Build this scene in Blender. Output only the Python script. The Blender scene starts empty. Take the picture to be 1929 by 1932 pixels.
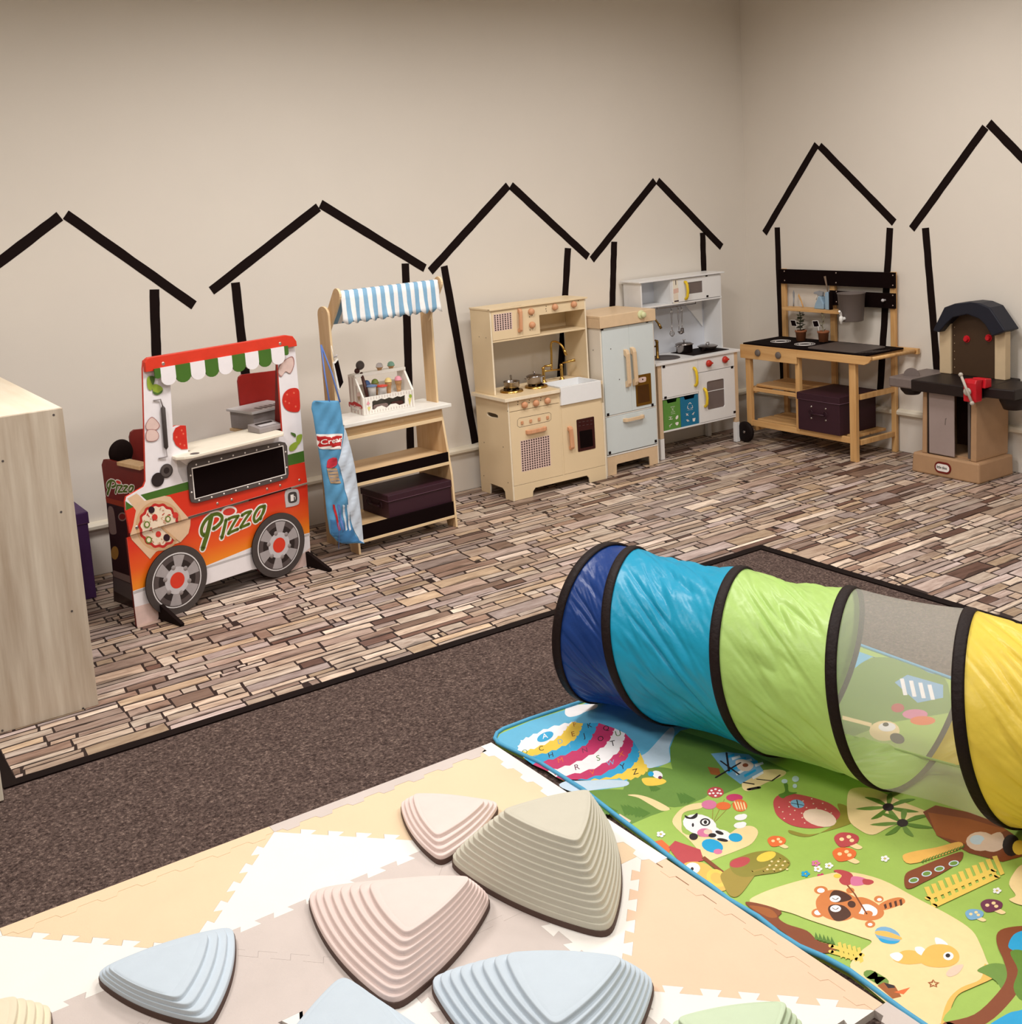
import bpy, bmesh, math, random
from mathutils import Vector, Matrix
from mathutils.geometry import tessellate_polygon
R = math.radians; PI = math.pi
rnd = random.Random(7)
scene = bpy.context.scene
COL = scene.collection

# ------------------------------------------------------------------ camera, light, exposure
F_PX, CXP, PPY = 2183.157, 964.5, 686.816          # focal length and principal point in pixels of the 1929x1932 frame
YAW, PITCH, ROLL = 0.5901, 0.1516, -0.0617
CAMP = Vector((-5.69678, -5.57258, 1.71265))
fwd = Vector((math.sin(YAW)*math.cos(PITCH), math.cos(YAW)*math.cos(PITCH), -math.sin(PITCH)))
_r0 = Vector((math.cos(YAW), -math.sin(YAW), 0)); _u0 = _r0.cross(fwd)
rgt = math.cos(ROLL)*_r0 + math.sin(ROLL)*_u0; upv = -math.sin(ROLL)*_r0 + math.cos(ROLL)*_u0
cam = bpy.data.cameras.new('camera'); camo = bpy.data.objects.new('camera', cam); COL.objects.link(camo)
cam.sensor_fit = 'HORIZONTAL'; cam.sensor_width = 36; cam.lens = F_PX/1929*36
cam.shift_y = -(966-PPY)/1929; cam.clip_start = .05; cam.clip_end = 60
mw = Matrix((rgt, upv, -fwd)).transposed().to_4x4(); mw.translation = CAMP
camo.matrix_world = mw; scene.camera = camo

w = bpy.data.worlds.new('world'); scene.world = w; w.use_nodes = True
w.node_tree.nodes['Background'].inputs[0].default_value = (1.0, .86, .74, 1)
w.node_tree.nodes['Background'].inputs[1].default_value = .10
scene.view_settings.view_transform = 'Standard'; scene.view_settings.look = 'None'
scene.view_settings.gamma = 1; scene.view_settings.use_curve_mapping = False
scene.view_settings.exposure = 0.38
def area(name, x, y, z, sx, sy, power, col=(1, .86, .72), spread=150):
    l = bpy.data.lights.new(name, 'AREA'); l.shape = 'RECTANGLE'; l.size = sx; l.size_y = sy; l.energy = power; l.color = col
    l.spread = R(spread)
    o = bpy.data.objects.new(name, l); COL.objects.link(o); o.location = (x, y, z); return o
LC = (1, .948, .905)
for lx, ly, pw in ((-5.5, -2.2, 30), (-3.4, -1.9, 34), (-1.5, -1.9, 23), (-5.4, -4.6, 20), (-3.3, -4.3, 24), (-1.4, -4.2, 22)): area('ceiling_light', lx, ly, 2.93, .6, .6, pw, LC, 170)

# ------------------------------------------------------------------ pixel of the frame -> point on a real plane of the room
def ray(p): return fwd + rgt*((p[0]-CXP)/F_PX) - upv*((p[1]-PPY)/F_PX)
def hit(p, P, n):
    d = ray(p); return CAMP + d*((Vector(P)-CAMP).dot(n)/d.dot(n))
def bz(p, z=0): return hit(p, (0, 0, z), Vector((0, 0, 1)))
class Fr:                                             # a thing's frame: x to its right, y to its back, z up
    def __init__(s, x, y, yaw, z=0):
        s.o = Vector((x, y, z)); s.yaw = yaw
        s.ex = Vector((math.cos(yaw), math.sin(yaw), 0)); s.ey = Vector((-math.sin(yaw), math.cos(yaw), 0))
    def L(s, P): d = P-s.o; return (d.dot(s.ex), d.dot(s.ey), d.z)
    def f(s, p, ly=0): q = s.L(hit(p, s.o+s.ey*ly, s.ey)); return (q[0], q[2])
    def r(s, p, lx=0): q = s.L(hit(p, s.o+s.ex*lx, s.ex)); return (q[1], q[2])
    def t(s, p, z=0): q = s.L(hit(p, s.o+Vector((0, 0, z)), Vector((0, 0, 1)))); return (q[0], q[1])
    def sub(s, lx, ly, z=0, dyaw=0):
        P = s.o+s.ex*lx+s.ey*ly; return Fr(P.x, P.y, s.yaw+dyaw, s.o.z+z)
def zm(ox, oy, k): return lambda x, y: (ox+x/k, oy+y/k)
z1 = zm(140, 600, 3.116); z2 = zm(560, 480, 3.22); z3 = zm(860, 520, 4.39); z4 = zm(1100, 480, 4.6)
z5 = zm(1380, 480, 4.713); z6 = zm(1660, 540, 4.83); zs = zm(580, 730, 5.853); zu = zm(580, 500, 6.889)
zi = zm(640, 640, 12.056); zp = zm(150, 820, 5.087); zq = zm(340, 800, 5.085); zr = zm(235, 800, 7.43)
zk = zm(930, 660, 12.056); zf = zm(1180, 560, 12.075); zg = zm(1470, 560, 9.645)
ma = zm(900, 1280, 3.215); mb = zm(1129, 1400, 2.411); mc = zm(1300, 1632, 3.067); md = zm(1329, 1330, 3.215); mt = zm(1000, 980, 2.0764)

# ------------------------------------------------------------------ materials
def lin(c):
    c = c/255; return c/12.92 if c <= .04045 else ((c+.055)/1.055)**2.4
def rgb(c): return (lin(c[0]), lin(c[1]), lin(c[2]), 1)
MATS = {}
def M(name, c, rough=.55, metal=0, var=.06, sc=30, bump=0, stretch=(1, 1, 1), bsc=None, spec=.4, alpha=1, trans=0, c2=None, sheen=0, tr=0):
    if name in MATS: return name
    m = bpy.data.materials.new(name); m.use_nodes = True; MATS[name] = m
    nt = m.node_tree; b = nt.nodes['Principled BSDF']; L = nt.links.new; N = nt.nodes.new
    b.inputs['Roughness'].default_value = rough; b.inputs['Metallic'].default_value = metal
    b.inputs['Specular IOR Level'].default_value = spec; b.inputs['Alpha'].default_value = alpha
    if trans: b.inputs['Transmission Weight'].default_value = trans
    if sheen: b.inputs['Sheen Weight'].default_value = sheen
    tc = N('ShaderNodeTexCoord'); mp = N('ShaderNodeMapping'); mp.inputs['Scale'].default_value = stretch
    L(tc.outputs['Object'], mp.inputs['Vector'])
    no = N('ShaderNodeTexNoise'); no.inputs['Scale'].default_value = sc; no.inputs['Detail'].default_value = 5; no.inputs['Roughness'].default_value = .6
    L(mp.outputs[0], no.inputs['Vector'])
    cr = N('ShaderNodeValToRGB'); cr.color_ramp.elements[0].position = .3; cr.color_ramp.elements[1].position = .72
    a = rgb(c); d = rgb(c2) if c2 else tuple(max(0, v*(1-var*2)) for v in a[:3])+(1,)
    cr.color_ramp.elements[0].color = d; cr.color_ramp.elements[1].color = a
    L(no.outputs['Fac'], cr.inputs[0]); L(cr.outputs[0], b.inputs['Base Color'])
    if bump:
        n2 = N('ShaderNodeTexNoise'); n2.inputs['Scale'].default_value = bsc or sc; n2.inputs['Detail'].default_value = 4
        L(mp.outputs[0], n2.inputs['Vector'])
        bp = N('ShaderNodeBump'); bp.inputs['Strength'].default_value = bump; bp.inputs['Distance'].default_value = .01
        L(n2.outputs['Fac'], bp.inputs['Height']); L(bp.outputs[0], b.inputs['Normal'])
    if tr:                                            # thin cloth that lets some light through
        o = nt.nodes['Material Output']; t = N('ShaderNodeBsdfTranslucent'); mx = N('ShaderNodeMixShader'); mx.inputs[0].default_value = tr
        L(cr.outputs[0], t.inputs['Color']); L(b.outputs[0], mx.inputs[1]); L(t.outputs[0], mx.inputs[2]); L(mx.outputs[0], o.inputs['Surface'])
    return name
def wood(name, c, c2, axis=2, sc=9, rough=.5, k=14, knots=False):
    st = [k, k, k]; st[axis] = 1
    return M(name, c, rough, c2=c2, sc=sc/4, stretch=tuple(st), bump=.04)

M('black', (22, 8, 6), .8, spec=.15); M('darkbrown', (40, 16, 12), .6); M('white', (236, 234, 228), .45, var=.02)
M('whiteboard', (226, 228, 228), .35, var=.02); M('offwhite', (240, 232, 215), .5, var=.03)
M('red', (218, 58, 36), .4, var=.04); M('darkred', (110, 22, 14), .45); M('green', (80, 112, 50), .45, var=.06)
M('grey', (150, 142, 142), .45); M('lgrey', (196, 192, 194), .45); M('dgrey', (84, 76, 74), .55); M('silver', (205, 200, 200), .28, metal=.9, var=.03)
M('steel', (165, 158, 155), .22, metal=1, var=.05); M('gold', (205, 165, 90), .25, metal=1, var=.05); M('screw', (190, 170, 160), .3, metal=.8)
wood('plywood', (238, 213, 172), (226, 198, 155), 2, 8)
wood('plywood_x', (238, 213, 172), (226, 198, 155), 0, 8)
wood('pine', (226, 184, 126), (196, 146, 88), 2, 10)
wood('pine_x', (226, 184, 126), (198, 148, 90), 0, 10)
wood('birch', (214, 182, 140), (196, 160, 116), 2, 10)
wood('birch_x', (224, 194, 152), (204, 168, 122), 0, 10)
wood('peach', (222, 168, 130), (206, 146, 106), 2, 20)
wood('palewood', (220, 209, 192), (178, 160, 140), 2, 6, k=13)
wood('palewood_lit', (248, 238, 218), (234, 218, 192), 1, 7, k=9)  # paler copy of palewood, light on the cabinet top put into its colour

# ------------------------------------------------------------------ geometry collector
class G:
    def __init__(s): s.v = []; s.f = []; s.m = []; s.sm = []
    def add(s, vs, fs, mat, smooth=False):
        b = len(s.v); s.v += [tuple(v) for v in vs]
        for f in fs: s.f.append([i+b for i in f]); s.m.append(mat); s.sm.append(smooth)
        return s
    def box(s, x0, x1, y0, y1, z0, z1, mat):
        v = [(x, y, z) for z in (z0, z1) for y in (y0, y1) for x in (x0, x1)]
        return s.add(v, [(0, 2, 3, 1), (4, 5, 7, 6), (0, 1, 5, 4), (2, 6, 7, 3), (0, 4, 6, 2), (1, 3, 7, 5)], mat)
    def obox(s, c, ax, ay, az, mat):                  # oriented box: centre and three half-axes
        c, ax, ay, az = map(Vector, (c, ax, ay, az))
        v = [c+ax*i+ay*j+az*k for k in (-1, 1) for j in (-1, 1) for i in (-1, 1)]
        return s.add(v, [(0, 2, 3, 1), (4, 5, 7, 6), (0, 1, 5, 4), (2, 6, 7, 3), (0, 4, 6, 2), (1, 3, 7, 5)], mat)
    def prism(s, poly, d0, d1, plane, mat, holes=(), side=None):
        def P(a, b, d): return {'xz': (a, d, b), 'yz': (d, a, b), 'xy': (a, b, d)}[plane]
        loops = [list(poly)]+[list(h) for h in holes]; n = sum(map(len, loops))
        flat = [q for l in loops for q in l]
        v = [P(a, b, d0) for a, b in flat]+[P(a, b, d1) for a, b in flat]; fs = []
        tri = tessellate_polygon([[Vector((a, b, 0)) for a, b in l] for l in loops])
        for t in tri: fs.append(tuple(t)); fs.append(tuple(i+n for i in reversed(t)))
        s.add(v, fs, mat)
        fs = []; o = 0
        for l in loops:
            k = len(l)
            for i in range(k): j = (i+1) % k; fs.append((o+i, o+j, o+j+n, o+i+n))
            o += k
        return s.add(v, fs, side or mat)
    def tube(s, pts, r, mat, n=10, caps=True, closed=False):
        pts = [Vector(p) for p in pts]; rs = r if isinstance(r, (list, tuple)) else [r]*len(pts); vs = []; k = len(pts); ref = None
        for i, p in enumerate(pts):
            if closed: t = pts[(i+1) % k]-pts[i-1]
            else: t = pts[min(i+1, k-1)]-pts[max(i-1, 0)]
            t.normalize()
            if ref is None: ref = t.orthogonal().normalized()
            else:
                ref = ref-t*ref.dot(t)
                ref = ref.normalized() if ref.length > 1e-6 else t.orthogonal().normalized()
            bi = t.cross(ref)
            for j in range(n): a = 2*PI*j/n; vs.append(p+(ref*math.cos(a)+bi*math.sin(a))*rs[i])
        fs = []
        for i in range(k if closed else k-1):
            for j in range(n):
                a = i*n+j; b = i*n+(j+1) % n; i2 = (i+1) % k
                fs.append((a, b, i2*n+(j+1) % n, i2*n+j))
        s.add(vs, fs, mat, True)
        if caps and not closed: s.add(vs[:n], [tuple(reversed(range(n)))], mat); s.add(vs[-n:], [tuple(range(n))], mat)
        return s
    def lathe(s, prof, c, mat, n=24, axis='z', smooth=True):
        c = Vector(c); vs = []
        for r, h in prof:
            for j in range(n):
                a = 2*PI*j/n; x, y = r*math.cos(a), r*math.sin(a)
                vs.append(c+{'z': Vector((x, y, h)), 'y': Vector((x, -h, y)), 'x': Vector((h, x, y))}[axis])
        fs = [(i*n+j, i*n+(j+1) % n, (i+1)*n+(j+1) % n, (i+1)*n+j) for i in range(len(prof)-1) for j in range(n)]
        return s.add(vs, fs, mat, smooth)
    def disc(s, c, r, mat, place, n=20):
        return s.add([place(c[0]+r*math.cos(2*PI*i/n), c[1]+r*math.sin(2*PI*i/n)) for i in range(n)], [tuple(range(n))], mat)
    def build(s, name, parent=None, bev=0, sub=0):
        me = bpy.data.meshes.new(name); me.from_pydata(s.v, [], s.f); slots = []
        for mname in s.m:
            if mname not in slots: slots.append(mname); me.materials.append(MATS[mname])
        for p, mname, sm in zip(me.polygons, s.m, s.sm): p.material_index = slots.index(mname); p.use_smooth = sm
        bm = bmesh.new(); bm.from_mesh(me)
        bmesh.ops.remove_doubles(bm, verts=bm.verts, dist=1e-6); bmesh.ops.recalc_face_normals(bm, faces=bm.faces)
        bm.to_mesh(me); bm.free(); me.update()
        o = bpy.data.objects.new(name, me); COL.objects.link(o)
        if parent: o.parent = parent
        if bev:
            b = o.modifiers.new('b', 'BEVEL'); b.width = bev; b.segments = 2; b.limit_method = 'ANGLE'; b.angle_limit = R(50); b.use_clamp_overlap = True
        return o
def tag(o, label, cat, group=None):
    o['label'] = label; o['category'] = cat
    if group: o['group'] = group
    return o
def struct(o): o['kind'] = 'structure'; return o
def thing(name, label, cat, fr, group=None):
    o = bpy.data.objects.new(name, None); o.empty_display_size = .05; COL.objects.link(o)
    o.location = fr.o; o.rotation_euler = (0, 0, fr.yaw); return tag(o, label, cat, group)
def single(g, name, label, cat, fr, group=None, bev=0):
    o = g.build(name, None, bev); o.location = fr.o; o.rotation_euler = (0, 0, fr.yaw); return tag(o, label, cat, group)
def cm(pts, k=4, closed=True):                        # Catmull-Rom through points
    n = len(pts); out = []
    for i in range(n if closed else n-1):
        g_ = lambda j: pts[j % n] if closed else pts[max(0, min(n-1, j))]
        p0, p1, p2, p3 = g_(i-1), g_(i), g_(i+1), g_(i+2)
        for t_ in range(k):
            t = t_/k
            out.append(tuple(.5*((2*p1[q])+(-p0[q]+p2[q])*t+(2*p0[q]-5*p1[q]+4*p2[q]-p3[q])*t*t+(-p0[q]+3*p1[q]-3*p2[q]+p3[q])*t**3) for q in range(len(p1))))
    if not closed: out.append(tuple(pts[-1]))
    return out
def ell(x, y, rx, ry, rot=0, n=20):
    c, s_ = math.cos(R(rot)), math.sin(R(rot))
    return [(x+rx*math.cos(a)*c-ry*math.sin(a)*s_, y+rx*math.cos(a)*s_+ry*math.sin(a)*c) for a in [2*PI*i/n for i in range(n)]]
class Print:                                          # flat print lying on a face: pixel -> plane coordinates -> layered shapes
    def __init__(s, g, conv, place, step=.00005): s.g = g; s.conv = conv; s.place = place; s.off = max(step, .0001); s.step = step
    def bump(s): s.off += s.step
    def pl(s, ab, mat):
        off = s.off; ab = [q for i, q in enumerate(ab) if i == 0 or abs(q[0]-ab[i-1][0])+abs(q[1]-ab[i-1][1]) > 1e-7]
        tri = tessellate_polygon([[Vector((a, b, 0)) for a, b in ab]]); s.g.add([s.place(a, b, off) for a, b in ab], [tuple(t) for t in tri], mat); s.bump()
    def poly(s, px, mat): s.pl([s.conv(p) for p in px], mat)
    def sm(s, px, mat, k=4): s.poly(cm(px, k), mat)
    def ell(s, zmf, x, y, rx, ry, mat, rot=0, n=20): s.poly([zmf(*p) for p in ell(x, y, rx, ry, rot, n)], mat)
    def rib(s, px, w_, mat, closed=False, smooth=0):
        ab = [s.conv(p) for p in px]
        if smooth: ab = cm(ab, smooth, closed)
        s.ribp(ab, w_, mat, closed)
    def ribp(s, ab, w_, mat, closed=False):
        n = len(ab); vs = []; off = s.off
        for i in range(n):
            a = ab[(i-1) % n] if closed else ab[max(i-1, 0)]; b = ab[(i+1) % n] if closed else ab[min(i+1, n-1)]
            dx, dy = b[0]-a[0], b[1]-a[1]; l = math.hypot(dx, dy) or 1; nx, ny = -dy/l*w_/2, dx/l*w_/2
            vs += [s.place(ab[i][0]+nx, ab[i][1]+ny, off), s.place(ab[i][0]-nx, ab[i][1]-ny, off)]
        fs = [(2*i, 2*i+1, 2*((i+1) % n)+1, 2*((i+1) % n)) for i in range(n if closed else n-1)]
        s.g.add(vs, fs, mat)
        if not closed:
            for q in (ab[0], ab[-1]): s.g.disc(q, w_/2, mat, lambda a, b: s.place(a, b, off), 10)
        s.bump()
    def text(s, txt, org, size, mat, rot=0, shear=0, sx=1, off=None, weight=0):
        cu = bpy.data.curves.new('t', 'FONT'); cu.body = txt; cu.size = size; cu.shear = shear; cu.offset = weight; cu.resolution_u = 3
        o = bpy.data.objects.new('t', cu); COL.objects.link(o)
        bpy.context.view_layer.update()
        me = o.to_mesh(); c, q = math.cos(rot), math.sin(rot); of = s.off
        s.g.add([s.place(org[0]+(v.co.x*sx*c-v.co.y*q), org[1]+(v.co.x*sx*q+v.co.y*c), of) for v in me.vertices], [tuple(p.vertices) for p in me.polygons], mat)
        o.to_mesh_clear(); bpy.data.objects.remove(o); bpy.data.curves.remove(cu); s.bump()
def front(g, fr, ly, step=.00005): return Print(g, lambda p: fr.f(p, ly), lambda a, b, o: (a, ly-o, b), step)
def rrect(x0, x1, y0, y1, r, n=4):
    o = []
    for cx, cy, a0 in ((x1-r, y1-r, 0), (x0+r, y1-r, 90), (x0+r, y0+r, 180), (x1-r, y0+r, 270)):
        for i in range(n+1): a = R(a0+90*i/n); o.append((cx+r*math.cos(a), cy+r*math.sin(a)))
    return o
def screws(t, name, pts, ly, r=.006, mat='screw'):
    for a, b in pts: G().lathe([(0, .003), (r*.7, .003), (r, 0)], (a, ly, b), mat, 10, 'y').build(name, t)
# ================================================================== the room
M('wall_paint', (226, 219, 209), .75, var=.012, sc=3, bump=.03, bsc=160)
M('ceiling_paint', (225, 220, 210), .9)
def carpet():
    m = bpy.data.materials.new('carpet'); m.use_nodes = True; MATS['carpet'] = m
    nt = m.node_tree; b = nt.nodes['Principled BSDF']; L = nt.links.new; N = nt.nodes.new
    b.inputs['Roughness'].default_value = .95; b.inputs['Specular IOR Level'].default_value = .1
    tc = N('ShaderNodeTexCoord')
    n1 = N('ShaderNodeTexNoise'); n1.inputs['Scale'].default_value = 115; n1.inputs['Detail'].default_value = 3; n1.inputs['Roughness'].default_value = .7
    n2 = N('ShaderNodeTexNoise'); n2.inputs['Scale'].default_value = 6
    n3 = N('ShaderNodeTexNoise'); n3.inputs['Scale'].default_value = 300; n3.inputs['Detail'].default_value = 2
    for n in (n1, n2, n3): L(tc.outputs['Object'], n.inputs['Vector'])
    cr = N('ShaderNodeValToRGB'); e = cr.color_ramp.elements
    e[0].position = .34; e[0].color = rgb((48, 38, 36)); e[1].position = .58; e[1].color = rgb((98, 84, 79))
    x = e.new(.76); x.color = rgb((160, 142, 130))
    L(n1.outputs['Fac'], cr.inputs[0])
    mx = N('ShaderNodeMixRGB'); mx.blend_type = 'MULTIPLY'; mx.inputs[0].default_value = .5
    c2 = N('ShaderNodeValToRGB'); c2.color_ramp.elements[0].color = (.85, .72, .70, 1); c2.color_ramp.elements[1].color = (1.15, 1.1, 1.05, 1)
    L(n2.outputs['Fac'], c2.inputs[0]); L(cr.outputs[0], mx.inputs[1]); L(c2.outputs[0], mx.inputs[2]); L(mx.outputs[0], b.inputs['Base Color'])
    bp = N('ShaderNodeBump'); bp.inputs['Strength'].default_value = .5; bp.inputs['Distance'].default_value = .006
    L(n3.outputs['Fac'], bp.inputs['Height']); L(bp.outputs[0], b.inputs['Normal'])
carpet()
X0, Y0, H = -7.6, -7.2, 2.95
struct(G().box(X0, .1, Y0, .1, -.1, -.0045, 'carpet').build('floor'))
struct(G().box(X0, .1, 0, .1, 0, H, 'wall_paint').build('wall_left'))
struct(G().box(0, .1, Y0, 0, 0, H, 'wall_paint').build('wall_right'))
struct(G().box(X0-.1, X0, Y0, .1, 0, H, 'wall_paint').build('wall_back'))
struct(G().box(X0, .1, Y0-.1, Y0, 0, H, 'wall_paint').build('wall_front'))
struct(G().box(X0, .1, Y0, .1, H, H+.1, 'ceiling_paint').build('ceiling'))
M('trim_paint', (232, 224, 206), .5, var=.02)
prof = [(0, .222), (-.022, .224), (-.034, .232), (-.036, .246), (-.028, .257), (0, .262)]
struct(G().prism([(a, b) for a, b in prof], X0, 0, 'yz', 'trim_paint').build('trim_1'))
struct(G().prism([(a, b) for a, b in prof], Y0, 0, 'xz', 'trim_paint').build('trim_2'))

# printed stone vinyl, L-shaped along both walls, with its black edge
def vinylmat():
    m = bpy.data.materials.new('stone_print'); m.use_nodes = True; MATS['stone_print'] = m
    nt = m.node_tree; b = nt.nodes['Principled BSDF']; L = nt.links.new; N = nt.nodes.new
    b.inputs['Roughness'].default_value = .38; b.inputs['Specular IOR Level'].default_value = .35
    at = N('ShaderNodeAttribute'); at.attribute_name = 'Col'
    tc = N('ShaderNodeTexCoord'); mp = N('ShaderNodeMapping'); mp.inputs['Scale'].default_value = (6, 34, 1)
    L(tc.outputs['Object'], mp.inputs[0])
    n = N('ShaderNodeTexNoise'); n.inputs['Scale'].default_value = 1.3; n.inputs['Detail'].default_value = 6; n.inputs['Roughness'].default_value = .65; n.inputs['Distortion'].default_value = .6
    L(mp.outputs[0], n.inputs['Vector'])
    cr = N('ShaderNodeValToRGB'); cr.color_ramp.elements[0].position = .32; cr.color_ramp.elements[1].position = .62
    cr.color_ramp.elements[0].color = (.48, .38, .34, 1); cr.color_ramp.elements[1].color = (1.05, 1.02, 1, 1)
    L(n.outputs['Fac'], cr.inputs[0])
    mx = N('ShaderNodeMixRGB'); mx.blend_type = 'MULTIPLY'; mx.inputs[0].default_value = .85
    L(at.outputs['Color'], mx.inputs[1]); L(cr.outputs[0], mx.inputs[2]); L(mx.outputs[0], b.inputs['Base Color'])
vinylmat(); M('vinyl_joint', (40, 24, 21), .55)
def vinyl():
    fr = Fr(0, 0, 0); t = thing('vinyl_flooring', 'stone-patterned vinyl flooring with black edging laid along both walls', 'flooring', fr)
    x0, yb, xr, ye = -5.165, -1.885, -1.895, -4.3
    g = G().prism([(x0, 0), (x0, yb), (xr, yb), (xr, ye), (0, ye), (0, 0)], -.0044, -.0008, 'xy', 'vinyl_joint')
    cols = []; fcount0 = len(g.f)
    base = [(206, 188, 170), (190, 170, 152), (170, 150, 138), (218, 204, 188), (182, 166, 158), (150, 126, 112), (196, 174, 148), (206, 192, 180), (112, 86, 76), (188, 174, 170)]
    wts = [6, 6, 5, 5, 5, 3, 4, 4, 2, 4]
    V = []; Fc = []; C = []
    def stone(xa, xb, ya, yb_):
        gp = .0016+rnd.random()*.0018; xa += gp; xb -= gp; ya += gp; yb_ -= gp
        if xb-xa < .02 or yb_-ya < .008: return
        n = max(2, int((xb-xa)/.06)); h = yb_-ya; j = min(.004, h*.09); sk = 0
        top = [(xa+(xb-xa)*i/n+sk, yb_+rnd.uniform(-j, j*.6)) for i in range(n+1)]; bot = [(xa+(xb-xa)*i/n, ya+rnd.uniform(-j*.6, j)) for i in range(n+1)]
        top[0] = (top[0][0]+rnd.random()*.008, top[0][1]); bot[-1] = (bot[-1][0]-rnd.random()*.008, bot[-1][1])
        pts = bot+top[::-1]
        c = rnd.choices(base, wts)[0]; k = rnd.uniform(.85, 1.12); col = tuple(lin(min(255, q*k)) for q in c)+(1,)
        b0 = len(V); V.extend((max(x0, min(0, p[0])), max(ye, min(0, p[1])), -.0006) for p in pts); Fc.append(tuple(range(b0, b0+len(pts)))); C.append(col)
        if rnd.random() < .6:                        # darker brown printed vein at one edge of the stone
            q = [(a[0], a[1]) for a in bot]; dk = tuple(v*.5 for v in col[:3])+(1,)
            up = [(a[0], a[1]+h*rnd.uniform(.05, .3)) for a in bot]; up[0] = bot[0]; up[-1] = bot[-1]
            pp = q+up[::-1][1:-1]
            if len(pp) > 3:
                b0 = len(V); V.extend((max(x0, min(0, p[0])), max(ye, min(0, p[1])), -.0003) for p in pp); Fc.append(tuple(range(b0, b0+len(pp)))); C.append(dk)
    y = 0.0
    while y > ye:
        h = rnd.choice([.06, .075, .09, .10, .05]); ya = max(y-h, ye)
        if y > yb >= ya: ya = yb
        lo = x0 if y > yb+.001 else xr; x = lo-rnd.random()*.2
        while x < 0:
            l = rnd.choice([.06, .11, .15, .19, .23, .27, .33])
            a, b = max(x, lo), min(x+l, 0)
            if b-a > .01:
                k = rnd.random()
                if h > .058 and k < .72:
                    m = ya+(y-ya)*rnd.choice([.35, .5, .62])
                    for (p, q) in ((ya, m), (m, y)):
                        if rnd.random() < .35: c = a+(b-a)*rnd.uniform(.3, .7); stone(a, c, p, q); stone(c, b, p, q)
                        else: stone(a, b, p, q)
                else: stone(a, b, ya, y)
            x += l
        y = ya
    nb = len(g.f); g.add(V, Fc, 'stone_print')
    me = bpy.data.meshes.new('printed_sheet'); me.from_pydata(g.v, [], g.f)
    me.materials.append(MATS['vinyl_joint']); me.materials.append(MATS['stone_print'])
    ca = me.color_attributes.new('Col', 'FLOAT_COLOR', 'CORNER')
    for i, p in enumerate(me.polygons):
        p.material_index = 1 if i >= nb else 0
        if i >= nb:
            for li in p.loop_indices: ca.data[li].color = C[i-nb]
    o = bpy.data.objects.new('printed_sheet', me); COL.objects.link(o); o.parent = t
    e = .042
    M('edging', (18, 6, 5), .7, spec=.15)
    G().prism([(x0-e, 0), (x0-e, yb-e), (xr, yb-e), (xr, yb), (x0, yb), (x0, 0)], -.0044, .0012, 'xy', 'edging').build('edge_strip', t)
    G().prism([(xr-e, yb-e*1.0), (xr-e, ye), (xr, ye), (xr, yb-e)], -.0044, .0012, 'xy', 'edging').build('edge_strip', t)
vinyl()

# house outlines of black tape on the walls
def tape_house(label, strips, wall):
    cv = (lambda p: (lambda q: (q.x, q.z))(hit(p, (0, 0, 0), Vector((0, 1, 0))))) if wall == 'L' else (lambda p: (lambda q: (q.y, q.z))(hit(p, (0, 0, 0), Vector((1, 0, 0)))))
    P = [[cv(a), cv(b)] for a, b in strips]
    c0 = min(q[0] for s_ in P for q in s_)
    fr = Fr(c0, 0, 0) if wall == 'L' else Fr(0, c0, 0)
    t = thing('tape_house', label, 'wall decoration', fr, 'black tape house outlines on the walls'); wd = .047
    for a, b in P:
        d = Vector((b[0]-a[0], b[1]-a[1])); d.normalize(); n = Vector((-d.y, d.x))*wd/2; g = G()
        k = 12; e = []
        for sgn in (1, -1):
            row = [(a[0]+(b[0]-a[0])*i/k+n.x*sgn*(1+rnd.uniform(-.06, .06))-c0, a[1]+(b[1]-a[1])*i/k+n.y*sgn*(1+rnd.uniform(-.06, .06))) for i in range(k+1)]
            e.append(row if sgn == 1 else row[::-1])
        g.prism(e[0]+e[1], -.0015, -.0002, 'xz' if wall == 'L' else 'yz', 'black').build('tape_strip', t)
tape_house('black tape house outline cut by the left edge of the photo, behind the pizza truck', [((-70, 547), (113, 408)), ((124, 405), (366, 576)), ((291, 546), (296, 700))], 'L')
tape_house('wide black tape house outline behind the pizza truck and the striped-awning stall', [((399, 549), (601, 391)), ((605, 385), (802, 506)), ((444, 533), (466, 730)), ((765, 497), (775, 853))], 'L')
tape_house('black tape house outline with a slanting left post, around the beige wooden kitchen', [((812, 512), (959, 350)), ((964, 350), (1110, 485)), ((838, 502), (897, 836)), ((1072, 468), (1057, 716))], 'L')
tape_house('small black tape house outline above the fridge and white kitchen near the room corner', [((1117, 490), (1236, 341)), ((1241, 341), (1362, 466)), ((1159, 456), (1155, 600)), ((1326, 439), (1329, 530))], 'L')
tape_house('black tape house outline on the right wall around the mud kitchen', [((1443, 440), (1542, 272)), ((1547, 275), (1688, 420)), ((1467, 429), (1478, 722)), ((1680, 430), (1661, 742))], 'R')
tape_house('black tape house outline cut by the right edge of the photo, behind the workbench', [((1721, 432), (1860, 240)), ((1866, 232), (2010, 380)), ((1992, 392), (1985, 690)), ((1747, 430), (1770, 712))], 'R')
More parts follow.
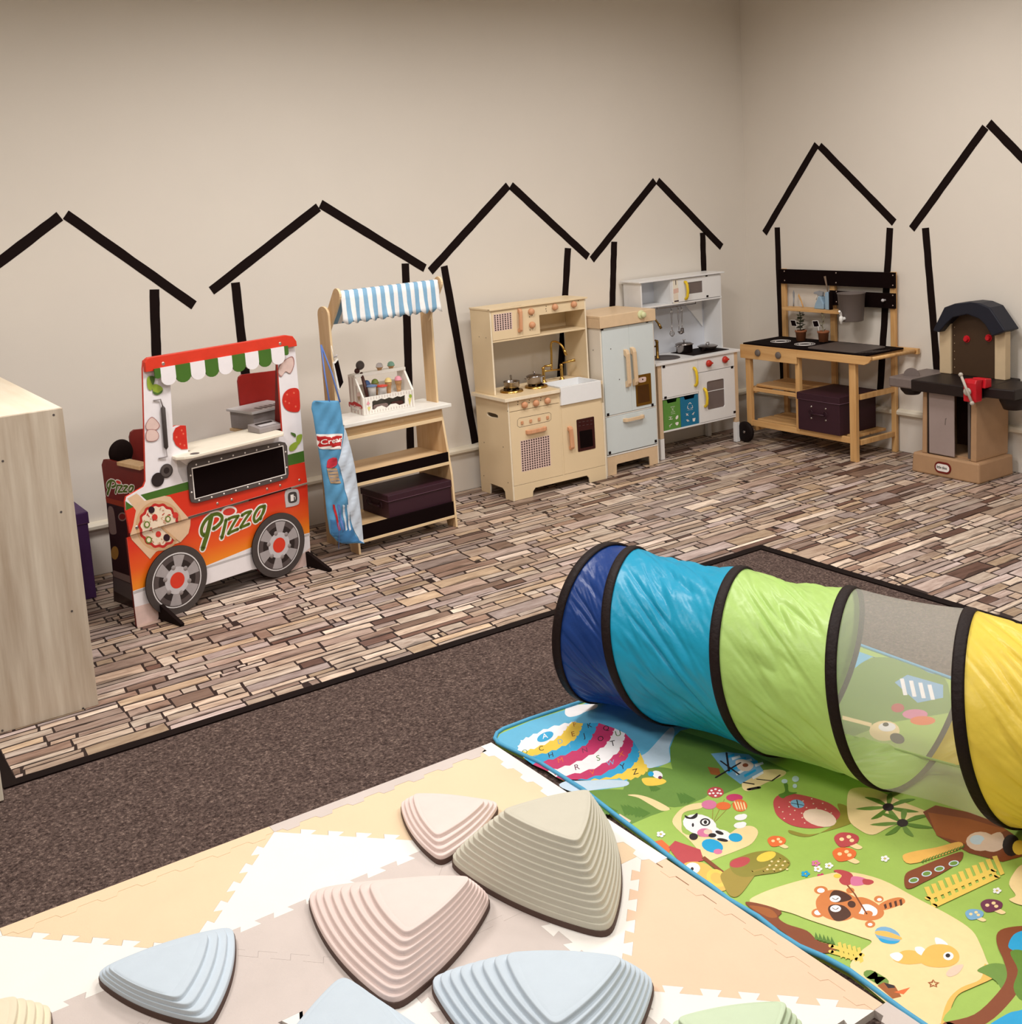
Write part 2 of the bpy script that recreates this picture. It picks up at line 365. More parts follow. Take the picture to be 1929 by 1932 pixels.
# ================================================================== left: storage cabinet, storage box
fr = Fr(-4.814, -1.514, 0)
t = thing('storage_cabinet', 'tall pale wood-grain cabinet standing at the left edge of the stone vinyl', 'cabinet', fr)
hc = 1.067; dp = 1.1
g = G().box(-.62, 0, 0, .018, 0.0, hc, 'palewood'); g.build('side_panel', t, .0015)
G().box(-.62, 0, .0185, dp, hc-.016, hc+.0, 'palewood_lit').build('top_panel', t, .0015)
G().box(-.018, 0, .0185, dp, 0, hc-.017, 'palewood').build('back_panel', t, .001)
G().box(-.62, -.0185, .0185, dp, .02, .038, 'palewood').build('bottom_panel', t)
for p in ((230, 302), (262, 718), (308, 1143), (12, 500), (10, 1655), (356, 1560)):
    a, b = fr.f((p[0]/2.272, 650+p[1]/2.272), 0); G().disc((a, b), .0042, 'dgrey', lambda x, y: (x, -.0006, y), 8).build('screw_head', t)
# narrow pale panel showing at the very left edge of the frame
fr = Fr(-5.222, -1.985, R(4))
single(G().box(-.03, 0, -.02, .5, 0, .10, 'offwhite'), 'wooden_plinth', 'pale grey-white board corner on the carpet at the left edge of the photo', 'board', fr, bev=.002)

M('plum', (54, 22, 36), .55, var=.08, sc=60); M('purple', (72, 38, 92), .55, var=.06); M('stitch', (150, 110, 130), .6)
def storage_box(fr, w_, d, h, lid, mat, label, handle=None, bold=0, x_handle=None):
    t = thing('storage_box', label, 'storage box', fr)
    G().box(0, w_, 0, d, 0, h-.004, mat).build('body', t, .004)
    g = G().box(-.005, w_+.005, -.005, d+.005, h-lid, h, mat)
    g.build('lid', t, .004)
    g = G(); e = .0057
    g.tube([(-e, -e, h-lid+.004), (w_+e, -e, h-lid+.004), (w_+e, d+e, h-lid+.004), (-e, d+e, h-lid+.004)], .0007, 'stitch', 5, closed=True); g.build('stitching', t)
    if handle:                                         # on the front ('f') or left ('l') face
        def P(a, z, o): return (a, -o, z) if handle == 'f' else (-o, a, z)
        m = x_handle if x_handle else (w_ if handle == 'f' else d)/2
        z = h*.5
        for a in (m-.055, m+.055):
            G().lathe([(0, .004), (.005, .003), (.007, 0)], P(a, z+.035, 0), 'steel', 10, 'y' if handle == 'f' else 'x').build('rivet', t)
            G().lathe([(0, .004), (.005, .003), (.007, 0)], P(a, z-.035, 0), 'steel', 10, 'y' if handle == 'f' else 'x').build('rivet', t)
        g = G()
        for a in (m-.055, m+.055):
            g.tube([P(a, z+.02, .004), P(a-.015, z+.01, .007), P(a-.015, z-.01, .007), P(a, z-.02, .004), P(a+.014, z-.008, .008), P(a+.014, z+.008, .008)], .002, 'plum', 6, closed=True)
        g.tube([P(m-.05, z-.006, .008), P(m, z-.004, .014), P(m+.05, z-.006, .008)], .005, mat, 8); g.build('handle', t)
    return t
q = bz((183, 1127)); storage_box(Fr(q.x-.36, q.y, 0), .36, .26, .40, .055, 'purple', 'purple lidded box on the floor between the tall cabinet and the wall')

# ================================================================== pizza truck
PZ = Fr(-4.478, -.836, .2488)
M('truck_white', (238, 234, 238), .3, var=.02); M('truck_green', (70, 112, 40), .35, var=.08, sc=12)
def gradmat():
    m = bpy.data.materials.new('truck_red'); m.use_nodes = True; MATS['truck_red'] = m
    nt = m.node_tree; b = nt.nodes['Principled BSDF']; b.inputs['Roughness'].default_value = .32
    tc = nt.nodes.new('ShaderNodeTexCoord'); sp = nt.nodes.new('ShaderNodeSeparateXYZ'); cr = nt.nodes.new('ShaderNodeValToRGB')
    nt.links.new(tc.outputs['Object'], sp.inputs[0]); nt.links.new(sp.outputs['Z'], cr.inputs[0]); nt.links.new(cr.outputs[0], b.inputs['Base Color'])
    e = cr.color_ramp.elements; e[0].position = .17; e[0].color = rgb((240, 138, 30)); e[1].position = .34; e[1].color = rgb((216, 52, 28))
    x = e.new(.24); x.color = rgb((232, 92, 28))
gradmat()
M('tyre', (70, 62, 60), .6); M('rim_white', (225, 222, 224), .3); M('hub', (200, 196, 200), .3); M('spoke', (168, 162, 164), .35); M('spoke_dark', (84, 74, 74), .4); M('void', (40, 30, 30), .5)
M('peel', (226, 192, 158), .4, var=.04); M('crust', (214, 172, 130), .4); M('sauce', (196, 44, 40), .4); M('cheese', (242, 224, 200), .4); M('cheese_dark', (214, 150, 120), .4)
M('olive', (46, 20, 34), .4); M('pepper_ring', (110, 130, 50), .4); M('tomato', (214, 60, 50), .4); M('chalkblack', (16, 4, 4), .9, spec=.1); M('text_white', (246, 240, 236), .4)
M('midred', (150, 26, 20), .4); M('lime', (150, 176, 60), .4); M('mushroom', (228, 200, 192), .4); M('mushroom_line', (170, 120, 116), .4); M('pepperoni', (208, 48, 36), .35); M('fat', (232, 110, 84), .4); M('logo_green', (84, 106, 26), .4)
def pizza_logo(p, T, k=1.0):                          # brush lettering: white outline strokes under green ones
    strokes = [[(300, 880), (282, 960), (258, 1060), (236, 1130), (216, 1195)],
               [(232, 1068), (208, 1050), (206, 1000), (240, 930), (300, 878), (360, 862), (400, 890), (392, 940), (350, 985), (318, 1004)],
               [(440, 920), (424, 990), (410, 1050), (398, 1092)],
               [(462, 912), (500, 894), (560, 882)], [(552, 890), (500, 975), (460, 1050)], [(460, 1052), (500, 1030), (554, 1008)],
               [(590, 878), (630, 852), (680, 838)], [(672, 846), (620, 920), (576, 992)], [(578, 992), (610, 980), (660, 958)],
               [(800, 790), (760, 800), (722, 850), (706, 905), (722, 938), (760, 905), (800, 840), (812, 786)], [(806, 800), (786, 860), (770, 912)]]
    wd = [.022, .016, .016, .013, .013, .013, .013, .013, .013, .014, .012]
    for s_, a in zip(strokes, wd): p.rib([T(*q) for q in s_], (a+.013)*k, 'text_white', smooth=4)
    p.poly([T(*q) for q in ell(468, 840, 78, 52, -12)], 'text_white'); p.poly([T(*q) for q in ell(468, 842, 60, 34, -12)], 'tomato')
    for s_, a in zip(strokes, wd): p.rib([T(*q) for q in s_], a*k, 'logo_green', smooth=4)
def pizza_truck():
    t = thing('play_pizza_truck', 'red and white toy pizza food truck with a black menu board and printed wheels', 'play food truck', PZ)
    c = lambda x, y, ly=0: PZ.f(z1(x, y), ly)
    lo = .003
    wl, wr = c(592, 1537), c(1190, 1331); rl = 1.03*(c(592, 1340)[1]-c(592, 1735)[1])/2; rr_ = rl
    # lower panel (rear), upper panel stands 12 mm proud of it
    sp_y = lambda x: 1268-(x-330)*.2885
    def arc(cn, r, a0, a1, n=12): return [(cn[0]+r*math.cos(R(a0+(a1-a0)*i/n)), max(.03, cn[1]+r*math.sin(R(a0+(a1-a0)*i/n)))) for i in range(n+1)]
    L0, Rx = c(370, 1815), c(1365, 1460)
    low = [(0, c(330, 1290)[1]), (0, .0), (.10, .0), (.115, .05)]+arc(wl, rl-.004, 215, 325)+[(wl[0]+rl, c(770, 1570)[1])]+[(wr[0]-rl, c(1045, 1480)[1])]+arc(wr, rl-.004, 215, 325)+[(Rx[0]-.02, .0), (Rx[0]+.035, 0), c(1390, 1385), (c(1372, 1000)[0], c(1366, 985)[1])]
    low = [(a, max(0, b)) for a, b in low]
    g = G().prism(low, 0, .012, 'xz', 'truck_white', side='darkred'); p = front(g, PZ, 0)
    p.pl([(.0003, c(330, 1290)[1]+.004), c(1371, 976), c(1385, 1262), c(1050, 1345), c(780, 1455), (.0003, c(347, 1605)[1])], 'truck_red')
    p.poly([z1(345, 1610), z1(780, 1460), z1(1386, 1266), z1(1388, 1278), z1(780, 1474), z1(346, 1626)], 'lgrey')
    p.poly([z1(*q) for q in ((355, 1700), (500, 1660), (500, 1745), (488, 1782), (370, 1815))], 'mushroom')
    p.poly([z1(*q) for q in ((1290, 1430), (1388, 1350), (1388, 1386), (1366, 1455), (1275, 1488))], 'mushroom')
    pizza_logo(p, zq)
    # peel and pizza, lower half
    T = zr
    def pizza(p, half):
        sp = lambda x: 1560-(x-80)*.295
        cut = (lambda q: q[1] > sp(q[0])) if half else (lambda q: q[1] <= sp(q[0]))
        def clip(pts):                                # keep the side of the split line
            out = []
            for i in range(len(pts)):
                a, b = pts[i], pts[(i+1) % len(pts)]; da, db = a[1]-sp(a[0]), b[1]-sp(b[0])
                ina, inb = (da > 0) == bool(half), (db > 0) == bool(half)
                if ina: out.append(a)
                if ina != inb: k = da/(da-db); out.append((a[0]+(b[0]-a[0])*k, a[1]+(b[1]-a[1])*k))
            return out
        def P(pts, m):
            q = clip(pts)
            if len(q) > 2: p.poly([T(*a) for a in q], m)
        P([(40, 1045), (168, 972), (205, 1000), (280, 1078), (560, 1006), (640, 1020), (700, 1090), (890, 1310), (916, 1400), (890, 1530), (780, 1655), (600, 1720), (440, 1790), (356, 1892), (100, 1620), (78, 1560), (120, 1420), (160, 1212)], 'peel')
        wav = lambda rx, ry, k, cx=482, cy=1425, n=72: [(cx+(rx+k*math.cos(14*a))*math.cos(a), cy+(ry+k*math.cos(14*a))*math.sin(a)) for a in [2*PI*i/n for i in range(n)]]
        P(wav(325, 352, 0), 'crust'); P(wav(285, 310, 10), 'sauce'); P(wav(248, 270, 12), 'cheese')
        rn = random.Random(4)
        for i in range(70):
            a, r0 = rn.random()*6.28, rn.random()**.5*235; x, y = 482+r0*math.cos(a), 1425+r0*math.sin(a)*1.08; b = rn.random()*3.14
            l = rn.uniform(14, 34); q = [(x, y), (x+l*math.cos(b), y+l*math.sin(b))]
            if cut(q[0]) and cut(q[1]): p.rib([T(*v) for v in q], .0035, rn.choice(['cheese_dark', 'cheese', 'crust', 'sauce', 'cheese_dark']))
        for x, y, r_, m in ((420, 1305, 40, 'tomato'), (712, 1278, 40, 'tomato'), (375, 1202, 44, 'olive'), (310, 1408, 44, 'pepper_ring'), (605, 1330, 40, 'pepper_ring'), (470, 1542, 38, 'tomato'), (586, 1592, 46, 'olive'), (335, 1624, 46, 'pepper_ring')):
            P(ell(x, y, r_, r_*1.1, 0, 14), m)
            if m == 'pepper_ring': P(ell(x, y, r_*.6, r_*.7, 0, 10), 'cheese')
        if half:
            P([(520, 1440), (920, 1330), (916, 1420), (890, 1530), (780, 1655), (722, 1612), (600, 1510)], 'peel')
            P([(500, 1446), (530, 1438), (724, 1606), (700, 1636)], 'crust')
    pizza(p, 1)
    # filler cap
    g.build('lower_panel', t, .0008)
    g = G(); p = front(g, PZ, -.0015); cc = [c(1236, 1018), c(1310, 1006), c(1322, 1095), c(1246, 1110)]
    g.prism(cm([z for z in [c(1240, 1018), c(1296, 1004), c(1318, 1020), c(1322, 1080), c(1306, 1100), c(1250, 1112), c(1243, 1104)]], 3), -.003, 0, 'xz', 'lgrey')
    p = front(g, PZ, -.0032); p.sm([z1(*q) for q in ((1262, 1030), (1300, 1022), (1310, 1040), (1308, 1078), (1270, 1088), (1258, 1070))], 'tyre')
    p.poly([z1(*q) for q in ((1272, 1040), (1290, 1036), (1292, 1074), (1274, 1078))], 'text_white'); p.rib([z1(*q) for q in ((1292, 1048), (1300, 1052), (1300, 1066))], .003, 'text_white'); g.build('fuel_cap', t)
    # upper panel with the serving window
    A = lambda *q: [c(*v, -.012) for v in q]
    up = A((330, 1268), (303, 1130), (300, 1078), (306, 1052), (408, 992), (420, 960), (412, 600), (404, 300), (408, 252), (432, 232), (1240, 100), (1280, 112), (1298, 160), (1330, 520), (1356, 860), (1370, 968))
    hole = A((562, 300), (1192, 200), (1222, 632), (667, 745), (665, 700), (652, 632), (600, 632), (580, 640))
    zh = c(640, 820, -.085)[1]-.014; hole[2] = (hole[2][0], zh); hole[3] = (hole[3][0], zh)
    g = G().prism(up, -.012, 0, 'xz', 'truck_white', [hole], side='red'); p = front(g, PZ, -.012)
    # green band and red
    p.poly([z1(*q) for q in ((390, 1040), (668, 962), (690, 1030), (425, 1072))], 'truck_green')
    p.poly([z1(*q) for q in ((302, 1076), (360, 1118), (304, 1132))], 'truck_green')
    p.poly([z1(*q) for q in ((1250, 806), (1350, 780), (1355, 845), (1258, 872))], 'truck_green')
    p.poly([z1(*q) for q in ((303, 1132), (425, 1074), (690, 1006), (1255, 870), (1355, 846), (1370, 966), (330, 1266))], 'truck_red')
    p.poly([z1(*q) for q in ((600, 822), (668, 870), (672, 955), (640, 965), (610, 900))], 'lgrey')
    pizza(p, 0)
    # pepperoni, limes, mushrooms, rolling pin, plates
    p.poly([z1(*q) for q in ((655, 632), (666, 770), (630, 772), (596, 748), (580, 712), (580, 676), (594, 646), (622, 632))], 'pepperoni')
    p.sm([z1(*q) for q in ((1316, 418), (1270, 414), (1234, 440), (1222, 484), (1236, 528), (1270, 550), (1322, 546), (1325, 480))], 'pepperoni')
    for x, y in ((600, 700), (640, 680), (622, 740), (630, 660), (646, 748), (1250, 450), (1290, 440), (1300, 520), (1262, 500), (1240, 490)): p.ell(z1, x, y, 5, 6, 'fat')
    for m, pts in (('lime', ((428, 350), (448, 342), (462, 380), (452, 424), (432, 415), (426, 380))), ('lime', ((455, 400), (480, 388), (515, 408), (516, 430), (490, 450), (464, 434))), ('green', ((440, 345), (470, 345), (468, 380), (458, 392))),
                   ('green', ((460, 430), (490, 440), (517, 422), (512, 440), (488, 452), (466, 446))), ('lime', ((1265, 752), (1300, 728), (1312, 750), (1290, 778), (1266, 780))), ('lime', ((1310, 690), (1338, 684), (1332, 722), (1310, 748), (1304, 716))), ('green', ((1270, 672), (1298, 680), (1300, 700), (1280, 688)))):
        p.sm([z1(*q) for q in pts], m, 3)
    for sh in (((420, 620), (455, 580), (500, 625), (485, 655), (440, 660), (420, 650)), ((425, 660), (470, 655), (494, 680), (490, 712), (455, 726), (420, 715)), ((1200, 290), (1230, 250), (1280, 225), (1292, 270), (1270, 325), (1240, 315), (1215, 345), (1196, 325))):
        p.sm([z1(*q) for q in sh], 'mushroom_line', 4); cx = sum(q[0] for q in sh)/len(sh); cy = sum(q[1] for q in sh)/len(sh)
        p.sm([z1(cx+(q[0]-cx)*.9, cy+(q[1]-cy)*.9) for q in sh], 'offwhite' if 0 else 'mushroom', 4)
    for cx, cy, r_ in ((489, 950, 42), (540, 898, 42)):
        a = c(cx, cy, -.012); k = (c(cx, cy-r_, -.012)[1]-c(cx, cy+r_, -.012)[1])/2
        g.disc(a, k, 'void', lambda x, y: (x, -.012-p.off, y), 24); p.bump()
    g.disc(c(540, 896, -.012), .030*.9, 'dgrey', lambda x, y: (x, -.012-p.off, y), 20); p.bump(); g.disc(c(540, 896, -.012), .014, 'void', lambda x, y: (x, -.012-p.off, y), 16); p.bump()
    g.build('upper_panel', t, .0008)
    g = G(); a, b = c(522, 530, -.02), c(540, 758, -.02); g.tube([(a[0], -.021, a[1]+.008), (a[0], -.021, a[1]), (b[0], -.021, b[1]), (b[0], -.021, b[1]-.008)], [.004, .0095, .0095, .004], 'tyre', 12)
    g.build('grip_handle', t)
    g = G(); tp, bt = c(508, 478, -.02), c(546, 815, -.02)
    g.tube([(c(470, 488, -.02)[0], -.016, tp[1]), (tp[0], -.02, tp[1]), (a[0], -.02, a[1]+.006)], .003, 'grey', 6)
    g.tube([(c(500, 825, -.02)[0], -.016, bt[1]), (bt[0], -.02, bt[1]), (b[0], -.02, b[1]-.006)], .003, 'grey', 6); g.build('handle_bracket', t)
    # wheels
    for cn in (wl, wr):
        r_ = rl; g = G(); pr = [(cn[0]+r_*math.cos(2*PI*i/56), cn[1]+r_*math.sin(2*PI*i/56)) for i in range(56)]
        g.prism(pr, -.018, -.0125, 'xz', 'tyre', side='black'); o = .0184; pf = lambda x, y: (x, -o, y)
        g.disc(cn, r_*.80, 'rim_white', pf, 48); o += .0004
        g.disc(cn, r_*.765, 'tyre', pf, 48); o += .0004
        for k in range(12):
            a0 = PI*2*(k+.15)/12; vs = []
            for i in range(5): a = a0+PI/6*i/4; vs.append((cn[0]+r_*.74*math.cos(a), -o, cn[1]+r_*.74*math.sin(a)))
            for i in range(4, -1, -1): a = a0+PI/6*i/4; vs.append((cn[0]+r_*.3*math.cos(a), -o, cn[1]+r_*.3*math.sin(a)))
            g.add(vs, [tuple(range(len(vs)))], 'spoke' if k % 2 == 0 else 'spoke_dark')
            if k % 2:
                vs = []
                for i in range(5): a = a0+PI/6*i/4; vs.append((cn[0]+r_*.6*math.cos(a), -o-.0002, cn[1]+r_*.6*math.sin(a)))
                for i in range(4, -1, -1): a = a0+PI/6*i/4; vs.append((cn[0]+r_*.3*math.cos(a), -o-.0002, cn[1]+r_*.3*math.sin(a)))
                g.add(vs, [tuple(range(len(vs)))], 'void')
        o += .0005
        g.disc(cn, r_*.40, 'hub', pf, 30); o += .0004
        g.disc(cn, r_*.235, 'red', pf, 30); wo = g.build('wheel', t)
        for k in range(6):
            a = PI*2*(k+.5)/6+.2; G().lathe([(0, .003), (r_*.05, .002), (r_*.072, 0)], (cn[0]+r_*.40*math.cos(a), -.0195, cn[1]+r_*.40*math.sin(a)), 'grey', 12, 'y').build('lug_nut', wo)
    # floor feet
    for x, lx in ((490, c(497, 1760)[0]), (1365, c(1366, 1450)[0])):
        G().prism([(0, .0), (-.165, .0), (-.168, .012), (-.03, .062), (0, .07)], lx, lx+.018, 'yz', 'black').build('foot', t, .002)
    # header board with awning
    H_ = lambda *q: [c(*v, -.02) for v in q]
    G().prism(H_((414, 318), (408, 262), (420, 240), (440, 232), (1236, 100), (1276, 106), (1298, 136), (1302, 164)), -.032, -.0125, 'xz', 'red').build('header_board', t, .002)
    screws(t, 'screw', [c(523, 268, -.03), c(1210, 150, -.03)], -.032, .008, 'screw')
    yt = lambda x: 316-(x-470)*.176
    xs = [(470, 505), (505, 592), (592, 680), (680, 765), (765, 843), (843, 925), (925, 1002), (1002, 1080), (1080, 1155), (1155, 1232), (1232, 1256)]
    for i, (xa, xb) in enumerate(xs):
        a, b = c(xa, yt(xa), -.036), c(xb, yt(xb), -.036); hb = .078*(1 if 0 < i < 10 else .55)
        r_ = (b[0]-a[0])/2; m = (a[0]+b[0])/2; za = a[1]+.012; zb = za-hb
        pts = [(a[0], za), (a[0], zb+r_*.8)]+[(m-r_*math.cos(PI*k/8), zb+r_*.8-r_*.8*math.sin(PI*k/8)) for k in range(1, 8)]+[(b[0], zb+r_*.8), (b[0], b[1]+.012)]
        G().prism(pts, -.040, -.034, 'xz', 'truck_green' if i % 2 == 0 else 'truck_white').build('awning_scallop', t)
    # menu board
    g = G(); bo = [c(*q, -.02) for q in ((700, 838), (1215, 727), (1240, 732), (1252, 752), (1262, 915), (1255, 940), (1225, 953), (720, 1088), (690, 1084), (682, 1062), (668, 880), (676, 856))]
    g.prism(bo, -.022, -.0125, 'xz', 'dgrey'); p = front(g, PZ, -.0222)
    p.poly([z1(*q) for q in ((690, 882), (1230, 748), (1247, 920), (708, 1067))], 'text_white'); p.poly([z1(*q) for q in ((696, 888), (1226, 754), (1242, 916), (713, 1061))], 'chalkblack')
    g.build('menu_board', t, .0015)
    for x, y in ((718, 862), (792, 845), (866, 826), (935, 808), (1005, 793), (1073, 776), (1142, 758), (1205, 745), (735, 1072), (809, 1053), (881, 1033), (951, 1014), (1021, 994), (1089, 975), (1156, 958), (1220, 940), (685, 926), (691, 1025), (1243, 787), (1250, 878)):
        a = c(x, y, -.022); G().lathe([(0, .0032), (.0028, .0025), (.0042, 0)], (a[0], -.022, a[1]), 'text_white', 10, 'y').build('board_bulb', t)
    screws(t, 'screw', [c(833, 1088), c(917, 1065), c(1125, 1003), c(1202, 982), c(1315, 950)], -.0125, .0065)
    screws(t, 'screw', [c(360, 1228)], -.0125, .008, 'steel')
    # counter
    zc = c(640, 820, -.085)[1]; la = c(602, 812, -.05)[0]; lb = c(1222, 700, -.06)[0]; lc_ = PZ.t(z1(1262, 668), zc)[0]
    G().prism([(la+.02, -.075), (la+.05, -.088), (lb-.01, -.088), (lb+.012, -.06), (lb+.02, -.0125), (lb+.02, .0), (lb-.01, .16), (la+.12, .16), (la+.10, .0), (la, -.0125), (la-.005, -.05)], zc-.014, zc, 'xy', 'offwhite').build('counter', t, .003)
    hq = PZ.t(z1(709, 797), zc); G().disc(hq, .02, 'spoke_dark', lambda x, y: (x, y, zc+.0006), 20).build('cup_recess', t)
    zw = zc
    # rear boards and side panels
    lA, lB = .115, .845
    e = lambda x, y: PZ.r(zp(x, y), lA)
    top = e(215, 228); dd = top[0]
    g = G().prism([(.0125, 0), (dd*.98, 0), (dd+.01, top[1]-.03), (dd-.01, top[1]-.004), (dd-.04, top[1]), (.0125, top[1]-.01)], lA, lA+.012, 'yz', 'darkred')
    p = Print(g, lambda q: PZ.r(q, lA), lambda a, b, o: (lA-o, a, b))
    M('side_dark', (44, 24, 20), .35); M('side_yellow', (150, 110, 50), .4); M('side_grey', (120, 100, 96), .4); M('side_orange', (140, 50, 20), .4)
    p.poly([zp(*q) for q in ((258, 650), (440, 700), (490, 1310), (500, 1500), (545, 1830), (330, 1600), (318, 1300))], 'side_dark')
    p.poly([zp(*q) for q in ((250, 600), (438, 650), (440, 702), (258, 652))], 'side_orange')
    p.sm([zp(*q) for q in ((275, 706), (325, 712), (352, 900), (352, 950), (305, 955), (285, 900))], 'side_grey')
    p.ell(zp, 412, 788, 40, 42, 'side_grey'); p.ell(zp, 412, 788, 30, 30, 'darkred'); p.ell(zp, 340, 1135, 36, 64, 'side_yellow')
    p.poly([zp(*q) for q in ((322, 1300), (488, 1358), (500, 1430), (325, 1360))], 'side_grey'); p.poly([zp(*q) for q in ((325, 1365), (505, 1440), (520, 1600), (332, 1500))], 'spoke_dark')
    TT = lambda x, y: zp(262+(x-195)*.42, 385+(y-800)*.46+(x-195)*.19)
    pizza_logo(p, TT, .62)
    g.build('side_panel', t, .0008)
    G().prism([(.0125, 0), (dd*.98, 0), (dd+.01, .66), (.08, .67), (.02, 1.03), (.0125, 1.04)], lB, lB+.012, 'yz', 'darkred').build('side_panel', t, .0008)
    G().box(lA+.0125, lB-.0005, .0125, .34, .13, .142, 'darkred').build('shade_board', t)  # added board that keeps light off the floor under the truck
    for (xa, ya, xb, nm) in ((328, 700, 0, 0), (965, 372, 0, 1)):
        a = PZ.f(z1(xa, ya), dd-.02); wd = .17 if nm == 0 else .30
        zb = .2 if nm == 0 else .55
        G().prism([(a[0], zb), (a[0]+wd, zb), (a[0]+wd, a[1]+.012), (a[0]+.025, a[1]+.028), (a[0]+.008, a[1]+.02), (a[0], a[1])], dd-.02, dd-.008, 'xz', 'darkred' if nm == 0 else 'midred').build('back_board', t, .001)
    b = PZ.f(z1(420, 860), .05); zz = b[1]
    G().box(lA-.012, lA+.05, .02, .20, zz-.012, zz+.004, 'birch').build('shelf_board', t, .001)
    a = PZ.f(z1(275, 790), .3)
    G().lathe([(0, .018), (.03, .02), (.052, .012), (.058, 0), (.052, -.012), (.03, -.018), (0, -.018)], (a[0], .30, a[1]), 'black', 28, 'y').build('steering_wheel', t)
    G().tube([(a[0], .30, a[1]), (a[0]+.03, .25, a[1]-.10), (lA+.012, .22, a[1]-.14)], .008, 'black', 8).build('steering_column', t)
    # grey oven on the rear shelf
    ly0 = .13; k = PZ.f(z1(1050, 548), ly0); kx, kz = k; bk = PZ.r(z1(772, 524), kx)[0]; kb = PZ.f(z1(1050, 668), ly0)[1]
    bk = min(bk, dd-.03)
    G().box(kx, kx+.2, ly0, bk, kb, kz-.012, 'grey').build('oven_body', t, .002)
    o = G().box(kx-.02, kx+.22, ly0-.02, bk, kz-.012, kz, 'lgrey').build('oven_top', t, .002)
    for i in range(5): G().box(kx+.05+i*.028, kx+.062+i*.028, ly0+.005, ly0+.06, kz-.0002, kz+.0012, 'dgrey').build('oven_vent', t)
    sb = PZ.r(z1(775, 650), kx)[1]
    G().box(kx-.01, lB, .10, bk, kb-.014, kb-.001, 'birch_x').build('oven_shelf', t, .001)
    return zc
zc = pizza_truck()
q = PZ.t(z1(1092, 682), zc); fr = PZ.sub(q[0], q[1], zc+.0005)
t = thing('card_reader', 'small grey toy card reader on the pizza truck counter', 'card reader', fr)
G().prism([(0, 0), (.09, 0), (.09, .034), (.075, .034), (0, .022)], 0, .13, 'yz', 'grey').build('case', t, .003)
G().obox((.065, .055, .0335), (.045, 0, 0), (0, .006, .001), (0, 0, .001), 'void').build('card_slot', t)
G().obox((.065, .03, .0285), (.045, 0, 0), (0, .012, .0019), (0, 0, .0006), 'lgrey').build('keypad', t)
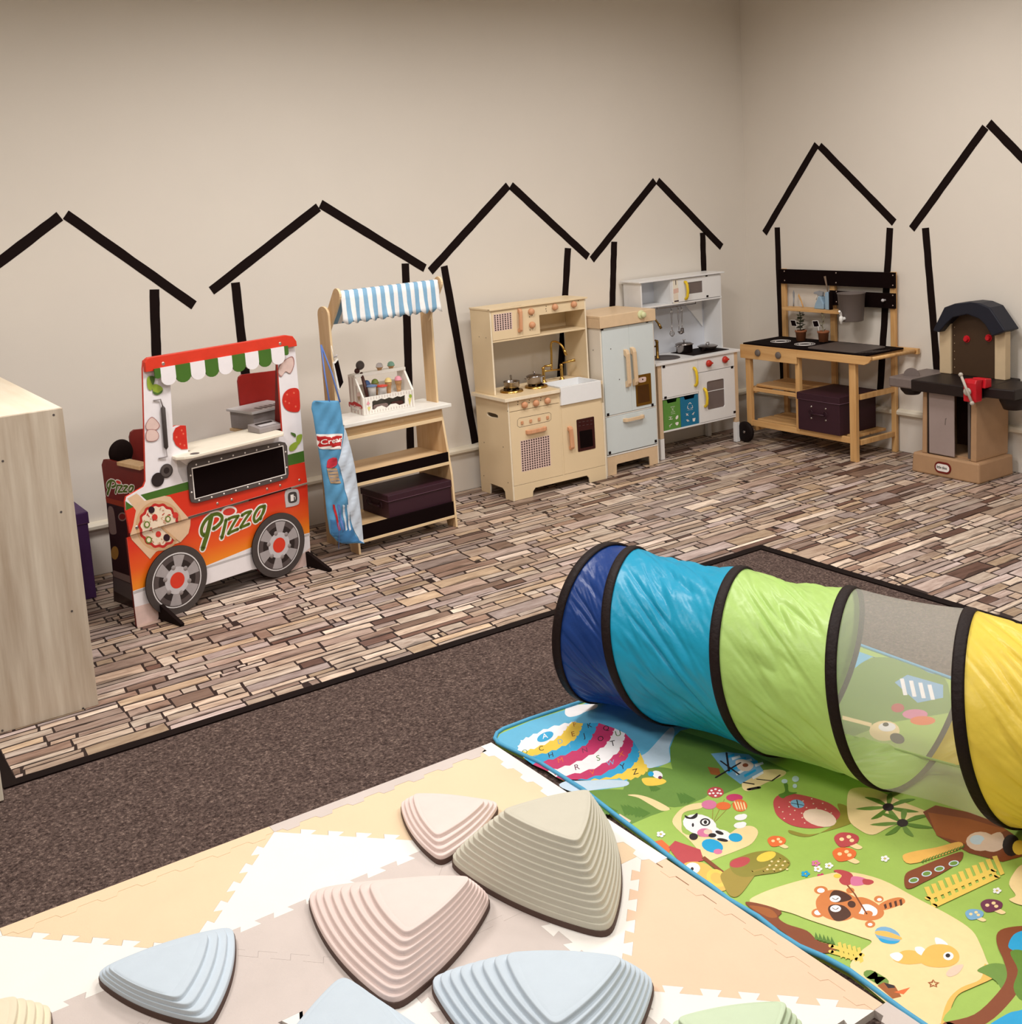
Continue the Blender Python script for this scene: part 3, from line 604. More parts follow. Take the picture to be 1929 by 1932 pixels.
# ================================================================== ice cream stall
S = Fr(-3.346, -.641, .0785)
M('board_brown', (196, 162, 118), .45, var=.04); M('stripe_blue', (132, 176, 208), .8, var=.05, sc=80); M('stripe_white', (240, 240, 240), .8, var=.03, sc=80)
def stall():
    t = thing('play_market_stall', 'wooden toy stall with a blue and white striped awning and white counter', 'play stall', S)
    W_ = .594
    side = [(0, 0), (.075, 0), (.085, .035), (.10, .045), (.20, .045), (.215, .035), (.225, 0), (.31, 0), (.30, .60), (.07, .618), (.012, .28)]
    for x in (0, W_-.012): G().prism(side, x, x+.012, 'yz', 'birch', side='plywood').build('side_panel', t, .001)
    for x, a0, a1, zt in ((-.013, .082, .182, 1.165), (W_+.001, .112, .205, 1.14)):
        pr = [(a0, .42), (a1, .42), (a1, zt)]+[((a0+a1)/2+(a1-a0)/2*math.cos(PI*k/10), zt+(a1-a0)/2*.8*math.sin(PI*k/10)) for k in range(1, 10)]+[(a0, zt)]
        G().prism(pr, x, x+.012, 'yz', 'birch', side='plywood').build('post', t, .001)
    for x, yy in ((-.0135, .13), (W_+.013, .155)): pass
    G().box(-.005, W_+.035, .03, .285, .621, .640, 'white').build('counter', t, .003)
    G().box(.0125, W_-.0125, .058, .07, .575, .620, 'birch_x').build('apron_board', t, .001)
    o = G(); p = Print(o, lambda q: S.f(q, .058), lambda a, b, k: (a, .0578-k, b)); p.text('BestKids', (.27, .59), .022, 'plywood', shear=.4); o.build('lettering', t)
    G().box(.0125, W_-.0125, .052, .064, .556, .574, 'plywood_x').build('rail', t, .001)
    for zt, zb, ws, y0 in ((.395, .346, .016, .022), (.137, .066, .014, .006)):
        G().box(.0125, W_-.0125, y0, y0+.008, zb, zt, 'chalkblack').build('chalk_strip', t, .001)
        G().box(.0125, W_-.0125, y0-.003, y0+.008, zb-ws, zb-.0005, 'plywood_x').build('rail', t, .001)
        G().box(.0125, W_-.0125, y0+.0085, .295, zt-.022, zt-.010, 'birch_x').build('shelf', t, .001)
    # roof: arms from the posts up to the front bar, cloth hanging from it
    fz, fy = 1.268, .012
    for x in (-.0005, W_-.0115):
        d = Vector((fy-.13, 1.268-1.10)); d.normalize(); n = Vector((-d.y, d.x)); c0 = Vector((.145, 1.085)); c1 = Vector((fy, 1.262)); hw = .032
        pr = [tuple(c0+n*hw), tuple(c0-n*hw), tuple(c1-n*hw)]+[tuple(c1+(-n*math.cos(PI*k/8)+d*math.sin(PI*k/8))*hw) for k in range(1, 8)]+[tuple(c1+n*hw)]
        G().prism(pr, x, x+.0115, 'yz', 'birch', side='plywood').build('roof_arm', t, .001)
    G().tube([(.012, fy, fz), (W_-.012, fy, fz)], .011, 'birch_x', 10).build('roof_bar', t)
    g = G(); n = 23; xs = [.016+(W_-.032)*i/n for i in range(n+1)]
    for i in range(n):
        a, b = xs[i], xs[i+1]; mat = 'stripe_white' if i % 2 == 0 else 'stripe_blue'; K = 3
        col = []
        for k in range(K+1):
            x = a+(b-a)*k/K; ph = math.sin(x*95)*.0025; v = (k/K); sc_ = (math.floor(i/2)); u = ((i % 2)+v)/2
            sag = .018*math.sin(PI*u) if True else 0
            fl = .012*math.sin(x*60+1)*.5
            col.append([(x, .135, 1.112), (x, .09, 1.163+ph), (x, .045, 1.222+ph), (x, fy+.002, fz+.012), (x, fy-.010, fz+.008), (x, fy-.013-abs(ph), fz-.03), (x, fy-.016+fl*.3-ph, fz-.08), (x, fy-.02+fl-ph, fz-.118), (x, fy-.022+fl*1.4, fz-.130-sag)])
        vs = [q for c in col for q in c]; m = len(col[0])
        g.add(vs, [(k*m+j, (k+1)*m+j, (k+1)*m+j+1, k*m+j+1) for k in range(K) for j in range(m-1)], mat, True)
    o = g.build('awning_cloth', t); sm = o.modifiers.new('s', 'SOLIDIFY'); sm.thickness = .0012; sm.offset = 1
    for x, y, z in ((-.0135, .132, 1.178), (-.001, .022, 1.268)):
        G().lathe([(0, .003), (.004, .003), (.006, 0)], (x, y, z), 'screw', 10, 'x').build('screw', t)
    for z_ in (.95,): G().tube([(-.002, .078, .965), (.006, .070, .966), (.008, .066, .975)], .004, 'lgrey', 6).build('peg', t)
stall()
# purple box on its lower shelf
b = S.f(zs(890, 1200), .02); e = S.f(zs(1612, 1008), .02)
storage_box(S.sub(b[0], .02, .1275), e[0]-b[0]-.012, .25, b[1]-.1275, .035, 'plum', 'long dark purple box with a side handle on the bottom shelf of the striped-awning stall', 'l')
# hanging chalkboard sign
P = [(330, 1275), (350, 1250), (356, 1262), (380, 1222), (396, 1215), (468, 1525), (408, 1632), (388, 1600)]
q0 = S.f(zu(400, 1630), .055); fr = S.sub(q0[0], .055, q0[1]); rel = lambda p: (lambda q: (q[0]-q0[0], q[1]-q0[1]))(S.f(p, .055))
t = thing('hanging_chalkboard', 'small white-edged black chalkboard sign hanging on a cord from the stall post', 'chalkboard sign', fr)
pts = [rel(zu(*q)) for q in P]; G().prism(pts, -.003, .003, 'xz', 'white').build('board', t, .0006)
cx, cy = sum(q[0] for q in pts)/8, sum(q[1] for q in pts)/8
G().prism([rel(zu(*q)) for q in ((346, 1282), (362, 1276), (396, 1232), (464, 1522), (418, 1606))], -.0042, -.0031, 'xz', 'chalkblack').build('writing_face', t)
a, b = rel(zu(352, 1250)), rel(zu(318, 1050)); G().tube([(a[0], 0, a[1]), (b[0], .004, b[1])], .0018, 'white', 6).build('cord', t)

# folded blue apron hanging on the left post
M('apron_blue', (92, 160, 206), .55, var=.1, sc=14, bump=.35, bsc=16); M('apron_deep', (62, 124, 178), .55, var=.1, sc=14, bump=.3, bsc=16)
M('apron_white', (206, 220, 236), .6, var=.05, sc=10, bump=.4, bsc=14); M('label_red', (190, 34, 36), .5); M('scoop_red', (206, 50, 70), .6); M('cone_brown', (176, 150, 120), .6); M('strap', (96, 124, 190), .7)
yp = -.045; q0 = S.f(zs(400, 1760), yp); fr = S.sub(q0[0], yp, max(q0[1], .01)); z00 = max(q0[1], .01)
rel = lambda p: (lambda q: (q[0]-q0[0], q[1]-z00))(S.f(p, yp))
t = thing('hanging_apron', 'folded blue and white cloth apron with red label hanging on the stall', 'apron', fr)
outl = [(52, 175), (75, 150), (140, 152), (200, 150), (345, 152), (358, 170), (378, 290), (396, 420), (430, 500), (480, 680), (525, 890), (560, 1150), (598, 1460), (620, 1726), (500, 1722), (400, 1735), (330, 1705), (250, 1620), (215, 1400), (185, 1100), (150, 860), (110, 620), (66, 330), (45, 240)]
A = [rel(zs(*q)) for q in outl]; cxm = lambda z: 0
# rounded, softly folded body: the outline is inflated front to back
def puff(name, poly, thick, mat, parent, y0=0, ny=28):
    zmin, zmax = min(b for a, b in poly), max(b for a, b in poly); g = G(); rows = []
    for i in range(111):
        z = zmin+.001+(zmax-zmin-.002)*i/110; xs = []
        for k in range(len(poly)):
            (xa, za), (xb, zb) = poly[k], poly[(k+1) % len(poly)]
            if (za-z)*(zb-z) <= 0 and za != zb: xs.append(xa+(xb-xa)*(z-za)/(zb-za))
        a, b = min(xs), max(xs); row = []
        for j in range(ny+1):
            u = j/ny; x = a+(b-a)*u; d = thick*(math.sin(PI*u)**.5)*(1+.22*math.sin(z*31+x*40)+.14*math.sin(z*70-x*90))*(.55+.45*math.sin(PI*min(1, .12+i/122)))
            row.append((x, y0-d, z))
        for j in range(ny, -1, -1): row.append((row[j][0], y0+thick*.25*math.sin(PI*j/ny)+.0005, z))
        rows.append(row)
    m = len(rows[0]); vs = [q for r_ in rows for q in r_]
    fs = [(i*m+j, i*m+(j+1) % m, (i+1)*m+(j+1) % m, (i+1)*m+j) for i in range(len(rows)-1) for j in range(m)]
    fs += [tuple(range(m)), tuple((len(rows)-1)*m+j for j in range(m))]
    g.add(vs, fs, mat, True); return g.build(name, parent), rows
body, rows = puff('apron_body', A, .022, 'apron_blue', t)
def surf(a, b):                                       # y of the apron's front at (x, z)
    i = min(range(len(rows)), key=lambda k: abs(rows[k][0][2]-b)); r_ = rows[i][:29]
    for k in range(28):
        if r_[k][0] <= a <= r_[k+1][0]: u = (a-r_[k][0])/max(1e-9, r_[k+1][0]-r_[k][0]); return r_[k][1]*(1-u)+r_[k+1][1]*u
    return r_[0][1] if a < r_[0][0] else r_[28][1]
def onapron(name, px, mat, off, k=0, parent=t):
    pts = [rel(zs(*q)) for q in px]
    if k: pts = cm(pts, k)
    zmin, zmax = min(q[1] for q in pts), max(q[1] for q in pts); g = G(); n = max(3, int((zmax-zmin)/.005)); rws = []
    for i in range(n+1):
        z = zmin+1e-5+(zmax-zmin-2e-5)*i/n; xs = []
        for q in range(len(pts)):
            (xa, za), (xb, zb) = pts[q], pts[(q+1) % len(pts)]
            if (za-z)*(zb-z) <= 0 and za != zb: xs.append(xa+(xb-xa)*(z-za)/(zb-za))
        a, b = min(xs), max(xs); rws.append([(a+(b-a)*j/8, surf(a+(b-a)*j/8, z)-off, z) for j in range(9)])
    vs = [q for r_ in rws for q in r_]; g.add(vs, [(i*9+j, i*9+j+1, (i+1)*9+j+1, (i+1)*9+j) for i in range(n) for j in range(8)], mat, True)
    return g.build(name, parent)
onapron('white_panel', [(402, 430), (430, 505), (480, 680), (525, 890), (560, 1150), (598, 1460), (619, 1720), (560, 1690), (480, 1540), (430, 1330), (390, 1130), (360, 960), (312, 830), (340, 730), (375, 600)], 'apron_white', .0022)
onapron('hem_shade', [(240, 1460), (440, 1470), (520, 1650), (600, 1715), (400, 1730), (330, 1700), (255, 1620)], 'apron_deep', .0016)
onapron('label_border', [(96, 520), (372, 510), (372, 545), (345, 680), (130, 684), (104, 640)], 'text_white', .003)
lb = onapron('label_patch', [(98, 540), (150, 530), (200, 546), (262, 532), (364, 536), (345, 652), (280, 664), (220, 650), (150, 668), (112, 655)], 'label_red', .004)
g = G(); p = Print(g, rel, lambda a, b, o: (a, surf(a, b)-.0055, b)); q1 = rel(zs(128, 634)); q2 = rel(zs(352, 618)); p.text('Crear', q1, .034, 'text_white', rot=math.atan2(q2[1]-q1[1], q2[0]-q1[0])*.3, sx=(q2[0]-q1[0])/(.034*2.25), weight=.0004); g.build('label_lettering', t)
onapron('scoop_print', [(200, 850), (206, 810), (240, 776), (285, 772), (305, 800), (300, 860), (240, 892), (196, 885)], 'scoop_red', .003, 3)
onapron('cone_print', [(196, 895), (300, 885), (345, 1055), (232, 1060)], 'cone_brown', .003)
for i in range(4): onapron('cone_line', [(205+i*9, 925+i*35), (312+i*8, 917+i*35), (314+i*8, 922+i*35), (206+i*9, 930+i*35)], 'apron_deep', .0038)
for i, m in enumerate(('label_red', 'strap', 'apron_white', 'apron_white')):
    x = 262+i*48; onapron('stripe_print', [(x, 1290), (x+22, 1286), (x+80-i*8, 1575), (x+60-i*8, 1582)], m, .003)
for xa, xb in ((235, 560), (352, 660)):
    a, b, c = rel(zs(xa, 160)), rel(zu(318 if xa == 352 else 290, 1500)), rel(zu(335, 1060))
    a = rel(zs(xa, 165)); G().tube([(a[0], -.008, a[1]), ((a[0]+c[0])/2+(.006 if xa == 352 else -.004), .05, (a[1]+c[1])/2), (c[0], .112, c[1])], .0042, 'strap', 6).build('neck_strap', t)
a = rel(zs(330, 1700)); G().tube([(a[0], -.006, a[1]+.16), (a[0]+.004, -.022, a[1]+.06), (a[0]-.002, -.012, a[1]-.035)], .002, 'strap', 6).build('waist_string', t)

# ice cream counter with its toys
ZC = .6402
c0 = S.t(zi(572, 1742), ZC); c1 = S.t(zi(1718, 1532), ZC); c2 = S.t(zi(212, 1662), ZC)
yw = math.atan2(c1[1]-c0[1], c1[0]-c0[0]); CR = S.sub(c0[0], c0[1], ZC+.0005, yw)
cw = math.hypot(c1[0]-c0[0], c1[1]-c0[1])
M('crate_white', (240, 236, 228), .4, var=.02); M('crate_stripe', (206, 190, 184), .5, var=.03); M('choc', (70, 34, 26), .45); M('choc_grey', (140, 118, 112), .5)
def crate():
    t = thing('ice_cream_crate', 'white wooden toy ice cream counter with open sloping top on the stall', 'toy crate', CR)
    f = lambda x, y, ly=0: CR.f(zi(x, y), ly)
    h1 = f(590, 1330)[1]; dep = CR.r(zi(212, 1662), 0)[0]; dep = min(dep, .14); tf = f(365, 830, dep*.55)[1]; tr = tf
    side = [(0, 0), (dep, 0), (dep, tf), (dep*.55, tf), (0, h1)]
    for x, nm in ((0, 'l'), (cw-.006, 'r')):
        g = G().prism(side, x-.001 if nm == 'l' else x-.003, x+.008, 'yz', 'crate_white')
        if nm == 'l':
            p = Print(g, lambda q: CR.r(q, 0), lambda a, b, o: (-.0012-o, a, b))
            for i in range(4):
                a = dep*(.12+.25*i); zt_ = tf*.985 if a > dep*.55 else h1+(tf-h1)*(a/(dep*.55))*.9
                p.pl([(a, .002), (a+dep*.1, .002), (a+dep*.1, zt_-.004), (a, zt_-.01)], 'crate_stripe')
            p.ell(zi, 450, 1262, 42, 62, 'mushroom'); p.poly([zi(*q) for q in ((420, 1300), (492, 1300), (460, 1440))], 'cone_brown')
            p.sm([zi(*q) for q in ((228, 1425), (300, 1440), (350, 1415), (440, 1460), (525, 1520), (522, 1590), (430, 1560), (330, 1520), (240, 1535))], 'label_red', 3)
            a = CR.r(zi(245, 1520), 0); b = CR.r(zi(510, 1570), 0)
            pp = Print(g, None, lambda x_, y_, o: (-.0018-p.off-o, a[0]-x_, y_)); pp.text('Ice Cream', (.004, a[1]-.002), .019, 'text_white', rot=.03, weight=.0006, sx=max(.2, (a[0]-b[0])/.0825))
            p.off += .0006; p.ell(zi, 385, 1590, 80, 34, 'text_white'); a2 = CR.r(zi(320, 1600), 0); pp.text('PARLOR', (a[0]-a2[0], a2[1]), .006, 'dgrey', sx=max(.25, (a[0]-b[0])/.0625))
        g.build('side_panel', t, .0008)
    # front panel with wavy window
    win = [f(760, 1600), f(755, 1420), f(800, 1390), f(860, 1400), f(960, 1350), f(1040, 1365), f(1140, 1325), f(1220, 1345), f(1330, 1295), f(1400, 1310), f(1500, 1268), f(1505, 1460), f(1380, 1500), f(1300, 1460), f(1180, 1480), f(1090, 1560), f(980, 1510), f(880, 1540), f(820, 1600)]
    g = G().prism([(.006, 0), (cw-.006, 0), (cw-.006, h1), (.006, h1)], .0, .006, 'xz', 'crate_white', [win]); p = front(g, CR, 0)
    for i in range(18):
        x = .012+i*(cw-.024)/17; z0, z1_ = (.006, .018) if .03 < x < cw-.03 else (.004, h1-.004)
        if x > .03 and x < cw-.03: p.pl([(x, h1-.016), (x+.0035, h1-.016), (x+.0035, h1-.002), (x, h1-.002)], 'crate_stripe')
        p.pl([(x, z0), (x+.0035, z0), (x+.0035, z1_), (x, z1_)], 'crate_stripe')
    M('pinkice', (232, 160, 170), .5); M('yellowice', (226, 214, 130), .5)
    p.poly([zi(*q) for q in ((660, 1400), (700, 1470), (650, 1500), (620, 1480))], 'pinkice'); p.poly([zi(*q) for q in ((640, 1550), (720, 1530), (680, 1640))], 'yellowice')
    p.ell(zi, 1620, 1290, 34, 40, 'lime'); p.poly([zi(*q) for q in ((1570, 1340), (1650, 1330), (1600, 1500))], 'yellowice')
    g.build('front_panel', t, .0006)
    G().box(.006, cw-.006, .006, dep, .0, .006, 'crate_white').build('bottom_panel', t)
    G().box(.006, cw-.006, dep-.006, dep, .006, tf-.06, 'crate_white').build('back_panel', t)
    G().box(-.001, cw+.001, dep*.46, dep*.62, tf-.008, tf+.006, 'crate_white').build('top_rail', t, .001)
    sh = h1*.86; G().box(.006, cw-.006, .010, dep-.006, sh-.004, sh, 'crate_white').build('shelf', t)
    G().box(.006, cw-.006, dep*.62, dep-.004, tf, tf+.003, 'crate_white').build('rear_rail', t)
    return dep, tf, sh
dep, tf, sh = crate()
M('waffle', (214, 164, 112), .6, var=.15, sc=120)
def cone(x, z_px, lyf, mat, label, k=1.0, zbase=None, dark=0):
    ly = dep*lyf; a = CR.f(zi(x, z_px), ly); zb = zbase if zbase is not None else sh
    k = 1.75; r_ = .0095*k; H_ = a[1]-zb+.004
    fr = CR.sub(a[0], ly, zb+.0003); t = thing('toy_ice_cream_cone', label, 'toy ice cream', fr, 'toy ice cream cones')
    hc_ = H_-.011*k
    G().lathe([(0, 0), (r_*.62, 0), (r_*.72, hc_*.3), (r_*.86, hc_*.66), (r_*1.0, hc_*.68), (r_*1.04, hc_)], (0, 0, 0), 'waffle', 18).build('cone', t)
    G().lathe([(r_*.9, hc_-.002), (r_*1.17, hc_-.001), (r_*1.17, hc_+.002), (r_*1.06, hc_+.004), (r_*1.0, hc_+.0062*k), (r_*.74, hc_+.0098*k), (r_*.36, hc_+.0118*k), (0, hc_+.0122*k)], (0, 0, 0), mat, 20).build('scoop', t)
for nm, c in (('ice_white', (214, 208, 208)), ('ice_mint', (138, 184, 164)), ('ice_blue', (52, 84, 136)), ('ice_green', (112, 128, 48)), ('ice_yellow', (236, 212, 140)), ('ice_pink', (236, 160, 176))): M(nm, c, .5, var=.05, sc=60)
cone(912, 560, .72, 'ice_white', 'toy ice cream cone with a white scoop standing above the crate rail', zbase=tf+.0035)
cone(1175, 530, .72, 'ice_mint', 'toy ice cream cone with a mint green scoop standing above the crate rail', zbase=tf+.0035)
cone(620, 960, .66, 'ice_blue', 'toy ice cream cone with a dark blue scoop inside the crate')
cone(812, 930, .66, 'ice_green', 'toy ice cream cone with an olive green scoop inside the crate')
cone(1112, 900, .5, 'ice_yellow', 'toy ice cream cone with a pale yellow scoop inside the crate')
cone(1338, 860, .5, 'ice_pink', 'toy ice cream cone with a pink scoop inside the crate')
M('cup_white', (232, 228, 226), .35); M('cup_blue', (96, 120, 160), .35); M('cup_red', (206, 66, 50), .35)
for x, m, lab in ((735, 'cup_blue', 'white toy ice cream cup with a blue rim inside the crate'), (975, 'cup_red', 'white toy ice cream cup with a red rim inside the crate')):
    ly = dep*.26; a = CR.f(zi(x, 1060), ly); hh = a[1]-sh; fr = CR.sub(a[0], ly, sh+.0003)
    t = thing('toy_ice_cream_cup', lab, 'toy cup', fr, 'toy ice cream cups')
    G().lathe([(0, 0), (.019, 0), (.0235, hh)], (0, 0, 0), 'cup_white', 24).build('cup', t)
    G().lathe([(.0235, hh-.004), (.029, hh-.003), (.029, hh+.001), (.018, hh+.005), (0, hh+.0055)], (0, 0, 0), m, 24).build('lid', t)
# metal-look scooper leaning in the left corner of the crate
a = CR.f(zi(480, 600), dep*.6); b = CR.f(zi(640, 1290), dep*.2); fr = CR.sub(b[0], dep*.2, sh+.001)
t = thing('ice_cream_scoop', 'dark brown toy ice cream scoop leaning out of the crate', 'toy scoop', fr)
dx, dz = a[0]-b[0], a[1]-sh
G().tube([(0, 0, .003), (dx*.35, dep*.12, dz*.35), (dx*.8, dep*.36, dz*.78)], [.009, .0095, .007], 'choc', 10).build('grip', t)
G().lathe([(0, .020), (.012, .017), (.020, .008), (.024, -.002), (.022, -.003), (.018, .004), (.010, .012), (0, .014)], (dx, dep*.4, dz), 'dgrey', 22, 'y').build('scoop_bowl', t)
G().lathe([(0, .008), (.012, .006), (.014, -.004), (0, -.008)], (dx-.018, dep*.42, dz-.026), 'choc', 14, 'y').build('lever', t)
for x, m, w_, lab in ((950, 'choc_grey', .085, 'pale brown toy ice cream lolly lying behind the crate window'), (1335, 'choc', .07, 'dark chocolate toy ice cream lolly lying behind the crate window')):
    a = CR.f(zi(x, 1470), .012); fr = CR.sub(a[0], .018, .0068)
    t = thing('toy_ice_lolly', lab, 'toy ice lolly', fr, 'toy ice lollies in the crate')
    G().prism(rrect(-w_/2, w_/2, 0, .034, .012), -.005, .005, 'xz', m).build('lolly', t, .002); G().box(w_/2, w_/2+.008, -.002, .002, .008, .013, 'pine_x').build('stick', t)
# ================================================================== beige wooden kitchen
K = Fr(-2.277, -.4066, -.0017)
M('kbeige', (234, 212, 174), .42, var=.02, sc=6); M('kline', (120, 90, 60), .6); M('kdot', (50, 26, 20), .6); M('kedge', (246, 232, 206), .4); M('glass_dark', (56, 10, 10), .2); M('ceramic', (240, 242, 244), .25, var=.01)
def knob(t, a, b, ly, r, mat, name='knob', depth=.022):
    return G().lathe([(0, depth), (r*.55, depth*.97), (r*.88, depth*.75), (r, depth*.4), (r*.96, depth*.12), (r*.7, 0)], (a, ly, b), mat, 22, 'y').build(name, t)
def bar_handle(t, p0, p1, ly, wd, mat, out=.022, th=.010):
    # wooden bridge handle between two points of a front
    a, b = Vector((p0[0], ly, p0[1])), Vector((p1[0], ly, p1[1])); d = (b-a); L_ = d.length; d.normalize(); o = Vector((0, -1, 0)); s_ = d.cross(o)
    g = G(); pr = [(0, 0), (L_*.16, 0), (L_*.2, out-th), (L_*.8, out-th), (L_*.84, 0), (L_, 0), (L_*.97, out*.7), (L_*.88, out), (L_*.12, out), (L_*.03, out*.7)]
    vs = [a+d*u+o*v+s_*k*wd/2 for k in (-1, 1) for u, v in pr]; n = len(pr)
    tri = tessellate_polygon([[Vector((u, v, 0)) for u, v in pr]]); fs = [tuple(q) for q in tri]+[tuple(i+n for i in reversed(q)) for q in tri]
    fs += [(i, (i+1) % n, (i+1) % n+n, i+n) for i in range(n)]
    return g.add(vs, fs, mat).build('handle', t, .003)
def dots(p, quad, nx, nz, r, mat, hexo=False):        # regular holes of a woven panel
    q = [p.conv(v) for v in quad]; o = p.off
    for i in range(nx):
        for j in range(nz):
            u = (i+.5+(.5*(j % 2) if hexo else 0))/(nx+.5*hexo); v = (j+.5)/nz
            a = [(q[0][k]*(1-u)+q[1][k]*u)*(1-v)+(q[3][k]*(1-u)+q[2][k]*u)*v for k in (0, 1)]
            p.g.disc(a, r, mat, lambda x, y: p.place(x, y, o), 8)
    p.bump()
def beige_kitchen():
    t = thing('play_kitchen', 'beige wooden play kitchen with rattan-look panels and white farmhouse sink', 'play kitchen', K)
    W_, D_, HC = .6648, .325, .5806; f = lambda x, y, ly=0: K.f(z3(x, y), ly)
    # side panels: foot notch, hand hole
    e = lambda x, y: K.r(z3(x, y), 0)
    hh = [e(250, 1132), e(262, 1130), e(345, 1155), e(352, 1182), e(270, 1172)]
    hh = [e(268, 1130), e(330, 1146), e(350, 1160), e(350, 1180), e(290, 1172), e(262, 1158), e(258, 1140)]
    sd = [(.0, 0), (.075, 0), (.08, .042), (.10, .058), (.225, .062), (.235, 0), (D_, 0), (D_, HC-.02), (0, HC-.02)]
    G().prism(sd, 0, .010, 'yz', 'kbeige', [hh], side='kedge').build('side_panel', t, .0008)
    G().prism(sd, W_-.010, W_, 'yz', 'kbeige', side='kedge').build('side_panel', t, .0008)
    for q in ((237, 1382), (395, 1420), (235, 1657), (435, 1715), (432, 1122)):
        a = e(*q); G().disc(a, .0035, 'kdot', lambda x, y: (-.0006, x, y), 8).build('screw_hole', t)
    # base front: plinth with notch, divider
    n0, n1 = f(642, 1840), f(1115, 1718)
    G().prism([(.010, 0), (n0[0], 0), (n0[0]+.004, .03), (n0[0]+.02, .047), (n1[0]-.02, .047), (n1[0]-.004, .03), (n1[0], 0), (W_-.010, 0), (W_-.010, .082), (.010, .082)], 0, .010, 'xz', 'kbeige', side='kedge').build('plinth', t, .0008)
    xd = f(872, 1200)[0]; G().box(xd-.006, xd+.006, .001, .2, .0825, HC-.02, 'kbeige').build('divider', t, .0005)
    G().box(.010, W_-.010, .315, .325, .05, .40, 'kbeige').build('back_panel', t)
    G().box(.0105, W_-.0105, .012, .314, .0825, .092, 'kbeige').build('bottom_panel', t)
    zk0 = f(460, 1155)[1]; zk0 = .50
    ks = G().box(.011, xd-.0065, 0, .009, zk0+.001, HC-.0205, 'kbeige').build('control_panel', t, .0008)
    for x, y in ((565, 1070), (660, 1055), (755, 1035)):
        k = f(x, y); knob(t, k[0], k[1], -.0002, .0185, 'peach')
        for dx, dz in ((-51, -3), (-49, -26), (-38, -48), (-17, -62)):
            q = f(x+dx, y+dz*.9); G().disc(q, .0032, 'kdot', lambda a, b: (a, -.0006, b), 8).build('dial_mark', t)
    # oven door
    g = G().box(.011, xd-.0065, 0, .009, .084, zk0-.002, 'kbeige'); p = front(g, K, 0)
    p.poly([z3(*q) for q in ((535, 1370), (778, 1320), (790, 1574), (548, 1628))], 'mushroom'); dots(p, [z3(*q) for q in ((538, 1372), (776, 1322), (788, 1572), (550, 1626))], 12, 13, .0052, 'kdot')
    p.rib([z3(*q) for q in ((512, 1200), (525, 1182), (775, 1134), (790, 1145), (790, 1190), (775, 1205), (530, 1257), (512, 1245))], .0022, 'kdot', True)
    d = g.build('oven_door', t, .0008)
    for x, y in ((549, 1218), (620, 1203), (690, 1188), (760, 1175)): q = f(x, y); G().box(q[0]-.008, q[0]+.008, -.006, -.0012, q[1]-.009, q[1]+.009, 'peach').build('button', d, .002)
    bar_handle(d, f(578, 1298), f(748, 1262), 0, .022, 'peach')
    g = G().box(xd+.0065, W_-.011, 0, .009, .084, f(865, 1080, -.012)[1]-.003, 'kbeige'); p = front(g, K, 0)
    d = g.build('dishwasher_door', t, .0008)
    g = G(); q = [f(*v) for v in ((1000, 1195), (1145, 1170), (1160, 1435), (1010, 1462))]; x0, x1, z0, z1_ = q[0][0], q[1][0], q[2][1], q[0][1]
    g.prism(rrect(x0, x1, q[3][1], q[0][1], .006), -.002, 0, 'xz', 'glass_dark'); p = front(g, K, -.002)
    for y in (0, 1):
        for x in range(4): p.rib([z3(1020+x*32, 1216+y*30-x*5), z3(1036+x*32, 1213+y*30-x*5)], .0018, 'spoke_dark')
    p.poly([z3(*v) for v in ((1025, 1290), (1130, 1270), (1140, 1410), (1035, 1432))], 'chalkblack'); g.build('window', d)
    bar_handle(d, f(938, 1246), f(957, 1440), 0, .026, 'peach')
    # counter
    xs0, xs1 = f(848, 932)[0], f(1193, 880)[0]
    G().prism([(-.028, -.022), (xs0-.004, -.022), (xs0+.008, -.012), (xs0+.008, .20), (W_+.012, .20), (W_+.012, D_), (-.028, D_)], HC-.0195, HC, 'xy', 'kbeige', side='kedge').build('counter', t, .002)
    G().box(xs1+.002, W_, .0, .2, HC-.13, HC-.0005, 'kbeige').build('side_strip', t, .0008)
    # sink
    zb = f(865, 1080, -.012)[1]; x0, x1 = xs0+.009, xs1; s_ = G()
    s_.box(x0, x1, -.012, -.001, zb, HC+.006, 'ceramic'); s_.box(x0, x0+.010, -.001, .198, zb, HC+.006, 'ceramic'); s_.box(x1-.010, x1, -.001, .198, zb, HC+.006, 'ceramic')
    s_.box(x0, x1, .188, .198, zb, HC+.006, 'ceramic'); s_.box(x0, x1, -.001, .198, zb, zb+.008, 'ceramic'); s_.build('sink', t, .002)
    # uprights and hood
    yu = K.r(z3(322, 970), 0.0)[0]; yu = max(.12, min(yu, .22)); HT = 1.0594
    fu = lambda x, y: K.f(z3(x, y), yu)
    xl = fu(300, 520)[0]; xl = 0.0
    xr_ = W_
    for xa in (0, W_-.010): G().prism([(yu, HC+.0005), (D_-.002, HC+.0005), (D_-.002, HT-.010), (yu, HT-.010)], xa, xa+.010, 'yz', 'kbeige', side='kedge').build('upright', t, .0008)
    a0, a1 = fu(295, 275)[0], fu(1005, 180)[0]; sx = (a1-a0)
    X = lambda x, y: ((fu(x, y)[0]-a0)/sx*W_, fu(x, y)[1])
    zb = .882; ydk = D_-.01
    G().box(-.004, W_+.006, yu-.012, D_, HT-.0095, HT, 'kbeige').build('top_board', t, .001)
    G().box(.0105, W_-.0105, yu+.001, ydk, zb-.010, zb, 'kbeige').build('hood_shelf', t, .001)
    x_a, x_b = X(540, 400)[0], X(668, 400)[0]
    g = G().box(.0105, x_a, yu-.002, yu+.006, zb+.002, HT-.012, 'kbeige')
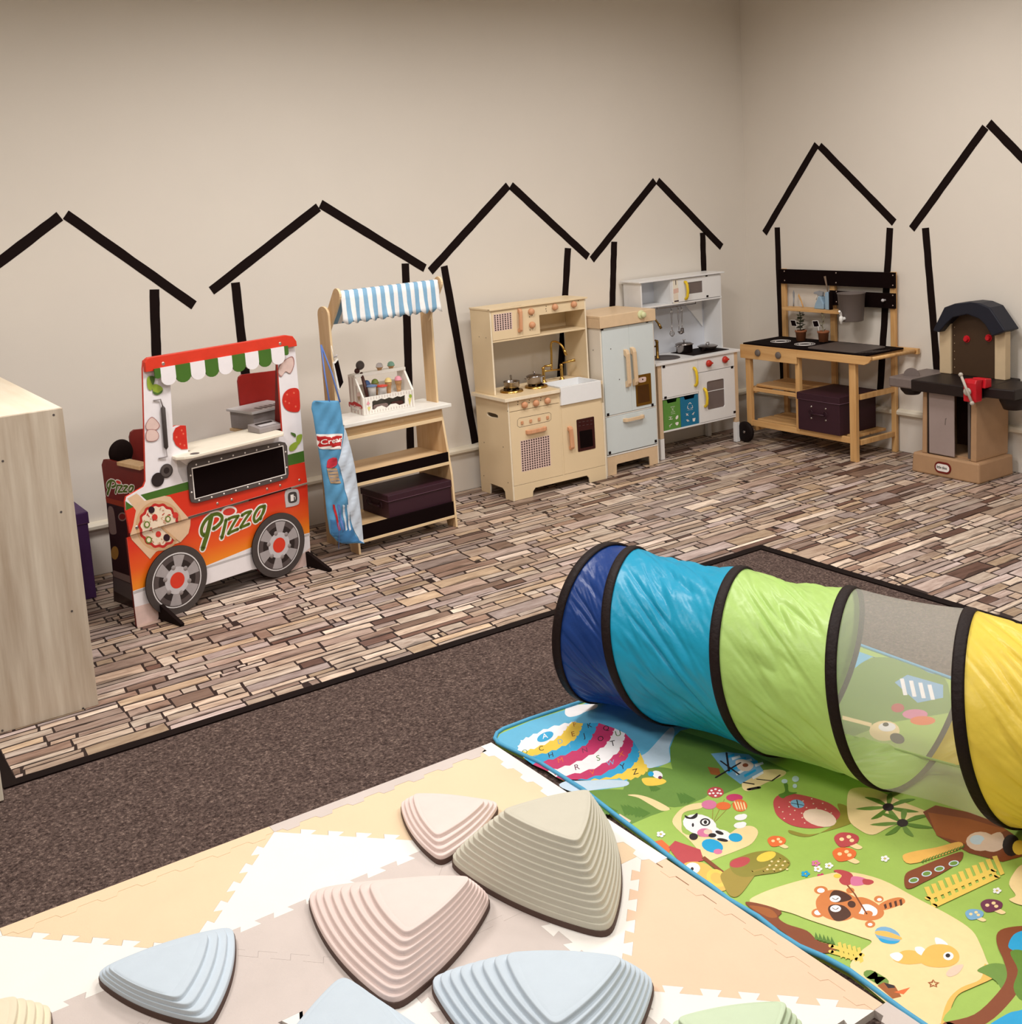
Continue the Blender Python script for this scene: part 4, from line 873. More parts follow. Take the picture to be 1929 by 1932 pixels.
    P_ = Print(g, lambda p: (lambda q: ((q[0]-a0)/sx*W_, q[1]))(K.f(p, yu)), lambda a, b, o: (a, yu-.002-o, b))
    P_.poly([z3(*q) for q in ((324, 322), (460, 302), (466, 442), (332, 462))], 'mushroom'); dots(P_, [z3(*q) for q in ((326, 324), (458, 306), (464, 440), (334, 460))], 7, 8, .0048, 'kdot')
    P_.rib([z3(283, 284), z3(530, 248)], .003, 'kdot')
    d = g.build('microwave_door', t, .0006)
    bar_handle(d, X(512, 272), X(518, 472), yu-.002, .020, 'peach')
    g = G().prism([(x_a+.001, zb+.002), (x_b, zb+.002), (x_b, X(672, 330)[1]), (W_-.0105, X(672, 330)[1]), (W_-.0105, HT-.012), (x_a+.001, HT-.012)], yu-.001, yu+.006, 'xz', 'kbeige'); g.build('hood_front', t, .0006)
    G().box(x_b-.004, x_b+.002, yu+.0065, ydk, zb+.001, HT-.013, 'kbeige').build('partition', t)
    G().box(x_b+.002, W_-.0105, ydk-.004, ydk, zb+.001, HT-.012, 'kbeige').build('back_panel', t)
    for x, y in ((600, 300), (608, 410), (775, 265), (915, 245)): q = X(x, y); knob(t, q[0], q[1], yu-.0012, .0185, 'peach')
    for x, y in ((593, 344), (612, 330), (597, 452), (618, 438), (715, 258), (713, 280), (716, 298), (953, 216)): G().disc(X(x, y), .003, 'kdot', lambda a, b: (a, yu-.0016, b), 8).build('dial_mark', t)
    for x, y in ((195, 507), (252, 515)): a = K.r(z3(x, y), 0); G().disc(a, .003, 'kdot', lambda u, v: (-.0006, u, v), 8).build('screw_hole', t)
    # hob plates
    for x, y in ((430, 965), (670, 925)):
        q = K.t(zk(*((430, 960) if x == 430 else (985, 870))), HC)
        q = K.t(zk(430, 950), HC) if x == 430 else K.t(zk(990, 850), HC)
        h_ = thing_part = G().lathe([(0, .010), (.048, .010), (.052, .012), (.064, .011), (.066, 0)], (q[0], q[1], HC+.0004), 'gold', 30).build('hob_ring', t)
        for k in range(4):
            a = PI/2*k+.5; G().obox((q[0]+.030*math.cos(a), q[1]+.030*math.sin(a), HC+.017), (.018*math.cos(a), .018*math.sin(a), 0), (-.003*math.sin(a), .003*math.cos(a), 0), (0, 0, .005), 'black').build('pan_support', h_)
        hobs.append((q[0], q[1]))
    # bridge tap
    fy = .235; ft = lambda x, y: K.f(zk(x, y), fy); g = G()
    tp = lambda x, y: (ft(x, y)[0], fy, ft(x, y)[1])
    for x, yb in ((1165, 690), (1575, 640)):
        q = ft(x, yb); top_ = ft(x-20, yb-345); g.lathe([(.018, 0), (.018, .003), (.011, .006), (.0085, .02), (.0085, top_[1]-q[1]-.012), (.011, top_[1]-q[1]-.008), (.009, top_[1]-q[1]), (0, top_[1]-q[1]+.004)], (q[0], fy, HC+.0004), 'gold', 16)
    g.tube([tp(1160, 490), tp(1350, 465), tp(1570, 440)], .0052, 'gold', 10)
    sp = [tp(1350, 440), tp(1340, 200)]; u = lambda x, y: (K.f(z3(x, y), fy)[0], fy, K.f(z3(x, y), fy)[1])
    c_ = [u(795, 780), u(793, 640), u(790, 590), u(797, 552), (u(815, 545)[0], fy-.02, u(815, 545)[2]), (u(832, 565)[0], fy-.045, u(832, 565)[2]), (u(845, 600)[0], fy-.06, u(845, 600)[2]), (u(857, 650)[0], fy-.07, u(857, 652)[2])]
    g.tube(cm(c_, 4, False), .0062, 'gold', 10); b0 = c_[-2]; b1 = c_[-1]; g.tube([b0, b1], [.008, .0085], 'gold', 12); g.build('tap', t)
    for (x0, y0), (x1, y1), dd in (((1165, 370), (1290, 340), -.03), ((1590, 300), (1770, 215), -.045)):
        a, b = tp(x0, y0), tp(x1, y1); G().tube([a, ((a[0]+b[0])/2, fy+dd*.3, (a[2]+b[2])/2-.002), (b[0], fy+dd, b[2]), ], [.004, .007, .009], 'gold', 10).build('tap_lever', t)
    a = u(955, 458); G().disc((a[0], a[2]), .006, 'kdot', lambda x, y: (W_-.0106, .23, y), 12)
    return HC
hobs = []
HC = beige_kitchen()
def pan(fr, r, h, label, cat, group, lid=False, handle=None, lidmat='steel', name='cooking_pot', side=2):
    t = thing(name, label, cat, fr, group)
    G().lathe([(0, 0), (r*.9, 0), (r*.96, .004), (r, h-.002), (r*1.06, h), (r*1.05, h+.002), (r*.96, h), (r*.93, .006), (0, .004)], (0, 0, 0), 'steel', 32).build('bowl', t)
    if lid:
        l = G().lathe([(r*1.03, h+.0025), (r*1.04, h+.004), (r*.8, h+.010), (r*.3, h+.014), (0, h+.0145)], (0, 0, 0), lidmat, 32).build('lid', t)
        G().lathe([(0, h+.0145), (.004, h+.0145), (.003, h+.022), (.009, h+.026), (.009, h+.029), (0, h+.030)], (0, 0, 0), 'steel', 16).build('lid_knob', l)
    if handle is not None:
        c_, s_ = math.cos(handle), math.sin(handle); G().tube([(c_*r, s_*r, h-.006), (c_*(r+.03), s_*(r+.03), h+.002), (c_*(r+.10), s_*(r+.10), h+.008)], [.004, .0045, .007], 'steel', 8).build('handle', t)
    else:
        for sg in (-1, 1): G().tube([(sg*r, -.014, h-.008), (sg*(r+.016), -.010, h-.005), (sg*(r+.018), 0, h-.004), (sg*(r+.016), .010, h-.005), (sg*r, .014, h-.008)], .0028, 'steel', 6).build('side_handle', t)
    return t
pan(K.sub(hobs[0][0]+.003, hobs[0][1], HC+.0228), .045, .034, 'small open steel saucepan on the left gold hob of the beige kitchen', 'toy saucepan', 'steel toy pans', handle=1.0, name='saucepan')
pan(K.sub(hobs[1][0]-.008, hobs[1][1], HC+.0228), .046, .040, 'small steel pot with knobbed lid on the right gold hob of the beige kitchen', 'toy pot', 'steel toy pans', lid=True)

# ================================================================== fridge
FR = Fr(-1.5834, -.3693, .0276)
M('fr_door', (214, 224, 226), .35, var=.01); M('fr_wood', (226, 198, 162), .45, var=.04); M('fr_side', (238, 230, 216), .5, var=.01); M('disp', (112, 76, 16), .3); M('disp_in', (78, 46, 10), .4); M('knob_green', (220, 224, 176), .4)
def fridge():
    t = thing('play_fridge', 'white toy fridge-freezer with wooden top, two long wooden handles and a bottom drawer', 'play fridge', FR)
    W_, D_, H_ = .4168, .335, .9474; f = lambda x, y, ly=0: FR.f(z3(x, y), ly); yl = -.0
    zt = f(1195, 440)[1]
    for x in (0, W_-.009): G().prism([(.0, 0), (D_, 0), (D_, zt+.0), (0, zt)], x, x+.009, 'yz', 'fr_side').build('side_panel', t, .0008)
    G().box(.0095, W_-.0095, D_-.008, D_, .0, zt, 'fr_side').build('back_panel', t)
    G().box(-.012, W_+.004, -.02, -.008, zt+.001, H_, 'fr_wood').build('top_rail', t, .003)
    G().box(-.012, W_+.004, -.0075, D_, H_-.014, H_, 'fr_wood').build('top_board', t, .002)
    G().box(-.012, -.002, -.0075, D_, zt+.001, H_-.0145, 'fr_wood').build('top_side_rail', t, .001); G().box(W_-.006, W_+.004, -.0075, D_, zt+.001, H_-.0145, 'fr_wood').build('top_side_rail', t, .001)
    zd = f(1250, 1168)[1]; zl = f(1280, 1492)[1]; xm = f(1440, 700)[0]
    for a, b in ((.010, xm-.0005), (xm+.0005, W_-.010)): G().box(a, b, -.006, .002, zd+.004, zt-.003, 'fr_door').build('door', t, .0015)
    G().box(.009, W_-.009, -.003, D_-.01, zd-.006, zd+.002, 'white').build('shelf_board', t, .0008)
    dr = G().box(.010, W_-.010, -.006, .004, zl+.008, zd-.008, 'fr_door').build('drawer', t, .0015)
    bar_handle(dr, f(1380, 1198), f(1548, 1160), -.006, .020, 'fr_wood', out=.026)
    G().box(.009, W_-.009, -.003, D_-.01, zl-.006, zl+.003, 'white').build('shelf_board', t, .0008)
    a, b = f(1335, 1640)[0], f(1612, 1560)[0]
    G().prism([(.009, 0), (a, 0), (a+.003, .055), (a+.01, .06), (b-.01, .06), (b-.003, .055), (b, 0), (W_-.009, 0), (W_-.009, zl-.007), (.009, zl-.007)], -.001, .008, 'xz', 'fr_wood').build('plinth', t, .001)
    for x0, x1 in ((1402, 1422), (1455, 1480)): bar_handle(t, f(x0, 608 if x0 < 1450 else 590, -.006), f(x1, 925 if x0 < 1450 else 912, -.006), -.006, .026, 'fr_wood', out=.030, th=.014)
    q = [f(*v, -.006) for v in ((1497, 828), (1610, 805), (1630, 1060), (1500, 1085))]
    g = G().prism(rrect(q[3][0]-.002, q[1][0]+.004, q[3][1], q[0][1], .004), -.0085, -.0061, 'xz', 'disp'); p = front(g, FR, -.0085)
    p.poly([z3(*v) for v in ((1505, 915), (1600, 895), (1610, 1040), (1512, 1062))], 'disp_in'); p.sm([z3(*v) for v in ((1520, 848), (1572, 838), (1578, 862), (1570, 878), (1524, 886), (1516, 868))], 'mushroom', 3); p.ell(z3, 1550, 860, 6, 7, 'kdot'); g.build('ice_dispenser', t)
    for x, y in ((1212, 443), (1585, 378), (1630, 1070), (1262, 1152), (1657, 1370), (1277, 1468)): q = f(x, y, -.006); G().box(q[0]-.008, q[0]+.008, -.009, -.0062, q[1]-.008, q[1]+.008, 'black').build('hinge', t)
    for x, y in ((1285, 607), (1357, 860)): q = f(x, y, -.006); G().disc(q, .0035, 'kdot', lambda a, b: (a, -.0066, b), 10).build('screw_hole', t)
    q = f(1535, 322, -.02); G().lathe([(0, .008), (.022, .008), (.026, .004), (.026, 0)], (q[0], -.0202, q[1]), 'knob_green', 26, 'y').build('dial_plate', t)
    knob(t, q[0]+.008, q[1]-.002, -.0284, .018, 'knob_green', 'knob', .018)
    a = FR.r(z3(1140, 617), 0); G().disc(a, .0035, 'kdot', lambda x, y: (-.0006, x, y), 10).build('screw_hole', t)
fridge()

# ================================================================== white kitchen
WK = Fr(-1.105, -.308, .0)
M('wk', (236, 236, 236), .35, var=.01); M('wk_wood', (220, 192, 158), .5, var=.04); M('yellow', (232, 198, 40), .35, var=.03); M('knob_red', (196, 52, 38), .35); M('pane', (120, 108, 104), .2, var=.03); M('bin_green', (96, 150, 66), .5); M('bin_blue', (30, 116, 156), .5)
def yellow_handle(t, p0, p1, ly):
    a, b = Vector((p0[0], ly, p0[1])), Vector((p1[0], ly, p1[1])); m = lambda k, o: a.lerp(b, k)+Vector((0, -o, 0))
    return G().tube([m(0, 0), m(.02, .010), m(.16, .021), m(.5, .026), m(.84, .021), m(.98, .010), m(1, 0)], [.009, .010, .009, .0085, .009, .010, .009], 'yellow', 12).build('handle', t)
def white_kitchen():
    t = thing('play_kitchen', 'white play kitchen with yellow handles, red knobs and wooden legs in the room corner', 'play kitchen', WK)
    W_, D_, H_ = .676, .29, 1.09; zc_ = .602; f = lambda x, y, ly=0: WK.f(z4(x, y), ly)
    zsock = f(650, 1612)[1]
    for x in (0, W_-.030):
        for y in (0, D_-.03):
            l = G().box(x, x+.030, y, y+.026, zsock, zc_-.016, 'wk_wood').build('leg', t, .0015)
            G().box(x-.001, x+.031, y-.001, y+.027, 0, zsock-.0005, 'wk').build('leg_end', l, .0015)
    G().box(-.022, W_+.016, -.012, D_, zc_-.0155, zc_, 'wk').build('counter', t, .002)
    zb = f(720, 1538)[1]; xm = f(1000, 1000)[0]
    zk_ = f(690, 1262)[1]                              # shelf above bins
    G().box(.028, W_-.028, 0, D_, zb-.006, zb+.004, 'wk').build('bottom_board', t, .001)
    for x in (.0305, xm-.003, W_-.0365): G().box(x, x+.006, .010, D_-.002, zb+.0045, zc_-.016, 'wk').build('partition', t)
    G().box(.037, W_-.037, D_-.006, D_-.002, zb+.0045, zc_-.016, 'wk').build('back_panel', t)
    G().box(.0305, xm-.0035, .0, D_-.007, zk_-.004, zk_+.004, 'wk').build('shelf', t, .0008)
    d = G().box(.031, xm-.001, -.002, .008, zk_+.006, zc_-.018, 'wk').build('sink_door', t, .0012)
    yellow_handle(d, f(960, 985), f(972, 1138), -.002)
    zs_ = f(1002, 1030)[1]
    G().box(xm+.001, W_-.031, -.002, .008, zs_+.002, zc_-.018, 'wk').build('control_panel', t, .0012)
    d = [f(*q) for q in ((1075, 1105), (1225, 1062), (1245, 1305), (1090, 1350))]
    wx0, wx1, wz0, wz1 = d[0][0], d[1][0], d[3][1]+.0, d[0][1]
    g = G().prism([(xm+.001, zb+.006), (W_-.031, zb+.006), (W_-.031, zs_-.001), (xm+.001, zs_-.001)], -.002, .008, 'xz', 'wk', [rrect(wx0, wx1, wz0, wz1, .014)]); dd = g.build('oven_door', t, .0012)
    gl = G().prism(rrect(wx0+.0005, wx1-.0005, wz0+.0005, wz1-.0005, .0135), .0035, .005, 'xz', 'pane').build('window', dd)
    zr_ = f(1100, 1190)[1]; G().box(wx0, wx1, .001, .0033, zr_-.002, zr_+.002, 'wk').build('oven_rack', dd)
    yellow_handle(dd, f(1050, 1165), f(1058, 1318), -.002)
    for x, y in ((1088, 945), (1228, 912)):
        q = f(x, y, -.002); k = knob(t, q[0], q[1], -.0022, .022, 'knob_red'); G().obox((q[0], -.027, q[1]), (.017, 0, .003), (0, .004, 0), (-.0008, 0, .0045), 'knob_red').build('knob_grip', k, .001)
    for x, y in ((700, 975), (715, 1243), (1293, 978), (1315, 1367)): q = f(x, y); G().box(q[0]-.009, q[0]+.009, -.005, -.0022, q[1]-.007, q[1]+.007, 'black').build('hinge', t)
    # hob and sink set in the counter
    P = [WK.t(z4(*q), zc_) for q in ((728, 852), (980, 795), (1255, 815), (945, 882))]
    hb = G().box(.33, .64, .035, .245, zc_+.0002, zc_+.003, 'black'); hb.build('hob', t, .001)
    G().lathe([(.0, .0008), (.085, .001), (.088, .0035), (.098, .004), (.102, .0)], (.17, .13, zc_), 'dgrey', 32).build('sink_bowl', t)
    # bins
    # uprights with triangular braces and top cupboard
    yu = .125; D2 = D_
    a = WK.f(z4(1095, 180), yu); top = H_
    fu = lambda x, y: WK.f(z4(x, y), yu)
    zt = fu(1100, 165)[1]; xr_ = fu(1098, 300)[0]; xl = fu(405, 300)[0]; zt = fu(1110, 160)[1]
    xR = W_-.012
    zlow = fu(1095, 380)[1]
    for x in (.0, W_-.010):
        G().prism([(yu, zlow-.01), (D2-.002, zlow-.01), (D2-.002, zt-.010), (yu, zt-.010)], x, x+.010, 'yz', 'wk').build('cupboard_side', t, .0008)
        G().prism([(yu+.0, zlow-.0105), (yu, zc_+.001), (D2-.002, zc_+.001), (D2-.002, zlow-.0105)], x, x+.010, 'yz', 'wk').build('upright', t, .0008)
    G().box(-.022, W_+.018, yu-.016, D2, zt-.0095, zt, 'wk').build('top_board', t, .0015)
    G().box(.0, W_, yu-.003, D2-.004, zlow-.010, zlow, 'wk').build('cupboard_bottom', t, .001)
    xp = fu(765, 300)[0]; G().box(xp-.004, xp+.004, yu, D2-.004, zlow+.0005, zt-.010, 'wk').build('partition', t)
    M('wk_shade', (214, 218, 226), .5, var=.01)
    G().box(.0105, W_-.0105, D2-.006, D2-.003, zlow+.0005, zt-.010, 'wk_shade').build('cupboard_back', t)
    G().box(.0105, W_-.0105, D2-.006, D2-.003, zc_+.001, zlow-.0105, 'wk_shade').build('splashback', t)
    G().prism([(xR-.19, zlow-.0105), (xR-.02, zlow-.0105), (xR-.02, zlow-.2), ], D2-.016, D2-.0065, 'xz', 'wk').build('brace', t)
    d = [fu(*q) for q in ((905, 245), (1035, 228), (1040, 322), (915, 350))]
    g = G().prism([(xp+.006, zlow+.003), (W_-.011, zlow+.003), (W_-.011, zt-.013), (xp+.006, zt-.013)], yu-.003, yu+.005, 'xz', 'wk', [[(d[0][0], d[3][1]+.004), (d[1][0], d[3][1]+.004), (d[1][0], d[1][1]), (d[0][0], d[1][1])]]); dm = g.build('microwave_door', t, .001)
    G().box(d[0][0]+.0005, d[1][0]-.0005, yu+.001, yu+.003, d[3][1]+.0045, d[1][1]-.0005, 'pane').build('window', dm)
    yellow_handle(dm, fu(882, 238), fu(888, 385), yu-.003)
    a, b = fu(778, 225), fu(828, 420); G().box(a[0], b[0], yu-.0042, yu-.0032, b[1], a[1], 'offwhite').build('care_label', t)
    g = G(); p = Print(g, lambda q: WK.f(q, yu), lambda u, v, o: (u, yu-.0043-o, v)); M('labelpink', (226, 190, 176), .5); M('ink', (60, 40, 50), .6)
    p.poly([z4(*q) for q in ((782, 302), (826, 290), (828, 330), (784, 342))], 'labelpink'); p.rib([z4(802, 228), z4(804, 262)], .006, 'ink'); p.poly([z4(*q) for q in ((790, 402), (828, 396), (830, 408), (792, 414))], 'ink')
    for i in range(5): p.rib([z4(784, 350+i*10), z4(824, 343+i*10)], .0012, 'labelpink')
    g.build('label_print', t)
    for x, y in ((1070, 183), (1078, 362)): q = fu(x, y); G().box(q[0]-.008, q[0]+.008, yu-.006, yu-.0032, q[1]-.006, q[1]+.006, 'black').build('hinge', t)
    G().tube([(.16, yu+.04, zlow-.028), (W_*.72, yu+.04, zlow-.028)], .003, 'steel', 8).build('utensil_rail', t)
    for x in (.16, W_*.72): G().tube([(x, yu+.04, zlow-.028), (x, yu+.04, zlow-.0105)], .003, 'steel', 8).build('rail_bracket', t)
    # brass tap
    M('brass', (150, 118, 60), .3, metal=1, var=.06)
    fy = .15; u = lambda x, y, dy=0: (WK.f(zf(x, y), fy)[0], fy+dy, WK.f(zf(x, y), fy)[1])
    g = G(); b = u(735, 1310); b = (b[0], fy, zc_+.001)
    g.lathe([(.016, 0), (.016, .004), (.010, .008), (.009, u(720, 1060)[2]-zc_), (.011, u(720, 1040)[2]-zc_), (.007, u(720, 990)[2]-zc_), (0, u(720, 985)[2]-zc_)], b, 'brass', 14)
    bx = b[0]-.085
    g.lathe([(.016, 0), (.016, .004), (.010, .008), (.009, u(720, 1060)[2]-zc_), (0, u(720, 985)[2]-zc_)], (bx, fy, zc_+.001), 'brass', 14)
    zz = u(660, 1135)[2]; g.tube([(bx, fy, zz), (b[0], fy, zz)], .005, 'brass', 8); mx_ = (bx+b[0])/2
    g.tube(cm([(mx_, fy, zz), (mx_, fy, u(600, 800)[2]), (mx_, fy, u(600, 560)[2]), (mx_+.012, fy-.01, u(610, 495)[2]+.006), (u(655, 540)[0], fy-.02, u(655, 540)[2]), u(700, 630, -.03), u(725, 710, -.035)], 4, False), .0062, 'brass', 10)
    g.tube([u(695, 610, -.028), u(730, 715, -.036)], .0085, 'brass', 10); g.build('tap', t)
    G().tube([(b[0], fy, u(700, 1000)[2]), (b[0]-.03, fy-.02, u(650, 1000)[2]+.004)], [.004, .006], 'brass', 8).build('tap_lever', t)
    return zc_, zb, zk_, xm, zlow, yu
zc_, zb_, zk_, xm_, zlow_, yu_ = white_kitchen()
# recycling bins
def bin_(x0, x1, mat, label, icons):
    fr = WK.sub(x0, .004, zb_+.0045); h = zk_-.0045-zb_-.0045-.004; w_ = x1-x0
    t = thing('toy_bin', label, 'toy bin', fr, 'sorting bins in the white kitchen')
    fp = [(0, 0), (w_, 0), (w_, h), (w_*.82, h), (w_*.78, h-.022), (w_*.26, h-.022), (w_*.2, h), (0, h)]
    g = G().prism(fp, 0, .004, 'xz', mat); p = Print(g, lambda q: WK.f(q, .004), lambda a, b, o: (a-x0, -o, b-zb_-.0045)); icons(p); g.build('front_panel', t, .0006)
    g = G(); g.box(0, .004, .0045, .22, 0, h-.004, mat); g.box(w_-.004, w_, .0045, .22, 0, h-.004, mat); g.box(.004, w_-.004, .0045, .22, 0, .004, mat); g.box(.004, w_-.004, .216, .22, .004, h-.004, mat); g.build('tray', t)
def ic_green(p):
    p.rib([z4(*q) for q in ((762, 1325), (800, 1318), (775, 1345), (800, 1365), (765, 1372), (785, 1345))], .003, 'text_white', True)
    for q in ((748, 1412, 775, 1410), (762, 1410, 762, 1432), (748, 1432, 780, 1428), (750, 1488, 775, 1470), (755, 1500, 760, 1480)): p.rib([z4(q[0], q[1]), z4(q[2], q[3])], .0035, 'text_white')
    p.sm([z4(*q) for q in ((805, 1420), (815, 1400), (828, 1398), (826, 1420), (812, 1432))], 'text_white'); p.sm([z4(*q) for q in ((803, 1462), (830, 1455), (826, 1478), (812, 1482))], 'text_white')
    p.rib([z4(765, 1386), z4(802, 1379)], .0014, 'text_white')
def ic_blue(p):
    for tr in (((918, 1300), (930, 1286), (942, 1296)), ((950, 1310), (955, 1330), (938, 1334)), ((922, 1338), (908, 1334), (912, 1314))): p.rib([z4(*q) for q in tr], .0045, 'text_white')
    p.rib([z4(908, 1352), z4(956, 1344)], .0014, 'text_white')
    for q in ((898, 1382, 915, 1398), (912, 1382, 900, 1398), (950, 1388, 968, 1370), (958, 1392, 962, 1378), (900, 1436, 912, 1450), (908, 1434, 922, 1446)): p.rib([z4(q[0], q[1]), z4(q[2], q[3])], .005, 'text_white')
    p.poly([z4(*q) for q in ((952, 1424), (978, 1418), (972, 1448), (956, 1450))], 'text_white')
x_s = .038; x_m = WK.f(z4(850, 1380), .004)[0]
bin_(x_s, x_m-.001, 'bin_green', 'green toy sorting bin on the lower left shelf of the white kitchen', ic_green)
bin_(x_m+.001, xm_-.004, 'bin_blue', 'blue toy recycling bin with white arrows on the shelf of the white kitchen', ic_blue)
# pots on the hob
q = WK.t(z4(882, 850), zc_+.003); pan(WK.sub(q[0], q[1], zc_+.0035), .054, .052, 'steel stockpot with two side handles and glass lid on the white kitchen hob', 'toy pot', 'steel toy pans', lid=True)
q = WK.t(z4(1085, 826), zc_+.003); t = thing('frying_pan', 'shallow steel frying pan with lid at the right of the white kitchen hob', 'toy frying pan', WK.sub(q[0], q[1], zc_+.0035))
G().lathe([(0, 0), (.045, 0), (.062, .022), (.066, .024), (.064, .025), (.058, .021), (.043, .003), (0, .003)], (0, 0, 0), 'dgrey', 32).build('bowl', t)
G().lathe([(.062, .0255), (.05, .031), (.02, .034), (0, .0345)], (0, 0, 0), 'steel', 32).build('lid', t)
G().tube([(-.012, 0, .034), (-.012, 0, .046), (.012, 0, .046), (.012, 0, .034)], .003, 'steel', 8).build('lid_handle', t)
G().tube([(-.05, -.035, .018), (-.08, -.055, .022), (-.118, -.08, .022)], [.005, .006, .008], 'black', 8).build('handle', t)
# hanging utensils
fr_u = lambda x: WK.sub(WK.f(z4(x, 500), yu_+.04)[0], yu_+.04, zlow_-.036)
def uh(x, y): q = WK.f(z4(x, y), yu_+.04); return q
def utensil(x, label, head):
    b = uh(x, 470); fr = WK.sub(b[0], yu_+.034, zlow_-.028); t = thing('toy_utensil', label, 'toy utensil', fr, 'steel utensils hanging in the white kitchen')
    G().tube([(0, .006, .004), (0, .010, -.002), (0, .004, -.008), (0, 0, -.012)], .0018, 'steel', 6).build('hook', t)
    z0 = -.012; G().tube([(-.003, 0, z0), (-.006, 0, z0-.03), (-.004, 0, z0-.07), (.0, 0, z0-.1), (.004, 0, z0-.07), (.006, 0, z0-.03), (.003, 0, z0)], .0016, 'steel', 6).build('loop_handle', t)
    head(t, z0-.1)
def h_masher(t, z):
    G().tube([(0, 0, z), (0, 0, z-.035)], .0022, 'steel', 6).build('shaft', t); 
    for k in range(4): a = PI*k/4; G().tube(cm([(0, 0, z-.03), (.014*math.cos(a), .010*math.sin(a), z-.045), (.016*math.cos(a), .012*math.sin(a), z-.06), (0, 0, z-.074), (-.016*math.cos(a), -.012*math.sin(a), z-.06), (-.014*math.cos(a), -.010*math.sin(a), z-.045)], 3), .0013, 'steel', 5, closed=True).build('whisk_wire', t)
def h_ladle(t, z):
    G().tube([(0, 0, z), (0, 0, z-.04)], .0022, 'steel', 6).build('shaft', t)
    G().lathe([(0, -.018), (.012, -.014), (.019, -.003), (.020, .002), (.018, .001), (.011, -.011), (0, -.015)], (.0, -.016, z-.048), 'steel', 20).build('ladle_cup', t)
def h_spat(t, z):
    G().tube([(0, 0, z), (0, 0, z-.03)], .0022, 'steel', 6).build('shaft', t); g = G()
    g.prism([(-.013, z-.03), (.013, z-.03), (.016, z-.062), (-.016, z-.062)], -.001, .001, 'xz', 'steel', [[(-.008+i*.006, z-.035), (-.005+i*.006, z-.035), (-.005+i*.006, z-.057), (-.008+i*.006, z-.057)] for i in range(3)]); g.build('blade', t)
utensil(762, 'steel toy whisk hanging leftmost under the white kitchen cupboard', h_masher)
utensil(822, 'steel toy ladle hanging in the middle under the white kitchen cupboard', h_ladle)
utensil(850, 'steel toy slotted turner hanging at the right under the white kitchen cupboard', h_spat)
